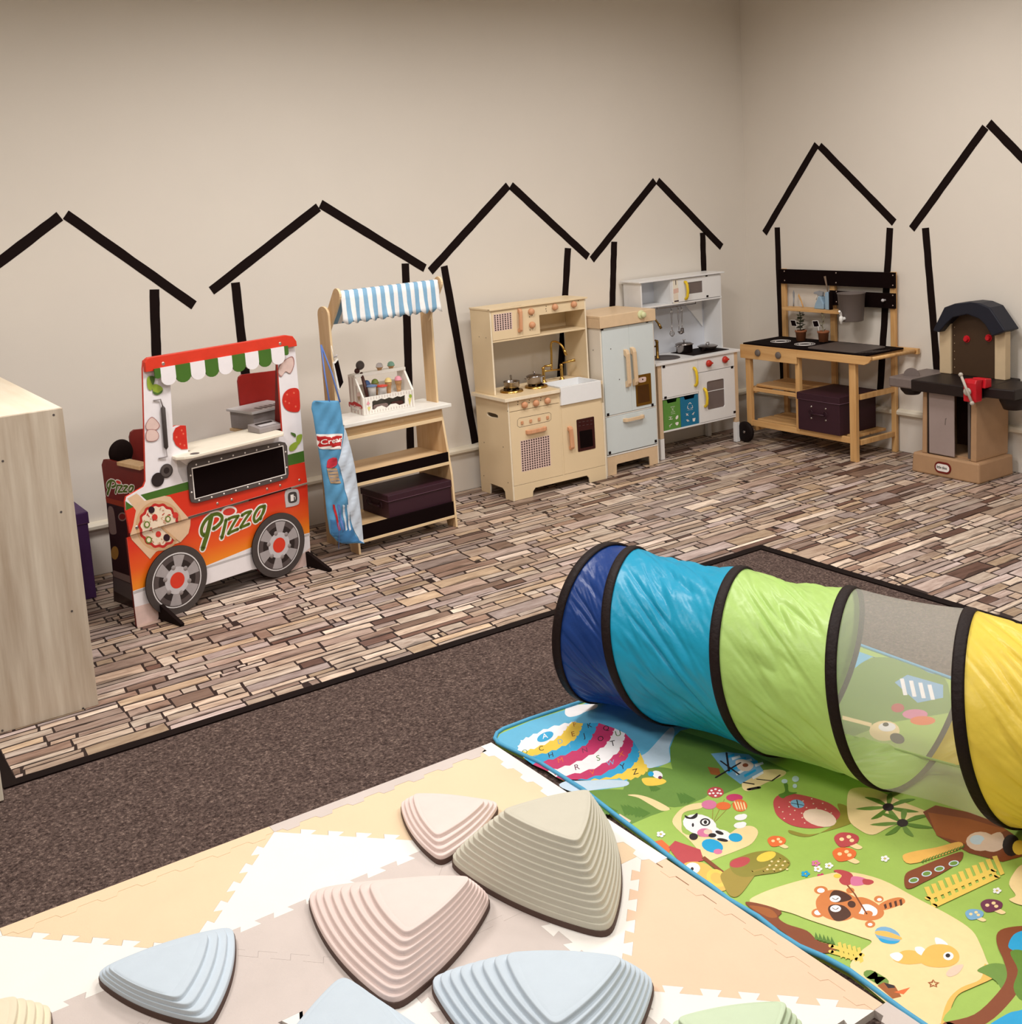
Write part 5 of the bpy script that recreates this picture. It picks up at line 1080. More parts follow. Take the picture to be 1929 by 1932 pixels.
# ================================================================== mud kitchen on the right wall
MK = Fr(-.39, -1.2315, -PI/2)
M('slate', (86, 76, 72), .5); M('knob_grey', (108, 98, 92), .6); M('rubber', (20, 8, 8), .7, spec=.2)
def mud_kitchen():
    t = thing('mud_kitchen', 'pine mud kitchen with black worktop, black splash boards and one black wheel', 'mud kitchen', MK)
    f = lambda x, y, ly=0: MK.f(z5(x, y), ly); D_ = .374; ZT = .632
    for a, b, z0 in ((-.893, -.852, .105), (-.478, -.446, .125), (-.069, -.022, 0)): G().box(a, b, 0, .028, z0, ZT-.03, 'pine').build('front_leg', t, .002)
    for a, b, z0, z1_ in ((-.900, -.866, .10, 1.082), (-.50, -.462, .125, 1.07), (-.048, -.014, 0, 1.082)): G().box(a, b, D_-.022, D_, z0, z1_, 'pine').build('rear_post', t, .002)
    # front boards
    q = [f(*v) for v in ((100, 800), (600, 905), (600, 980), (125, 925))]
    G().box(-.919, -.45, -.018, -.0005, .545, ZT, 'pine_x').build('front_board', t, .002)
    G().prism([(-.4495, .587), (.055, .587), (.085, .60), (.102, .62), (.102, ZT+.004), (-.4495, ZT)], -.018, -.0005, 'xz', 'pine_x').build('front_board', t, .002)
    for x, y in ((240, 875), (422, 897)):
        k = f(x, y, -.018); kk = knob(t, k[0], k[1], -.0182, .022, 'knob_grey', 'knob', .014)
    # worktop
    G().box(-.915, .03, 0, D_-.0225, ZT-.018, ZT-.002, 'pine_x').build('top_board', t)
    G().box(-.912, .045, .004, D_-.0225, ZT-.0015, ZT+.008, 'chalkblack').build('worktop', t, .001)
    q = [MK.t(z5(*v), ZT+.01) for v in ((440, 770), (655, 795))]
    for cx, cy in q:
        for r_ in (.062, .050, .036): g = G(); g.tube([(cx+r_*math.cos(2*PI*i/40), cy+r_*math.sin(2*PI*i/40), ZT+.0082) for i in range(40)], .0022 if r_ != .05 else .0012, 'text_white', 4, closed=True); g.build('hob_ring', t)
    b = [MK.t(z5(*v), ZT+.012) for v in ((668, 828), (905, 768), (1370, 815), (1110, 872))]
    bx0, bx1 = b[0][0], min(b[3][0], b[2][0]); by0, by1 = .02, .30
    g = G(); g.prism(rrect(bx0+.01, -.03, by0, by1, .03), ZT+.0085, ZT+.016, 'xy', 'slate'); g.build('basin_lid', t, .002)
    for i in range(6): G().obox((-.03+.012*i+.005, .10+.03*i*.5, ZT+.0095), (.003, .06, 0), (.001, 0, 0), (0, 0, .001), 'slate').build('drain_groove', t)
    # splash boards
    for x0, x1, z0, z1_ in ((-.905, -.003, .988, 1.081), (-.49, -.003, .868, .958)): G().box(x0, x1, D_-.038, D_-.0225, z0, z1_, 'chalkblack').build('splash_board', t, .001)
    for v in ((472, 150), (475, 232), (932, 165), (932, 252), (1437, 187), (1437, 275), (1437, 365), (1437, 455), (935, 332), (935, 422)):
        a = f(*v, D_-.038); G().lathe([(0, .002), (.003, .002), (.0045, 0)], (a[0], D_-.038, a[1]), 'screw', 8, 'y').build('screw', t)
    a = f(1358, 408, D_-.05); G().lathe([(0, .03), (.008, .028), (.010, .02), (.006, .012), (.006, 0)], (a[0], D_-.038, a[1]), 'lgrey', 14, 'y').build('peg', t)
    # little shelf
    a, b = f(430, 475, .25), f(945, 520, .25)
    G().prism(rrect(a[0], b[0]+.02, .255, D_-.0225, .025), a[1]-.016, a[1]+.002, 'xy', 'pine_x').build('shelf', t, .002); zsh = a[1]+.002
    # lower shelves, stretchers
    for z0, x1 in ((.372, -.45), (.145, -.0)):
        for k in range(2): G().box(-.85, x1 if x1 < -.1 else -.07, .05+k*.15, .18+k*.15, z0-.016, z0, 'pine_x').build('shelf_slat', t, .002)
        G().box(-.8375, -.477 if z0 > .2 else -.0665, .006, .028, z0-.038, z0-.0165, 'pine_x').build('stretcher', t, .002) if z0 > .2 else G().box(-.893, -.0695, .002, .020, z0-.038, z0-.001, 'pine_x').build('stretcher', t, .002)
        if z0 > .2: G().box(-.44, -.07, .20, .33, z0-.016, z0, 'pine_x').build('shelf_slat', t, .002)
    for z in (.395, .125): G().box(-.045, -.022, .0455, D_-.0225, z-.03, z, 'pine').build('side_rail', t, .002)
    for z in (.372, .125): G().box(-.885, -.86, .0455, D_-.0225, z-.06, z-.017, 'pine').build('side_rail', t, .002)
    # push handle
    for y in (.372,): G().box(-.0135, .142, D_-.022, D_, .607, .64, 'pine_x').build('handle_arm', t, .002)
    G().tube([(.088, -.0005, .622), (.122, D_-.0225, .624)], .011, 'pine', 12).build('push_bar', t)
    q = f(165, 1580, -.02)
    for yy in (-.034, D_-.045): 
        wo = G().lathe([(0, .022), (.03, .022), (.055, .022), (.066, .016), (.068, .008), (.066, 0), (0, 0)], (-.88, yy+.012, .068), 'rubber', 32, 'y').build('wheel', t)
        G().lathe([(0, .026), (.006, .025), (.009, .022)], (-.88, yy+.012, .068), 'steel', 12, 'y').build('axle_cap', wo)
    G().tube([(-.88, -.01, .068), (-.88, D_-.04, .068)], .006, 'steel', 8).build('axle', t)
    return ZT, zsh
ZT, zsh = mud_kitchen()
b = MK.f(z5(598, 1555), -.0); a = MK.f(z5(575, 1255), .0); e = MK.f(z5(965, 1620), .0)
storage_box(MK.sub(-.444, -.02, .1455), .318, .33, .232, .045, 'plum', 'dark purple box with a rope-like handle on the bottom shelf of the mud kitchen', 'f')
# bucket
M('bucket', (106, 96, 92), .5, var=.02); M('tap_white', (236, 236, 234), .25)
yb = .235; c = MK.f(z5(1068, 340), yb); cb = MK.f(z5(1075, 590), yb); rt = (MK.f(z5(1185, 340), yb)[0]-MK.f(z5(945, 340), yb)[0])/2; rb = rt*.78; h = c[1]-cb[1]+.0
rt *= .80; rb *= .86
fr = MK.sub(c[0], yb, cb[1]); t = thing('hanging_bucket', 'dark grey plastic bucket with a white tap hanging on the mud kitchen splash board', 'bucket', fr)
G().lathe([(0, 0), (rb, 0), (rb+.002, .004), (rt, h-.006), (rt+.004, h-.004), (rt+.004, h), (rt-.002, h), (rb-.002, .006), (0, .005)], (0, 0, 0), 'bucket', 40).build('pail', t)
G().tube([(0, rt, h-.02), (0, .108, h-.02), (0, .108, h-.05)], .004, 'bucket', 8).build('hook', t)
q = MK.f(z5(1020, 560), yb-rb-.03); x = q[0]-c[0]; z = q[1]-cb[1]-.012; g = G(); x = .004
g.tube([(x, -rb*.75, z), (x, -rb-.03, z)], [.011, .009], 'tap_white', 12); g.lathe([(0, .004), (.014, .003), (.016, 0), (.014, -.006)], (x, -rb*.80-.004, z), 'tap_white', 18, 'y')
g.lathe([(0, -.030), (.007, -.030), (.008, -.014), (.012, -.010), (.012, .012), (.009, .016), (0, .018)], (x, -rb-.032, z), 'tap_white', 16)
g.tube(cm([(x, -rb-.032, z+.014), (x, -rb-.034, z+.028), (x+.004, -rb-.045, z+.044), (x+.010, -rb-.058, z+.050)], 4, False), [.007]*4+[.008]*4+[.0065]*5, 'tap_white', 10); g.build('tap', t)
# potted plants
M('terracotta', (156, 96, 62), .7, var=.05); M('soil', (66, 44, 36), .95, var=.2, sc=120); M('leaf_dark', (60, 64, 42), .6, var=.15); M('leaf_pale', (150, 144, 116), .6, var=.1)
def plant(px, py, label, kind):
    q = MK.t(z5(px, py), ZT+.009); q = (q[0], max(.06, min(q[1], .30))); fr = MK.sub(q[0], q[1], ZT+.0084 if kind == 0 else ZT+.0164)
    t = thing('potted_plant', label, 'potted plant', fr, 'small potted plants on the mud kitchen'); r_ = .034; h_ = .066
    G().lathe([(0, 0), (r_*.82, 0), (r_*.97, h_-.012), (r_*1.08, h_-.011), (r_*1.1, h_), (r_*.96, h_), (r_*.93, h_-.01), (0, h_-.011)], (0, 0, 0), 'terracotta', 28).build('pot', t)
    G().lathe([(0, h_-.006), (r_*.9, h_-.008)], (0, 0, 0), 'soil', 20).build('soil', t)
    st = cm([(0, 0, h_-.01), (-.006, 0, h_+.04), (.002, 0, h_+.08), (-.010, 0, h_+.125)], 4, False)
    G().tube(st, .003 if kind == 0 else .002, 'leaf_dark' if kind == 0 else 'leaf_pale', 6).build('stem', t)
    rn = random.Random(11+kind); nl = 15 if kind == 0 else 12
    for i in range(nl):
        k = .12+.86*i/nl; p0 = Vector(st[int(k*(len(st)-1))]); a = i*2.4; up = .35 if kind == 0 else .8; L_ = (.040 if kind == 0 else .03)*(1.15-k*.4)
        d = Vector((math.cos(a), math.sin(a), up)).normalized(); s_ = d.cross(Vector((0, 0, 1))).normalized()*(.018 if kind == 0 else .0042); n = s_.cross(d).normalized()*.003
        g = G(); vs = [p0, p0+d*L_*.35+s_-n, p0+d*L_*.7+s_*.8, p0+d*L_-Vector((0, 0, .004)), p0+d*L_*.7-s_*.8, p0+d*L_*.35-s_-n, p0+d*L_*.5+n]
        g.add(vs, [(0, 1, 6), (1, 2, 6), (2, 3, 6), (3, 4, 6), (4, 5, 6), (5, 0, 6)], 'leaf_dark' if kind == 0 else 'leaf_pale', True); g.build('leaf', t)
    # plant sign
    x0 = -.014; z0 = h_+.012; g = G()
    g.obox((x0-.020, -.026, z0+.034), (.021, 0, .0) if kind == 0 else (.012, .012, 0), (0, .0012, 0), (-.006, 0, .019), 'text_white')
    sg = g.build('name_tag', t, .0005); g = G(); g.obox((x0-.020, -.0276, z0+.034), (.019, 0, .0) if kind == 0 else (.0105, .0105, 0), (0, .0006, 0), (-.0055, 0, .017), 'chalkblack'); g.build('tag_face', sg)
    G().tube([(x0, -.022, h_-.012), (x0-.004, -.026, z0+.02)], .0018, 'text_white', 6).build('tag_stick', t)
plant(622, 765, 'terracotta pot with a dark green leafy plant and black tag, left on the mud kitchen', 0)
plant(822, 785, 'terracotta pot with a pale wispy plant and black tag, beside the mud kitchen basin lid', 1)
# spray bottle, brush, wooden tools on the little shelf
M('spray_blue', (150, 178, 200), .25, var=.03); M('spray_grey', (150, 152, 156), .4); M('bristle', (120, 100, 84), .8)
q = MK.f(z5(810, 480), .31); fr = MK.sub(q[0], .31, zsh+.0005); t = thing('spray_bottle', 'pale blue spray bottle with grey nozzle on the small shelf of the mud kitchen', 'spray bottle', fr)
G().prism([(-.052, 0), (.026, 0), (.028, .035), (.012, .06), (.006, .08), (-.018, .08), (-.024, .06), (-.040, .035)], -.020, .020, 'xz', 'spray_blue').build('bottle', t, .006)
G().prism([(-.020, .0805), (.008, .0805), (.012, .106), (-.026, .112), (-.058, .104), (-.060, .092), (-.036, .090)], -.010, .010, 'xz', 'spray_grey').build('nozzle', t, .003)
G().tube([(-.028, 0, .09), (-.044, 0, .072), (-.046, 0, .054)], .003, 'white', 6).build('trigger', t)
q = MK.f(z5(865, 480), .30); fr = MK.sub(q[0], .30, zsh+.0005); t = thing('soap_bottle', 'pale blue and black upright bottle with a long stick beside the spray bottle', 'bottle', fr)
G().prism([(-.014, 0), (.014, 0), (.014, .098), (.004, .112), (-.014, .104)], -.014, .014, 'xz', 'spray_blue').build('bottle', t, .003)
G().box(.0145, .024, -.012, .014, 0, .112, 'black').build('side_label', t, .001)
q2 = MK.f(z5(833, 195), .30); G().tube([(0, 0, .09), (-.006, 0, .13), (q2[0]-q[0], 0, q2[1]-zsh)], [.003, .004, .007], 'bristle', 8).build('brush', t)
for x, m, lab, tilt in ((555, 'spray_grey', 'grey narrow garden tool standing at the left end of the small shelf', 0), (640, 'pine', 'pale wooden garden tool leaning on the small shelf of the mud kitchen', 1)):
    q = MK.f(z5(x, 440), .31); h_ = .1 if not tilt else .08; fr = MK.sub(q[0], .31, zsh+.0005); t = thing('garden_tool', lab, 'garden tool', fr, 'small tools on the mud kitchen shelf')
    dx = -.036*tilt; G().tube([(0, 0, .004), (dx*.6, .004, h_*.6)], .0045, m, 8).build('grip', t)
    G().prism([(dx*.6-.006, h_*.55), (dx*.6+.006, h_*.55), (dx+.008, h_*.9), (dx, h_*1.1), (dx-.008, h_*.9)], .002, .005, 'xz', m).build('blade', t, .001)

# ================================================================== workbench
WB = Fr(-.354, -1.984, -PI/2-R(1.03))
M('wb_tan', (176, 140, 106), .5, var=.04, sc=20, bump=.05, bsc=90); M('wb_cream', (206, 184, 150), .5, var=.03, sc=20); M('wb_black', (24, 10, 9), .5); M('wb_grey', (118, 106, 102), .5); M('wb_door', (158, 142, 138), .5, var=.02)
M('wb_brown', (66, 46, 28), .55, var=.04); M('wb_navy', (18, 22, 38), .5); M('wb_red', (196, 24, 38), .35); M('wb_lever', (186, 178, 168), .4); M('wb_inner', (70, 44, 30), .6)
def workbench():
    t = thing('toy_workbench', 'plastic toy workbench with navy arched roof, red vice and grey cupboard door', 'toy workbench', WB)
    f = lambda x, y, ly=0: WB.f(z6(x, y), ly); D_ = .305
    def frustum(g, x0, x1, y0, y1, z0, X0_, X1_, Y0_, Y1_, z1_, mat):
        v = [(x0, y0, z0), (x1, y0, z0), (x1, y1, z0), (x0, y1, z0), (X0_, Y0_, z1_), (X1_, Y0_, z1_), (X1_, Y1_, z1_), (X0_, Y1_, z1_)]
        return g.add(v, [(0, 3, 2, 1), (4, 5, 6, 7), (0, 1, 5, 4), (1, 2, 6, 5), (2, 3, 7, 6), (3, 0, 4, 7)], mat)
    xl, xr = f(290, 1600)[0], 0
    frustum(G(), xl, 0, 0, D_, 0, xl+.006, -.004, .005, D_, .112, 'wb_tan').build('base', t, .010)
    ax, bx = -.375, -.034; zt = .478; yo = .022
    wl_ = G(); frustum(wl_, ax-.0, ax+.03, yo, D_, .1125, ax+.008, ax+.034, yo, D_, zt, 'wb_tan'); wl_.build('side_wall', t, .004)
    wr_ = G(); frustum(wr_, bx-.034, bx, yo, D_, .1125, bx-.030, bx+.004, yo, D_, zt, 'wb_tan'); wr_.build('side_wall', t, .004)
    G().box(ax+.035, bx-.035, D_-.02, D_, .1125, zt, 'wb_inner').build('rear_wall', t)
    G().box(ax+.035, bx-.035, yo+.03, D_-.021, .1125, .122, 'wb_tan').build('cupboard_floor', t)
    q = [f(*v, yo) for v in ((440, 965), (675, 985), (655, 1545), (425, 1500))]
    G().box(ax+.036, ax+.046, yo+.003, yo+.014, .114, zt-.012, 'wb_black').build('hinge_post', t)
    d = G().box(ax+.047, q[1][0]+.004, yo-.002, yo+.008, .118, zt-.012, 'wb_door').build('door', t, .004)
    k = f(598, 1235, yo-.004); G().prism([(k[0], k[1]+.018), (k[0]+.008, k[1]+.020), (k[0]+.003, k[1]+.01), (k[0]+.001, k[1]-.018), (k[0]-.003, k[1]-.018)], yo-.0035, yo-.0022, 'xz', 'wb_grey').build('door_emblem', d)
    G().box(bx-.052, bx-.036, yo+.004, yo+.06, .124, zt-.012, 'dgrey').build('hinge_post', t)
    # badge
    a, b = f(500, 1660), f(655, 1655); c = f(577, 1655); w_, h_ = (b[0]-a[0])/2*.96, (f(577, 1600)[1]-f(577, 1710)[1])/2*.92
    g = G(); yb_ = .0065
    def pill(W2, H2, mat, o):
        pts = rrect(c[0]-W2, c[0]+W2, c[1]-H2, c[1]+H2, H2*.98, 6); g.add([(x, -o, z) for x, z in pts], [tuple(range(len(pts)))], mat)
    g.prism(rrect(c[0]-w_, c[0]+w_, c[1]-h_, c[1]+h_, h_*.98, 6), -.002, .004, 'xz', 'darkred'); pill(w_*.82, h_*.66, 'text_white', .0024)
    p = Print(g, None, lambda x, y, o: (x, -.0025-o, y)); p.text('little tikes', (c[0]-w_*.72, c[1]-.006), .0215, 'chalkblack', sx=w_*1.44/(.0215*4.55), weight=.0005); g.build('maker_badge', t)
    # worktop
    zb, z2 = zt+.001, .532
    G().prism([(f(315, 930)[0], -.028), (bx+.055, -.028), (bx+.055, D_+.03), (f(315, 930)[0], D_+.03)], zb-.012, z2-.004, 'xy', 'wb_black').build('worktop', t, .006)
    G().prism([(-.56, -.024), (-.4075, -.024), (-.4075, D_+.01), (-.56, D_+.01)], zb-.006, z2-.002, 'xy', 'wb_grey').build('side_tray', t, .008)
    G().lathe([(.0, -.050), (.04, -.046), (.062, -.02), (.066, 0)], (-.475, .07, zb-.0065), 'wb_black', 28).build('side_bin', t)
    G().prism([(bx+.0555, .0), (.19, .02), (.19, .25), (bx+.0555, .28)], zb-.004, z2-.004, 'xy', 'wb_black').build('side_tray', t, .006)
    G().lathe([(.0, -.07), (.05, -.066), (.07, -.02), (.072, 0)], (.12, .12, zb-.0045), 'wb_black', 28).build('side_bin', t)
    # half-disc saw blade lying on the tray
    s_ = G().prism([(.0+.045*math.cos(PI*i/16), .045*math.sin(PI*i/16)) for i in range(17)], -.003, .003, 'xz', 'wb_grey').build('saw_blade', t); s_.location = (-.47, .06, z2-.0015); s_.rotation_euler = (0, 0, R(20))
    # backboard
    yb2 = .235; b_ = lambda x, y: f(x, y, yb2)
    xL0, xL1, xR0, xR1 = b_(545, 500)[0], b_(655, 500)[0], b_(1042, 600)[0], b_(1145, 600)[0]
    zsp = .80; zz = z2-.0035
    G().box(xL0, xL1-.004, yb2, yb2+.05, zz, zsp+.02, 'wb_cream').build('upright', t, .004); G().box(xR0+.004, xR1, yb2, yb2+.05, zz, zsp+.0, 'wb_cream').build('upright', t, .004)
    cx = (xL1+xR0)/2; hw = (xR0-xL1)/2
    ztop = b_(860, 240)[1]-.0
    pts = [(xL1-.0035, zz), (xR0+.0035, zz), (xR0+.0035, zsp)]+[(cx+(hw+.0035)*math.cos(PI*i/12), zsp+(ztop-zsp)*math.sin(PI*i/12)) for i in range(1, 12)]+[(xL1-.0035, zsp)]
    g = G().prism(pts, yb2+.012, yb2+.03, 'xz', 'wb_brown'); g.build('pegboard', t, .002)
    for i in range(9): G().disc((xL1+.012+(.012*max(0, i-6)), zz+.04+i*.045), .0025, 'wb_cream', lambda a, b: (a, yb2+.0114, b), 6).build('peg_hole', t)
    ro, ri = hw+.048, hw+.004
    # roof: faceted arch
    xs = [(535, 395), (640, 185), (735, 150), (870, 135), (960, 145), (1055, 185), (1200, 400)]; xi = [(592, 412), (660, 330), (720, 275), (850, 248), (960, 290), (1010, 340), (1075, 448)]
    o_ = [b_(*v) for v in xs]; i_ = [b_(*v) for v in xi]
    G().prism(o_+i_[::-1], yb2-.05, yb2+.075, 'xz', 'wb_navy').build('roof', t, .006)
    for x, y in ((785, 483), (985, 473)):
        a = f(x, y, yb2); G().lathe([(0, .018), (.012, .018), (.015, .012), (.016, .004), (.021, .004), (.021, 0)], (a[0], yb2+.0118, a[1]), 'wb_red', 8, 'y', smooth=False).build('knob', t)
    # vice
    g = G(); a = f(780, 810, -.05); x0 = f(845, 900, -.05)[0]; x1 = f(945, 900, -.05)[0]
    g.prism([(-.075, .455), (-.02, .452), (-.02, .55), (-.065, .575), (-.10, .575), (-.10, .535), (-.06, .535)], x0-.032, x0+.05, 'yz', 'wb_red')
    v = G().prism([(-.085, .46), (-.029, .46), (-.029, .56), (-.02, .575), (-.075, .58), (-.085, .56)], x0-.03, x0+.045, 'yz', 'wb_red').build('vice_jaw', t, .006)
    G().prism([(-.0285, z2-.003), (.03, z2-.003), (.03, .575), (-.02, .58)], x0-.02, x0+.06, 'yz', 'wb_red').build('vice_jaw', t, .005)
    c0 = f(800, 962, -.10); xx = c0[0]; zz2 = c0[1]
    G().lathe([(0, .012), (.016, .010), (.021, .004), (.021, -.004), (.010, -.01), (.010, -.014)], (xx, -.10, zz2), 'wb_lever', 20, 'y').build('vice_screw', t)
    p0, p1 = f(745, 805, -.112), f(848, 1065, -.112); g = G(); g.tube([(p0[0], -.116, p0[1]), (p1[0], -.116, p1[1])], .007, 'wb_lever', 10)
    for p_ in (p0, p1): g.lathe([(0, -.012), (.008, -.009), (.0125, 0), (.008, .009), (0, .012)], (p_[0], -.116, p_[1]), 'wb_lever', 14)
    g.build('vice_lever', t)
workbench()
# ================================================================== foam jigsaw tiles
GX, GY, SX, SY = -5.36, -2.725, .3485, .362
M('foam_orange', (232, 206, 172), .75, var=.02, sc=8, bump=.08, bsc=220); M('foam_peach', (232, 200, 172), .75, var=.02, sc=8, bump=.08, bsc=220)
M('foam_white', (240, 236, 230), .75, var=.015, sc=8, bump=.08, bsc=220); M('foam_grey', (208, 197, 191), .75, var=.04, sc=6, bump=.08, bsc=220)
gp = lambda i, j: (GX+SX*i, GY-SY*j)
def teeth(a, b, kind='t'):                            # interlocking edge, always computed in the same direction
    if a > b: return teeth(b, a, kind)[::-1]
    if kind == 's': return [a, b]
    ax, ay = a; bx, by = b; d = Vector((bx-ax, by-ay)); L_ = d.length; d /= L_; n = Vector((-d.y, d.x)); A = .021; m = .052
    k = max(1, round((L_-2*m)/.088)); pts = [a]; p = (L_-2*m)/k
    for i in range(k):
        s0 = m+p*(i+.5)
        pts += [(ax+d.x*u+n.x*v, ay+d.y*u+n.y*v) for u, v in ((s0-p*.19, 0), (s0-p*.29, A), (s0+p*.29, A), (s0+p*.19, 0))]
    return pts+[b]
def tile(name, mat, label, corners, kinds=None, group='interlocking foam floor tiles', h=.012):
    P = [gp(*c) for c in corners]; cx = sum(p[0] for p in P)/len(P); cy = sum(p[1] for p in P)/len(P); pts = []
    for i in range(len(P)): pts += teeth(P[i], P[(i+1) % len(P)], (kinds or 't'*len(P))[i])[:-1]
    # shrink a hair so that neighbours show a seam
    g = G().prism([(x-cx, y-cy) for x, y in pts], -.0045, h, 'xy', mat)
    o = g.build(name, None); o.location = (cx, cy, 0)
    o.scale = (.9985, .9985, 1); return tag(o, label, 'foam tile', group)
T = 'foam_tile'
tile(T, 'foam_orange', 'orange foam triangle along the carpet edge nearest the left of the photo', [(0, 0), (1, 1), (2, 0)], 'tts')
tile(T, 'foam_white', 'white foam triangle at the left edge of the photo, under the cream stone', [(0, 0), (-2, 0), (-1, 1), (1, 1)], 'sttt')
tile(T, 'foam_white', 'white foam triangle between the small blue and medium pink stones', [(2, 0), (1, 1), (3, 1)])
tile(T, 'foam_orange', 'orange foam piece with the small pink stone standing on it', [(2, 0), (3, 1), (3, 2), (4, 2), (4, 0)], 'tssss')
tile(T, 'foam_grey', 'grey foam triangle under the small blue stone', [(-1, 1), (0, 2), (1, 1)])
tile(T, 'foam_grey', 'grey foam triangle in front of the small blue stone', [(1, 1), (0, 2), (2, 2)])
tile(T, 'foam_grey', 'grey foam triangle mostly hidden under the medium pink stone', [(1, 1), (2, 2), (3, 1)])
tile(T, 'foam_grey', 'grey foam triangle under the left half of the big greenish stone', [(3, 1), (2, 2), (3, 2)], 'tts')
tile(T, 'foam_grey', 'grey foam square between the medium pink and medium blue stones', [(2, 2), (2, 3), (3, 3), (3, 2)])
tile(T, 'foam_grey', 'grey foam square under the medium blue stone at the bottom of the photo', [(2, 3), (2, 4), (3, 4), (3, 3)])
tile(T, 'foam_white', 'white foam triangle in front of the big greenish stone', [(3, 2), (3, 3), (4, 2)], 'tts')
tile(T, 'foam_peach', 'large peach foam triangle beside the blue edge of the play mat', [(4, 2), (3, 3), (4, 4)], 'tts')
tile(T, 'foam_white', 'white foam triangle under the mint green stone', [(3, 3), (3, 4), (4, 4)])
tile(T, 'foam_white', 'white foam square between the pink and blue stones at the bottom of the photo', [(1, 2), (1, 3), (2, 3), (2, 2)])
tile(T, 'foam_white', 'white foam square under the large blue stone at the bottom edge', [(1, 3), (1, 4), (2, 4), (2, 3)])
tile(T, 'foam_orange', 'orange foam square hidden off the bottom left edge of the photo', [(0, 2), (0, 3), (1, 3), (1, 2)])
# thin crack lines of the pieces inside one colour
def strip(mat, label, a, b, w0, inner, n):
    (ax, ay), (bx, by) = a, b; d = Vector((bx-ax, by-ay)); L_ = d.length; d /= L_; nn = Vector(inner); k = max(2, round(L_/.098)); p = L_/k; pts = [(0, 0), (L_, 0), (L_, w0)]
    for i in range(k-1, -1, -1): s0 = p*(i+.5); pts += [(s0+p*.26, w0), (s0+p*.18, w0+.016), (s0-p*.18, w0+.016), (s0-p*.26, w0)]
    pts += [(0, w0)]
    g = G().prism([(d.x*u+nn.x*v, d.y*u+nn.y*v) for u, v in pts], -.0045, .0128, 'xy', mat); o = g.build('foam_edging', None, 0); o.location = (ax, ay, 0)
    o.scale = (.999, .999, 1); return tag(o, label, 'foam edging', 'foam edge strips')
ye = GY+.034; xe = GX+4*SX+.038
strip('foam_white', 'white foam edge strip along the carpet at the left edge of the photo', (GX-2*SX, ye), (GX, ye), .036, (0, -1), 7)
strip('foam_orange', 'orange foam edge strip along the carpet, left of the grey strip', (GX, ye), (GX+2*SX, ye), .036, (0, -1), 7)
strip('foam_grey', 'grey foam edge strip along the carpet beside the small pink stone', (GX+2*SX, ye), (xe-.0395, ye), .036, (0, -1), 7)
strip('foam_white', 'white foam edge strip along the upper part of the play mat', (xe, ye), (xe, GY-2.15*SY), .039, (-1, 0), 7)
strip('foam_peach', 'peach foam edge strip along the lower part of the play mat', (xe-.006, GY-2.15*SY), (xe-.012, GY-4*SY), .029, (-1, 0), 7)
strip('foam_grey', 'grey foam edge strip at the bottom edge of the photo beside the play mat', (xe, GY-4*SY), (xe, GY-5.5*SY), .039, (-1, 0), 7)

# ================================================================== stepping stones
def rtri(c, bulge, rad, N=96):                        # rounded triangle with bowed sides, N points
    cx = sum(p[0] for p in c)/3; cy = sum(p[1] for p in c)/3; dense = []
    for i in range(3):
        a, b = Vector(c[i]), Vector(c[(i+1) % 3]); m = (a+b)/2; o = (m-Vector((cx, cy))); o.normalize(); L_ = (b-a).length
        for k in range(N//3): t = k/(N/3); dense.append(a.lerp(b, t)+o*(bulge*L_*4*t*(1-t)))
    n = len(dense); w_ = max(1, int(rad*n)); out = []
    for i in range(n):
        s_ = Vector((0, 0)); tw = 0
        for k in range(-w_, w_+1): ww = 1+math.cos(PI*k/(w_+1)); s_ += dense[(i+k) % n]*ww; tw += ww
        out.append(s_/tw)
    return out
def stone(label, base, top, H_, n, mat, p=1.15, z=.012):
    c0 = (sum(q[0] for q in base)/3, sum(q[1] for q in base)/3); fr = Fr(c0[0], c0[1], 0, z+.0005)
    t = thing('stepping_stone', label, 'stepping stone', fr, 'terraced plastic stepping stones')
    B = [v-Vector(c0) for v in rtri(base, .07, .045)]; T_ = [v-Vector(c0) for v in rtri(top, .05, .05)]; N = len(B); cb = Vector((0, 0))
    rim = [(v*1.012) for v in B]
    G().prism([tuple(v) for v in rim], 0, .014, 'xy', 'stone_rim').build('rubber_rim', t, .003)
    g = G(); rings = []; h0 = .0142; hs = (H_-h0)/n
    fa = lambda s_: [B[i].lerp(T_[i], s_) for i in range(N)]
    for k in range(n):
        s0 = (k/n)**p; s1 = ((k+1)/n)**p if k < n else 1; ds = s1-s0; z0 = h0+hs*k
        for (u, v) in ((0, 0), (.03, .55), (.06, .80), (.13, .95), (.22, 1.0), (.92, 1.0), (.97, .99)): rings.append((fa(min(1, s0+ds*u)), z0+hs*v))
    rings.append((fa(1), H_+.0)); 
    tc = sum((v for v in rings[-1][0]), Vector((0, 0)))/N
    rings.append(([tc.lerp(v, .9) for v in rings[-1][0]], H_+.001)); rings.append(([tc.lerp(v, .5) for v in rings[-2][0]], H_+.002))
    vs = [(v.x, v.y, z_) for r_, z_ in rings for v in r_]; m = len(rings)
    g.add(vs, [(i*N+j, i*N+(j+1) % N, (i+1)*N+(j+1) % N, (i+1)*N+j) for i in range(m-1) for j in range(N)]+[tuple((m-1)*N+j for j in range(N))], mat, True)
    g.build('terraced_body', t)
M('stone_rim', (84, 62, 54), .7)
M('st_green', (200, 196, 180), .6, var=.02, sc=20, bump=.06, bsc=300); M('st_pink', (230, 210, 204), .6, var=.02, sc=20, bump=.06, bsc=300); M('st_blue', (196, 210, 222), .6, var=.02, sc=20, bump=.06, bsc=300)
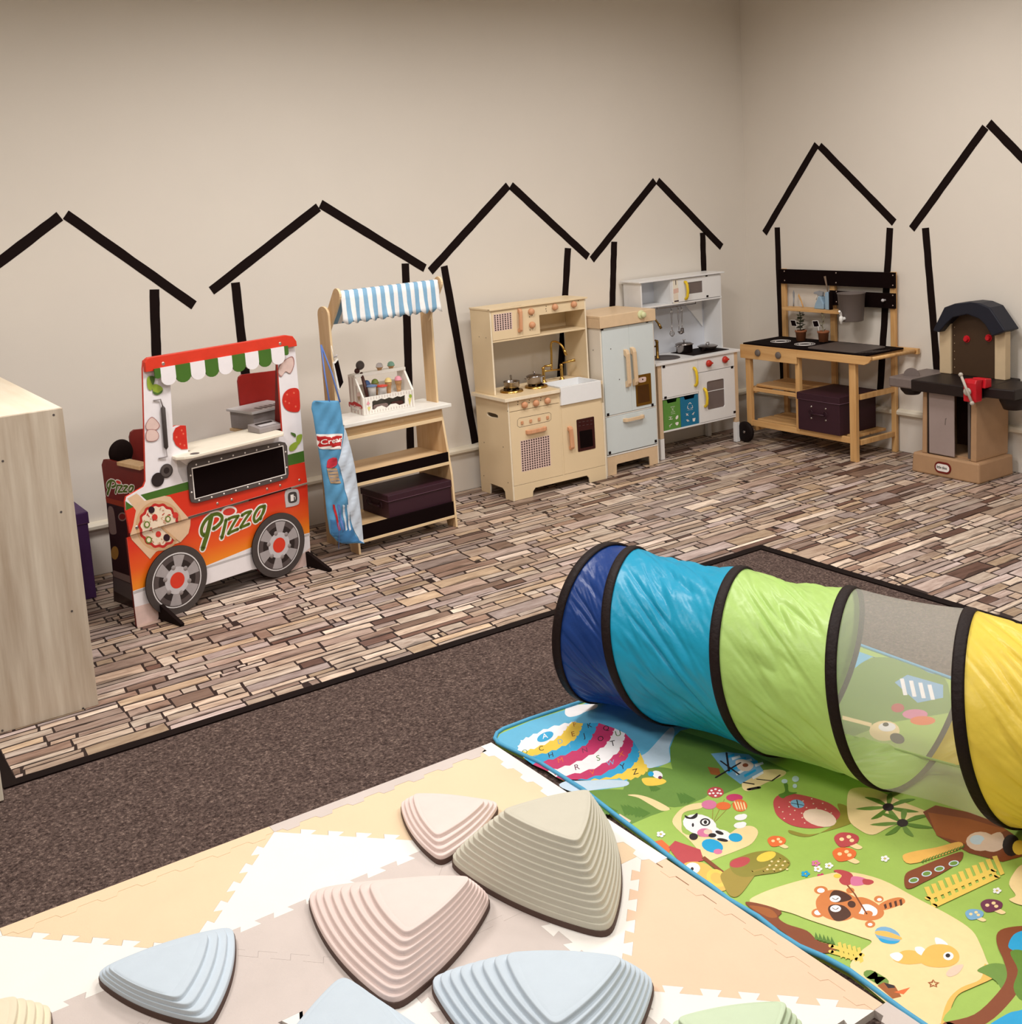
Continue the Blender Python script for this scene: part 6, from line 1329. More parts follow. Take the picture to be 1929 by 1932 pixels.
M('st_cream', (228, 218, 192), .6, var=.02, sc=20, bump=.06, bsc=300); M('st_mint', (200, 218, 188), .6, var=.02, sc=20, bump=.06, bsc=300)
def tp(z, *px):                                        # plateau corners seen in the photo, on their own height
    P = [bz(p, z+.012) for p in px]; cx = sum(q.x for q in P)/3; cy = sum(q.y for q in P)/3
    return [(cx+(q.x-cx)*1.22, cy+(q.y-cy)*1.22) for q in P]
stone('largest stepping stone, greenish beige with many terraces', [(-4.375, -3.165), (-4.245, -3.66), (-3.955, -3.30)], tp(.185, (973, 1531), (1080, 1575), (1100, 1500)), .185, 12, 'st_green')
stone('medium pink stepping stone in front of the largest greenish one', [(-4.72, -3.07), (-4.745, -3.56), (-4.37, -3.37)], tp(.11, (728, 1676), (775, 1742), (868, 1664)), .11, 8, 'st_pink')
stone('small pink stepping stone behind the largest greenish one', [(-4.335, -2.845), (-4.395, -3.165), (-4.125, -3.035)], tp(.056, (797, 1504), (826, 1562), (896, 1517)), .056, 4, 'st_pink')
stone('small blue stepping stone near the carpet edge at the lower left', [(-5.225, -3.045), (-5.075, -3.36), (-4.915, -3.085)], tp(.056, (225, 1826), (316, 1868), (364, 1780)), .056, 4, 'st_blue')
stone('medium blue stepping stone at the bottom centre of the photo', [(-4.645, -3.53), (-4.63, -4.02), (-4.26, -3.835)], tp(.11, (992, 1808), (1048, 1908), (1150, 1816)), .11, 8, 'st_blue')
stone('blue stepping stone cut by the bottom edge, left of the medium blue one', [(-4.82, -3.45), (-5.17, -3.70), (-4.72, -3.84)], [(-4.84, -3.53), (-5.08, -3.70), (-4.83, -3.77)], .11, 7, 'st_blue')
stone('cream stepping stone cut by the bottom left corner of the photo', [(-5.33, -3.09), (-5.62, -3.02), (-5.42, -3.30)], [(-5.41, -3.10), (-5.54, -3.08), (-5.44, -3.20)], .08, 5, 'st_cream')
stone('mint green stepping stone cut by the bottom edge, near the play mat', [tuple(bz(q, .012)[:2]) for q in ((1225, 1985), (1420, 2120), (1535, 1965))], tp(.09, (1305, 1925), (1415, 1990), (1462, 1898)), .09, 6, 'st_mint')
# ================================================================== printed play mat
MZ = .009; MO = Fr(-3.93, -2.65, 0)
def matprint():
    t = thing('play_mat', 'colourful printed play mat with balloon, animals and hills, blue-edged, under the play tunnel', 'play mat', MO)
    edge = [bz(p, MZ) for p in ((1740, 1932), (1709, 1911), (1660, 1875), (1604, 1833), (1556, 1807), (1509, 1787), (1470, 1762), (1430, 1730), (1375, 1698), (1342, 1673), (1300, 1644), (1262, 1616), (1240, 1598), (1228, 1588), (1170, 1545), (1100, 1490), (1020, 1440), (960, 1412), (940, 1402), (934, 1394), (938, 1384), (950, 1376), (1000, 1357), (1100, 1324))]
    out = [(-3.93, -4.9), (-3.925, -4.4)]+[(q.x, q.y) for q in edge]+[(-2.56, -2.64), (-2.53, -2.66), (-2.51, -2.9), (-2.53, -4.9)]
    for n, c in dict(m_green=(158, 190, 88), m_hill=(108, 144, 62), m_hill2=(84, 124, 44), m_sky=(98, 178, 214), m_pale=(196, 216, 232), m_sand=(240, 214, 160), m_yel=(238, 202, 76), m_mag=(196, 56, 104), m_blue=(54, 164, 212), m_white=(240, 238, 240), m_straw=(184, 70, 76), m_brown=(130, 66, 34), m_brown2=(160, 90, 40), m_rac=(206, 124, 66), m_racd=(76, 40, 26), m_fox=(236, 184, 92), m_fence=(232, 200, 92), m_water=(30, 160, 214), m_leaf=(92, 132, 44), m_beige=(226, 200, 180), m_or=(226, 110, 54), m_pink=(214, 120, 160), m_purple=(110, 50, 80), m_blk=(40, 28, 30), m_olive=(160, 140, 60), m_slat=(120, 170, 206), m_bind=(80, 164, 204), m_deck=(140, 132, 50)).items(): M(n, c, .6, var=.03, sc=40, bump=.06, bsc=110)
    g = G().prism([(x+3.93, y+2.65) for x, y in out], -.0045, MZ-.001, 'xy', 'm_green')
    conv = lambda p: (lambda q: (q.x+3.93, q.y+2.65))(bz(p, MZ))
    p = Print(g, conv, lambda a, b, o: (a, b, MZ-.001+o), .000006)
    A = lambda *q: [ma(*v) for v in q]; B = lambda *q: [mb(*v) for v in q]; Cc = lambda *q: [mc(*v) for v in q]; D = lambda *q: [md(*v) for v in q]
    E = lambda z, x, y, rx, ry, m, rot=0, n=16: p.ell(z, x, y, rx, ry, m, rot, n)
    f2 = lambda x, y: (x+3.93, y+2.65)
    # sky and hills
    hill = [(1235, 315), (1200, 350), (1172, 420), (1176, 505), (1100, 535), (1000, 550), (930, 590), (892, 655), (760, 672), (660, 685), (600, 694)]
    far = [conv(mt(1640, 640)), conv(mt(1560, 590)), conv(mt(1450, 545)), conv(mt(1340, 538)), conv(mt(1260, 590)), conv(mt(1215, 680))]
    left = [conv(v) for v in ((1080, 1478), (1020, 1440), (960, 1412), (943, 1402), (938, 1394), (944, 1384), (1000, 1360), (1100, 1328))]
    p.pl([f2(-2.56, -2.66)]+far+[conv(v) for v in A(*hill)]+left, 'm_sky')
    p.poly(A((1235, 315), (1200, 350), (1172, 420), (1176, 505), (1200, 600), (1280, 720), (1500, 700), (1640, 640), (1900, 560), (1700, 470), (1500, 400)), 'm_hill')
    p.sm(A((892, 660), (930, 592), (1000, 552), (1110, 536), (1220, 560), (1330, 620), (1400, 700), (1340, 740), (1200, 780), (1000, 740), (900, 690)), 'm_hill')
    p.poly(A((598, 694), (700, 676), (800, 670), (900, 672), (1010, 700), (1110, 750), (1180, 790), (1060, 830), (930, 885), (770, 800)), 'm_hill')
    p.sm(A((915, 706), (960, 702), (1030, 716), (1110, 750), (1172, 790), (1120, 800), (1050, 762), (980, 722)), 'm_sand')
    p.sm(A((534, 205), (545, 172), (590, 160), (650, 156), (730, 156), (720, 180), (660, 200), (620, 220), (570, 232), (545, 225)), 'm_white')
    p.sm(A((500, 640), (620, 605), (780, 612), (910, 620), (905, 650), (760, 668), (640, 684), (560, 680)), 'm_pale')
    p.sm(A((980, 480), (1040, 440), (1170, 300), (1200, 330), (1166, 420), (1172, 500), (1100, 530), (1030, 540)), 'm_pale')
    Bs = [[(245, 430), (270, 375), (330, 345), (430, 300), (540, 270), (600, 262)], [(262, 445), (330, 428), (430, 388), (510, 340), (550, 290), (572, 266)], [(285, 475), (400, 455), (500, 420), (590, 370), (625, 320), (640, 275)],
          [(340, 515), (440, 492), (560, 450), (660, 400), (705, 340), (735, 272)], [(430, 555), (540, 530), (660, 480), (770, 410), (815, 350), (832, 305)], [(480, 590), (600, 575), (740, 530), (850, 450), (890, 380), (895, 335)],
          [(530, 612), (640, 610), (780, 570), (900, 490), (940, 420), (945, 385)], [(690, 610), (790, 600), (900, 560), (970, 500), (985, 460), (980, 440)], [(850, 602), (920, 612), (990, 590), (1032, 560), (1036, 540), (1010, 505)]]
    wv = lambda c: [(x+6*math.sin(i*2.1), y+6*math.cos(i*2.1)) for i, (x, y) in enumerate(cm(c, 5, False))]
    for i, m in enumerate(('m_white', 'm_yel', 'm_blue', 'm_mag', 'm_white', 'm_mag', 'm_blue', 'm_yel')): p.poly([ma(*v) for v in wv(Bs[i])+wv(Bs[i+1])[::-1]], m)
    E(ma, 415, 352, 54, 26, 'm_blue', -25)
    pt = Print(g, None, lambda a, b, o: (lambda q: (q[0], q[1], MZ-.001+p.off))(conv(ma(a, -b))))
    for ch, x, y, m, s_ in (('A', 400, 366, 'm_white', 44), ('Q', 275, 462, 'm_hill2', 40), ('C', 378, 440, 'm_blk', 40), ('D', 492, 398, 'm_slat', 40), ('E', 575, 352, 'm_brown', 42), ('F', 585, 292, 'm_brown2', 40), ('G', 340, 492, 'm_water', 36), ('H', 435, 480, 'm_blk', 42), ('I', 562, 420, 'm_slat', 34), ('J', 650, 360, 'm_blk', 42), ('K', 672, 300, 'm_blk', 40),
                           ('L', 420, 532, 'm_mag', 38), ('M', 492, 512, 'm_or', 42), ('N', 640, 452, 'm_purple', 42), ('O', 735, 382, 'm_blk', 42), ('Q', 768, 318, 'm_blk', 42), ('P', 470, 590, 'm_or', 44), ('R', 594, 556, 'm_purple', 48), ('S', 728, 500, 'm_hill2', 48), ('T', 812, 412, 'm_blk', 48), ('U', 842, 352, 'm_hill2', 48), ('V', 690, 586, 'm_or', 42), ('W', 790, 530, 'm_slat', 42), ('X', 862, 476, 'm_or', 44), ('Y', 872, 552, 'm_blk', 48), ('Z', 948, 584, 'm_blk', 48)):
        pt.text(ch, (x, -y), s_, m, rot=R(14), weight=.0, sx=1.15); p.bump()
    for x, y, s_ in ((800, 800, 30), (925, 800, 34), (990, 812, 34), (1265, 728, 34), (1075, 665, 22)):
        for dx in (-.6, 0, .6): p.poly(A((x-s_+dx*s_, y-s_*1.1), (x+s_*1.3+dx*s_, y+s_*.1), (x-s_*.2+dx*s_, y+s_*.9)), 'm_hill2')
    p.poly(A((848, 832), (868, 820), (936, 862), (918, 884)), 'm_beige')
    p.sm(A((1000, 610), (1040, 600), (1120, 606), (1150, 625), (1110, 645), (1030, 648)), 'm_yel'); E(ma, 1095, 582, 34, 22, 'm_white', 20); E(ma, 1056, 578, 18, 15, 'm_water'); E(ma, 1112, 600, 12, 10, 'm_purple')
    # windmill
    p.sm(A((1610, 620), (1640, 580), (1780, 550), (1870, 560), (1860, 590), (1760, 630), (1660, 680), (1615, 670)), 'm_sand')
    p.poly(A((1420, 455), (1520, 445), (1650, 460), (1700, 500), (1740, 560), (1600, 640), (1520, 580)), 'm_slat')
    for i in range(6): p.poly(A((1510+i*35, 470+i*10), (1560+i*35, 455+i*10), (1566+i*35, 468+i*10), (1516+i*35, 486+i*10)), 'm_white' if i % 2 else 'm_water')
    for i in range(4): p.poly(A((1520+i*50, 560+i*12), (1600+i*45, 520+i*14), (1606+i*45, 532+i*14), (1526+i*50, 576+i*12)), 'm_white' if i % 2 else 'm_water')
    p.poly(A((1400, 535), (1470, 545), (1480, 590), (1420, 580)), 'm_brown2'); p.sm(A((1570, 500), (1620, 490), (1680, 520), (1650, 560), (1590, 550)), 'm_beige'); E(ma, 1630, 525, 18, 12, 'm_brown')
    for a, b in (((1515, 450), (1530, 560)), ((1450, 600), (1600, 510)), ((1480, 500), (1590, 580)), ((1650, 670), (1710, 660)), ((1620, 630), (1680, 640))): p.rib([ma(*a), ma(*b)], .006, 'm_blk')
    p.rib([ma(1650, 672), ma(1712, 660)], .012, 'm_blk'); p.rib(A((1700, 610), (1790, 620), (1840, 585)), .005, 'm_blk')
    # sand blob with cow and balloons
    p.sm(B((342, 375), (352, 330), (400, 290), (470, 276), (470, 300), (390, 320), (380, 370), (400, 420), (560, 430), (640, 388), (700, 382), (728, 410), (700, 460), (640, 490), (560, 520), (500, 540), (470, 510), (420, 450)), 'm_sand')
    for x, y in ((510, 310), (560, 300), (600, 315)): p.rib([mb(x+14, y-40), mb(518, 375)], .0015, 'm_olive')
    E(mb, 534, 228, 38, 25, 'm_straw'); [E(mb, 534+dx, 228+dy, 6, 4, 'm_white') for dx, dy in ((-18, -8), (0, -14), (18, -8), (-10, 4), (10, 4), (0, 16), (24, 6), (-26, 6))]
    E(mb, 505, 284, 35, 21, 'm_pink'); E(mb, 620, 252, 38, 17, 'm_mag'); E(mb, 570, 290, 34, 18, 'm_or'); E(mb, 645, 288, 34, 28, 'm_or', 10)
    for i in range(4): p.rib([mb(620+i*14, 268+i*2), mb(634+i*12, 308)], .004, 'm_sand')
    for x, y in ((648, 342), (645, 378)): E(mb, x, y, 28, 14, 'm_white', -5); E(mb, x+14, y-6, 16, 10, 'm_white')
    E(mb, 525, 410, 38, 26, 'm_white', 20); E(mb, 565, 425, 44, 26, 'm_white', 15)
    E(mb, 462, 375, 78, 46, 'm_white', 12); E(mb, 487, 364, 24, 18, 'm_blk'); E(mb, 487, 364, 16, 12, 'm_white'); E(mb, 488, 364, 8, 9, 'm_blk'); E(mb, 431, 377, 5, 9, 'm_blk'); E(mb, 484, 412, 34, 20, 'm_pink'); E(mb, 500, 408, 20, 12, 'm_beige')
    p.sm(B((395, 332), (420, 342), (450, 322), (450, 340), (430, 350), (400, 346)), 'm_blk'); E(mb, 434, 430, 20, 16, 'm_blk'); E(mb, 520, 424, 18, 10, 'm_blk'); E(mb, 552, 412, 20, 8, 'm_blk', 20); E(mb, 566, 445, 26, 7, 'm_blk', 10)
    E(mb, 520, 472, 50, 30, 'm_water', 15); E(mb, 545, 498, 20, 12, 'm_pink'); E(mb, 625, 434, 32, 20, 'm_water', 5)
    # strawberry house
    p.sm(B((870, 400), (960, 420), (1060, 400), (1150, 370), (1185, 340), (1150, 300), (1090, 280), (1100, 330), (1060, 385), (960, 430), (880, 418)), 'm_deck')
    p.sm(B((800, 300), (800, 262), (830, 238), (900, 236), (990, 256), (1060, 282), (1100, 320), (1090, 350), (1040, 384), (960, 392), (880, 378), (820, 340)), 'm_straw')
    for i in range(26):
        a = i*2.4; r_ = (i/26)**.5; E(mb, 945+r_*130*math.cos(a), 315+r_*62*math.sin(a), 3.5, 2.5, 'm_beige')
    E(mb, 1008, 345, 78, 38, 'm_beige', 14); E(mb, 907, 281, 32, 19, 'm_slat', 12); p.rib(B((880, 278), (935, 288)), .003, 'm_blk'); p.rib(B((904, 264), (912, 298)), .003, 'm_blk')
    p.sm(B((820, 240), (850, 225), (845, 190), (862, 190), (868, 225), (905, 230), (860, 245), (840, 256)), 'm_hill2'); E(mb, 848, 178, 14, 10, 'm_pale'); E(mb, 898, 168, 16, 14, 'm_pale'); E(mb, 895, 200, 10, 10, 'm_pale')
    # palms on sand
    p.sm(B((1135, 240), (1170, 208), (1260, 215), (1380, 270), (1500, 320), (1440, 340), (1320, 390), (1250, 422), (1190, 400), (1140, 350)), 'm_sand')
    for cx, cy in ((1320, 296), (1385, 368)):
        for k in range(7): a = R(k*51+20); p.sm([mb(cx, cy), mb(cx+70*math.cos(a)-14*math.sin(a), cy+42*math.sin(a)+9*math.cos(a)), mb(cx+150*math.cos(a), cy+66*math.sin(a)), mb(cx+80*math.cos(a)+14*math.sin(a), cy+46*math.sin(a)-9*math.cos(a))], 'm_hill' if k % 2 else 'm_leaf', 3)
        E(mb, cx, cy, 26, 18, 'm_blk')
    # brown house
    p.poly(B((1478, 318), (1535, 288), (1690, 320), (1800, 360), (1890, 420), (1930, 520), (1840, 545), (1690, 505), (1545, 428)), 'm_brown'); p.poly(B((1540, 425), (1500, 320), (1690, 350), (1860, 400), (1700, 470)), 'm_brown2')
    E(mb, 1740, 452, 66, 44, 'm_beige'); E(mb, 1725, 445, 34, 22, 'm_pale'); p.sm(B((1760, 440), (1830, 410), (1850, 470), (1800, 500), (1740, 480)), 'm_beige'); E(mb, 1880, 470, 40, 50, 'm_blk'); E(mb, 1915, 480, 30, 34, 'm_yel')
    # mushrooms
    for x, y, m, k in ((812, 452, 'm_or', 1), (1130, 445, 'm_straw', 1.35), (1120, 512, 'm_or', 1.3), (1790, 745, 'm_purple', 1.2), (1712, 785, 'm_slat', 1.0)):
        p.sm(B((x+10*k, y+5), (x+36*k, y+14*k), (x+54*k, y+26*k), (x+36*k, y+32*k), (x+4*k, y+16*k)), 'm_sand'); p.sm(B((x-42*k, y-6*k), (x-20*k, y-24*k), (x+20*k, y-22*k), (x+42*k, y-8*k), (x+30*k, y+14*k), (x-20*k, y+24*k)), m)
        for dx, dy in ((-16, -2), (8, -10), (18, 2)): E(mb, x+dx*k, y+dy*k, 8*k, 6*k, 'm_sand')
    for x, y, m in ((1000, 578, 'm_white'), (1050, 563, 'm_white'), (1305, 531, 'm_white'), (943, 600, 'm_water'), (1015, 612, 'm_mag'), (990, 552, 'm_pink'), (1815, 677, 'm_white'), (285, 420, 'm_white')):
        for k in range(5): a = k*1.256; E(mb, x+13*math.cos(a), y+9*math.sin(a), 8, 6, m, 0, 8)
        E(mb, x, y, 4, 3, 'm_yel', 0, 8)
    # red barn corner at the left edge and stump
    p.poly(B((248, 455), (290, 445), (330, 480), (318, 520), (270, 490)), 'm_or'); p.poly(B((320, 480), (350, 450), (465, 490), (480, 540), (380, 560)), 'm_straw'); p.sm(B((390, 560), (440, 545), (500, 560), (540, 600), (600, 640), (560, 680), (470, 620)), 'm_fox')
    p.poly(B((470, 530), (485, 520), (612, 620), (600, 632)), 'm_brown'); E(mb, 430, 575, 34, 26, 'm_white'); E(mb, 428, 578, 7, 8, 'm_blk'); E(mb, 540, 620, 50, 38, 'm_fence', 30); E(mb, 540, 620, 30, 24, 'm_fox', 30)
    p.sm(B((560, 600), (640, 560), (720, 580), (690, 640), (640, 700), (600, 700), (570, 650)), 'm_olive')
    p.sm(B((600, 545), (640, 525), (720, 500), (800, 498), (860, 530), (872, 560), (830, 590), (740, 605), (660, 615), (610, 590)), 'm_deck'); E(mb, 645, 548, 48, 22, 'm_straw', -15); E(mb, 765, 522, 46, 20, 'm_yel', -18)
    for i in range(3): p.rib(cm(B((700+i*50, 590), (770+i*40, 570), (830+i*18, 530+i*10)), 3, False), .006, 'm_olive')
    for i in range(10): E(mb, 770+i*10, 580-(i % 3)*18, 6, 4, 'm_sand', 0, 8)
    # garden bed and fences
    p.sm(B((1385, 520), (1430, 500), (1540, 480), (1640, 455), (1655, 480), (1560, 520), (1420, 555)), 'm_fox')
    p.sm(B((1395, 655), (1400, 600), (1460, 570), (1560, 530), (1650, 500), (1660, 520), (1640, 550), (1560, 600), (1480, 640), (1420, 668)), 'm_brown')
    for x, y in ((1436, 630), (1495, 600), (1553, 578), (1618, 553)): E(mb, x, y, 24, 13, 'm_pale', -10); E(mb, x, y, 18, 9, 'm_hill', -10)
    for i in range(14): x = 1470+i*14; y = 545-i*5; p.poly(B((x, y), (x+18, y-14), (x+8, y+6)), 'm_hill2')
    for i in range(11): x, y = 1495+i*31, 688-i*14; p.poly(B((x-12, y-26), (x+10, y-30), (x+44, y+52), (x+26, y+60)), 'm_fence')
    p.rib([mb(1500, 712), mb(1800, 585)], .014, 'm_fence'); p.rib([mb(1530, 745), mb(1815, 612)], .014, 'm_fence')
    # main sand area
    p.sm(B((690, 728), (740, 690), (860, 648), (1000, 612), (1130, 592), (1290, 628), (1450, 712), (1600, 790), (1700, 858), (1742, 930), (1770, 1000), (1800, 1060), (1760, 1090), (1660, 1130), (1600, 1190), (1560, 1283), (1430, 1283), (1300, 1180), (1150, 1040), (1190, 960), (1245, 912), (1200, 890), (1080, 850), (960, 810), (880, 780), (800, 760)), 'm_sand')
    p.sm(B((1760, 1010), (1800, 1060), (1790, 1080), (1700, 1120), (1640, 1150), (1610, 1200), (1590, 1270), (1560, 1283), (1590, 1180), (1650, 1120), (1740, 1080)), 'm_fox')
    p.sm(B((672, 738), (700, 730), (790, 752), (835, 775), (820, 800), (860, 830), (950, 860), (1000, 905), (1060, 925), (1080, 950), (1030, 962), (940, 945), (860, 880), (760, 810)), 'm_brown'); p.sm(B((690, 745), (780, 760), (815, 795), (780, 800), (720, 770)), 'm_brown2')
    for i in range(5): x, y = 985+i*18, 880+i*5; p.poly(B((x, y+20), (x+4, y-14), (x+22, y+22)), 'm_hill2')
    for i in range(5): x, y = 1090+i*22, 915+i*6; p.poly(B((x, y), (x+14, y-4), (x+30, y+60), (x+14, y+70)), 'm_fence')
    p.rib([mb(1060, 930), mb(1200, 970)], .012, 'm_fence'); p.rib([mb(1060, 955), mb(1180, 990)], .012, 'm_fence'); p.rib([mb(1240, 1060), mb(1290, 1090)], .03, 'm_hill')
    p.poly(B((1270, 1110), (1300, 1095), (1350, 1110), (1380, 1160), (1340, 1170)), 'm_brown2'); p.poly(B((1300, 1097), (1345, 1108), (1352, 1120), (1320, 1122)), 'm_blk'); p.poly(B((1345, 1140), (1420, 1118), (1390, 1150)), 'm_or')
    # raccoon with an umbrella
    p.sm(Cc((1100, 235), (1150, 205), (1210, 190), (1246, 198), (1250, 222), (1210, 240), (1150, 260), (1118, 262)), 'm_rac')
    for i in range(4): x = 1128+i*30; p.poly(Cc((x, 232-i*9), (x+14, 226-i*9), (x+20, 250-i*6), (x+8, 258-i*6)), 'm_racd')
    p.sm(Cc((930, 270), (960, 200), (1010, 190), (1080, 220), (1130, 270), (1110, 310), (1040, 325), (960, 310)), 'm_rac'); p.sm(Cc((985, 240), (1040, 230), (1090, 260), (1080, 295), (1020, 290), (970, 275)), 'm_white')
    for x, y, r_ in ((1050, 345, 30), (1100, 200, 28), (935, 150, 24), (1040, 285, 26)): E(mc, x, y, r_, r_*.7, 'm_rac')
    for x, y in ((1050, 347), (1104, 203)): E(mc, x, y, 14, 9, 'm_white')
    E(mc, 765, 148, 40, 24, 'm_rac'); E(mc, 765, 150, 22, 14, 'm_white'); E(mc, 748, 280, 38, 26, 'm_rac'); E(mc, 748, 278, 22, 15, 'm_white')
    p.sm(Cc((740, 200), (790, 155), (870, 148), (950, 180), (1000, 225), (985, 280), (920, 320), (850, 325), (780, 300), (742, 255)), 'm_rac')
    p.sm(Cc((815, 190), (840, 150), (900, 160), (945, 195), (900, 215), (840, 218)), 'm_racd'); p.sm(Cc((806, 260), (830, 232), (900, 240), (940, 290), (890, 325), (840, 320)), 'm_racd')
    E(mc, 848, 198, 32, 20, 'm_white'); E(mc, 850, 255, 32, 20, 'm_white'); E(mc, 943, 230, 24, 20, 'm_racd', 20)
    for y in (198, 255): p.rib(cm(Cc((832, y-4), (850, y+6), (866, y-4)), 3, False), .002, 'm_racd')
    p.rib(Cc((1030, 285), (960, 170), (910, 110)), .004, 'm_brown')
    p.sm(Cc((838, 36), (880, 30), (940, 50), (955, 90), (930, 118), (890, 115), (870, 90), (885, 62)), 'm_straw'); p.sm(Cc((945, 70), (1010, 76), (1040, 100), (990, 122), (940, 116)), 'm_pink'); p.sm(Cc((1010, 84), (1060, 90), (1070, 105), (1040, 118), (1010, 110)), 'm_straw'); E(mc, 860, 66, 22, 12, 'm_yel')
    # ball and fox
    E(mc, 1152, 410, 78, 46, 'm_slat', 20); p.sm(Cc((1085, 385), (1150, 388), (1225, 418), (1225, 435), (1150, 420), (1085, 405)), 'm_fox'); p.sm(Cc((1100, 425), (1160, 440), (1220, 445), (1180, 460), (1120, 450)), 'm_water')
    p.sm(Cc((1180, 545), (1240, 500), (1310, 500), (1370, 530), (1380, 560), (1320, 575), (1240, 575)), 'm_fox'); p.sm(Cc((1165, 520), (1210, 508), (1240, 530), (1215, 560), (1180, 545)), 'm_white')
    p.sm(Cc((1310, 480), (1350, 478), (1380, 510), (1360, 530), (1320, 510)), 'm_white'); p.sm(Cc((1425, 425), (1460, 430), (1500, 465), (1440, 470)), 'm_white')
    p.sm(Cc((1340, 560), (1370, 490), (1430, 462), (1510, 470), (1560, 510), (1560, 560), (1500, 592), (1400, 592)), 'm_fox'); E(mc, 1503, 530, 30, 24, 'm_white'); E(mc, 1500, 527, 14, 12, 'm_blk'); p.sm(Cc((1490, 630), (1530, 590), (1590, 580), (1560, 630), (1510, 650)), 'm_beige')
    p.rib(Cc((1416, 668), (1424, 682), (1446, 684), (1430, 694), (1434, 708), (1416, 700), (1398, 708), (1402, 694), (1388, 684), (1408, 682)), .004, 'm_brown2', True)
    # right side: green mound, tree, water
    p.sm(B((1590, 1283), (1620, 1200), (1680, 1150), (1780, 1120), (1870, 1080), (1929, 1000), (1990, 1100), (1960, 1283)), 'm_green')
    p.sm(B((1725, 1040), (1790, 1010), (1860, 1020), (1900, 1080), (1850, 1140), (1810, 1090), (1760, 1060)), 'm_hill')
    p.rib(cm(B((1600, 1300), (1740, 1262), (1850, 1160), (1895, 1080), (1880, 1000), (1850, 930), (1850, 880), (1900, 862), (1990, 856)), 4, False), .03, 'm_brown')
    p.sm(B((1866, 930), (1890, 880), (1940, 860), (2000, 870), (2000, 960), (1930, 950), (1890, 950)), 'm_water'); p.sm(B((1760, 1320), (1860, 1240), (1929, 1220), (2000, 1180), (2000, 1330)), 'm_water')
    p.sm(B((1875, 960), (1929, 950), (2000, 1000), (2000, 1150), (1929, 1180), (1890, 1120), (1910, 1040)), 'm_leaf'); p.sm(B((1870, 720), (1900, 700), (1870, 650), (1890, 600), (1929, 560), (2000, 560), (2000, 740), (1929, 745)), 'm_sand')
    # seen through the mesh panel, far side of the tunnel
    Mt = lambda *q: [mt(*v) for v in q]
    p.sm(Mt((1215, 690), (1260, 600), (1340, 545), (1450, 550), (1560, 600), (1640, 650), (1640, 900), (1500, 1000), (1300, 900), (1215, 800)), 'm_hill')
    p.poly(Mt((1220, 870), (1400, 800), (1640, 760), (1640, 1000), (1220, 1000)), 'm_green')
    p.poly(Mt((1430, 640), (1480, 610), (1620, 650), (1620, 700), (1520, 720)), 'm_slat'); [p.poly(Mt((1450+i*36, 625+i*8), (1466+i*36, 625+i*8), (1480+i*36, 690+i*6), (1464+i*36, 690+i*6)), 'm_white') for i in range(4)]
    E(mt, 1442, 740, 26, 18, 'm_straw'); E(mt, 1510, 765, 50, 20, 'm_pink'); E(mt, 1540, 790, 50, 18, 'm_or'); E(mt, 1390, 830, 60, 40, 'm_sand'); E(mt, 1400, 815, 34, 18, 'm_white'); E(mt, 1440, 860, 30, 20, 'm_blk', 20); E(mt, 1395, 805, 12, 8, 'm_blk')
    p.poly(Mt((1225, 770), (1340, 800), (1340, 815), (1225, 785)), 'm_sand')
    g.build('printed_sheet', t)
    G().tube([(x+3.93, y+2.65, .0105) for x, y in out], .0065, 'm_bind', 8, closed=True).build('edge_binding', t)
matprint()

# ================================================================== play tunnel
from mathutils import noise
TU = Fr(-3.454, -2.6845, .271-PI/2); TR = .2615; TZ = TR+.0045+MZ    # x of this frame runs along the tunnel
def cloth(name, c, tr=.25, rough=.38):
    M(name, c, rough, var=.02, sc=30, bump=.25, bsc=26, tr=tr)
cloth('tn_navy', (20, 62, 136)); cloth('tn_cyan', (24, 166, 208)); cloth('tn_lime', (188, 224, 128)); cloth('tn_yellow', (246, 218, 88)); M('tn_tape', (26, 13, 12), .6, spec=.2, var=.1, sc=60, bump=.3, bsc=70)
def meshcloth():
    m = bpy.data.materials.new('tn_mesh'); m.use_nodes = True; MATS['tn_mesh'] = m; nt = m.node_tree; b = nt.nodes['Principled BSDF']
    b.inputs['Base Color'].default_value = rgb((226, 222, 216)); b.inputs['Roughness'].default_value = .7
    tp = nt.nodes.new('ShaderNodeBsdfTransparent'); mx = nt.nodes.new('ShaderNodeMixShader'); mx.inputs[0].default_value = .26
    nt.links.new(tp.outputs[0], mx.inputs[1]); nt.links.new(b.outputs[0], mx.inputs[2]); nt.links.new(mx.outputs[0], nt.nodes['Material Output'].inputs['Surface'])
meshcloth()
KN = [(-400, 0), (4, 0), (180, .208), (295, .344), (540, .579), (900, .930), (1260, 1.260), (1620, 1.61), (2000, 1.97)]
def spiral(th):                                       # where the sprung hoop runs: one long spiral from the end ring
    for (a, s0), (b, s1) in zip(KN, KN[1:]):
        if a <= th <= b: return s0+(s1-s0)*(th-a)/(b-a)
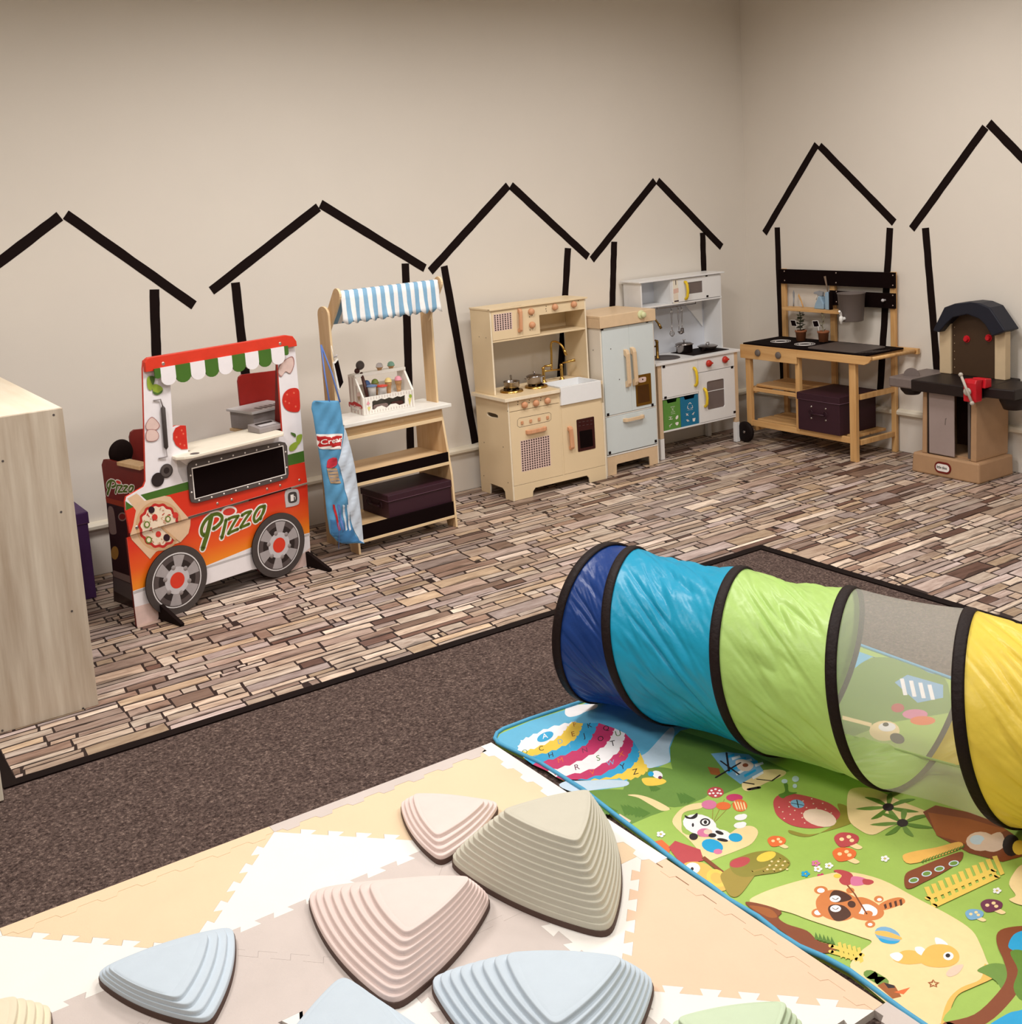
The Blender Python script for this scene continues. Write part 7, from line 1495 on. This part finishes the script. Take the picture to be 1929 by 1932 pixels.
def tunnel():
    t = thing('play_tunnel', 'pop-up play tunnel in navy, cyan, lime, clear mesh and yellow sections with black hoops', 'play tunnel', TU)
    mats = ['tn_navy', 'tn_cyan', 'tn_lime', 'tn_mesh', 'tn_yellow']; nu, nv = 56, 300
    for k in range(5):
        g = G(); vs = []
        for j in range(nv+1):
            ad = -65+360*j/nv; a = R(ad); s0 = max(0, spiral(ad+360*(k-1))) if k else 0; s1 = spiral(ad+360*k); wd = s1-s0
            for i in range(nu+1):
                u = i/nu; env = math.sin(PI*u)*min(1, wd/.25); x = s0+wd*u
                if k == 3: d = -.008*env
                else:
                    w1 = noise.noise(Vector((math.cos(a)*3.2+x*4.6, math.sin(a)*3.2-x*4, k*9.0)))
                    w2 = abs(noise.noise(Vector((a*5.2-x*17+k*5, x*4, k*3.1)))); w3 = abs(noise.noise(Vector((a*10-x*40, x*6, k*7.7))))
                    d = env*(-.012+.006*w1-.010*(1-min(1, w2*3.4))-.0035*(1-min(1, w3*4)))
                r_ = TR-.002+d
                vs.append((x, r_*math.cos(a), TZ+r_*math.sin(a)))
        m = nu+1
        fs = [(j*m+i, j*m+i+1, (j+1)*m+i+1, (j+1)*m+i) for j in range(nv) for i in range(nu)]
        g.add(vs, fs, mats[k], True)
        g.build('mesh_section' if k == 3 else 'fabric_section', t)
    prof_ = [(-.016, TR-.003), (-.016, TR+.001), (-.009, TR+.0035), (.009, TR+.0035), (.016, TR+.001), (.016, TR-.003)]
    for nm, th0, th1 in (('end_hoop', 0, 360), ('spiral_hoop', 4, 1735)):
        g = G(); n = int((th1-th0)/3.6); vs = []
        for j in range(n+1):
            th = th0+(th1-th0)*j/n; s_ = 0 if nm == 'end_hoop' else spiral(th); a = R(th)
            vs += [(s_+x, r_*math.cos(a), TZ+r_*math.sin(a)) for x, r_ in prof_]
        g.add(vs, [(j*6+i, j*6+i+1, (j+1)*6+i+1, (j+1)*6+i) for j in range(n) for i in range(5)], 'tn_tape', True); g.build(nm, t)
    g = G(); a = R(-65); r_ = TR-.010; g.tube([(.72, r_*math.cos(a), TZ+r_*math.sin(a)), (.88, (r_-.006)*math.cos(a), TZ+(r_-.006)*math.sin(a)), (1.04, r_*math.cos(a), TZ+r_*math.sin(a)), (1.36, r_*math.cos(a), TZ+r_*math.sin(a))], .0035, 'tn_lime', 8); g.build('seam_piping', t)
tunnel()
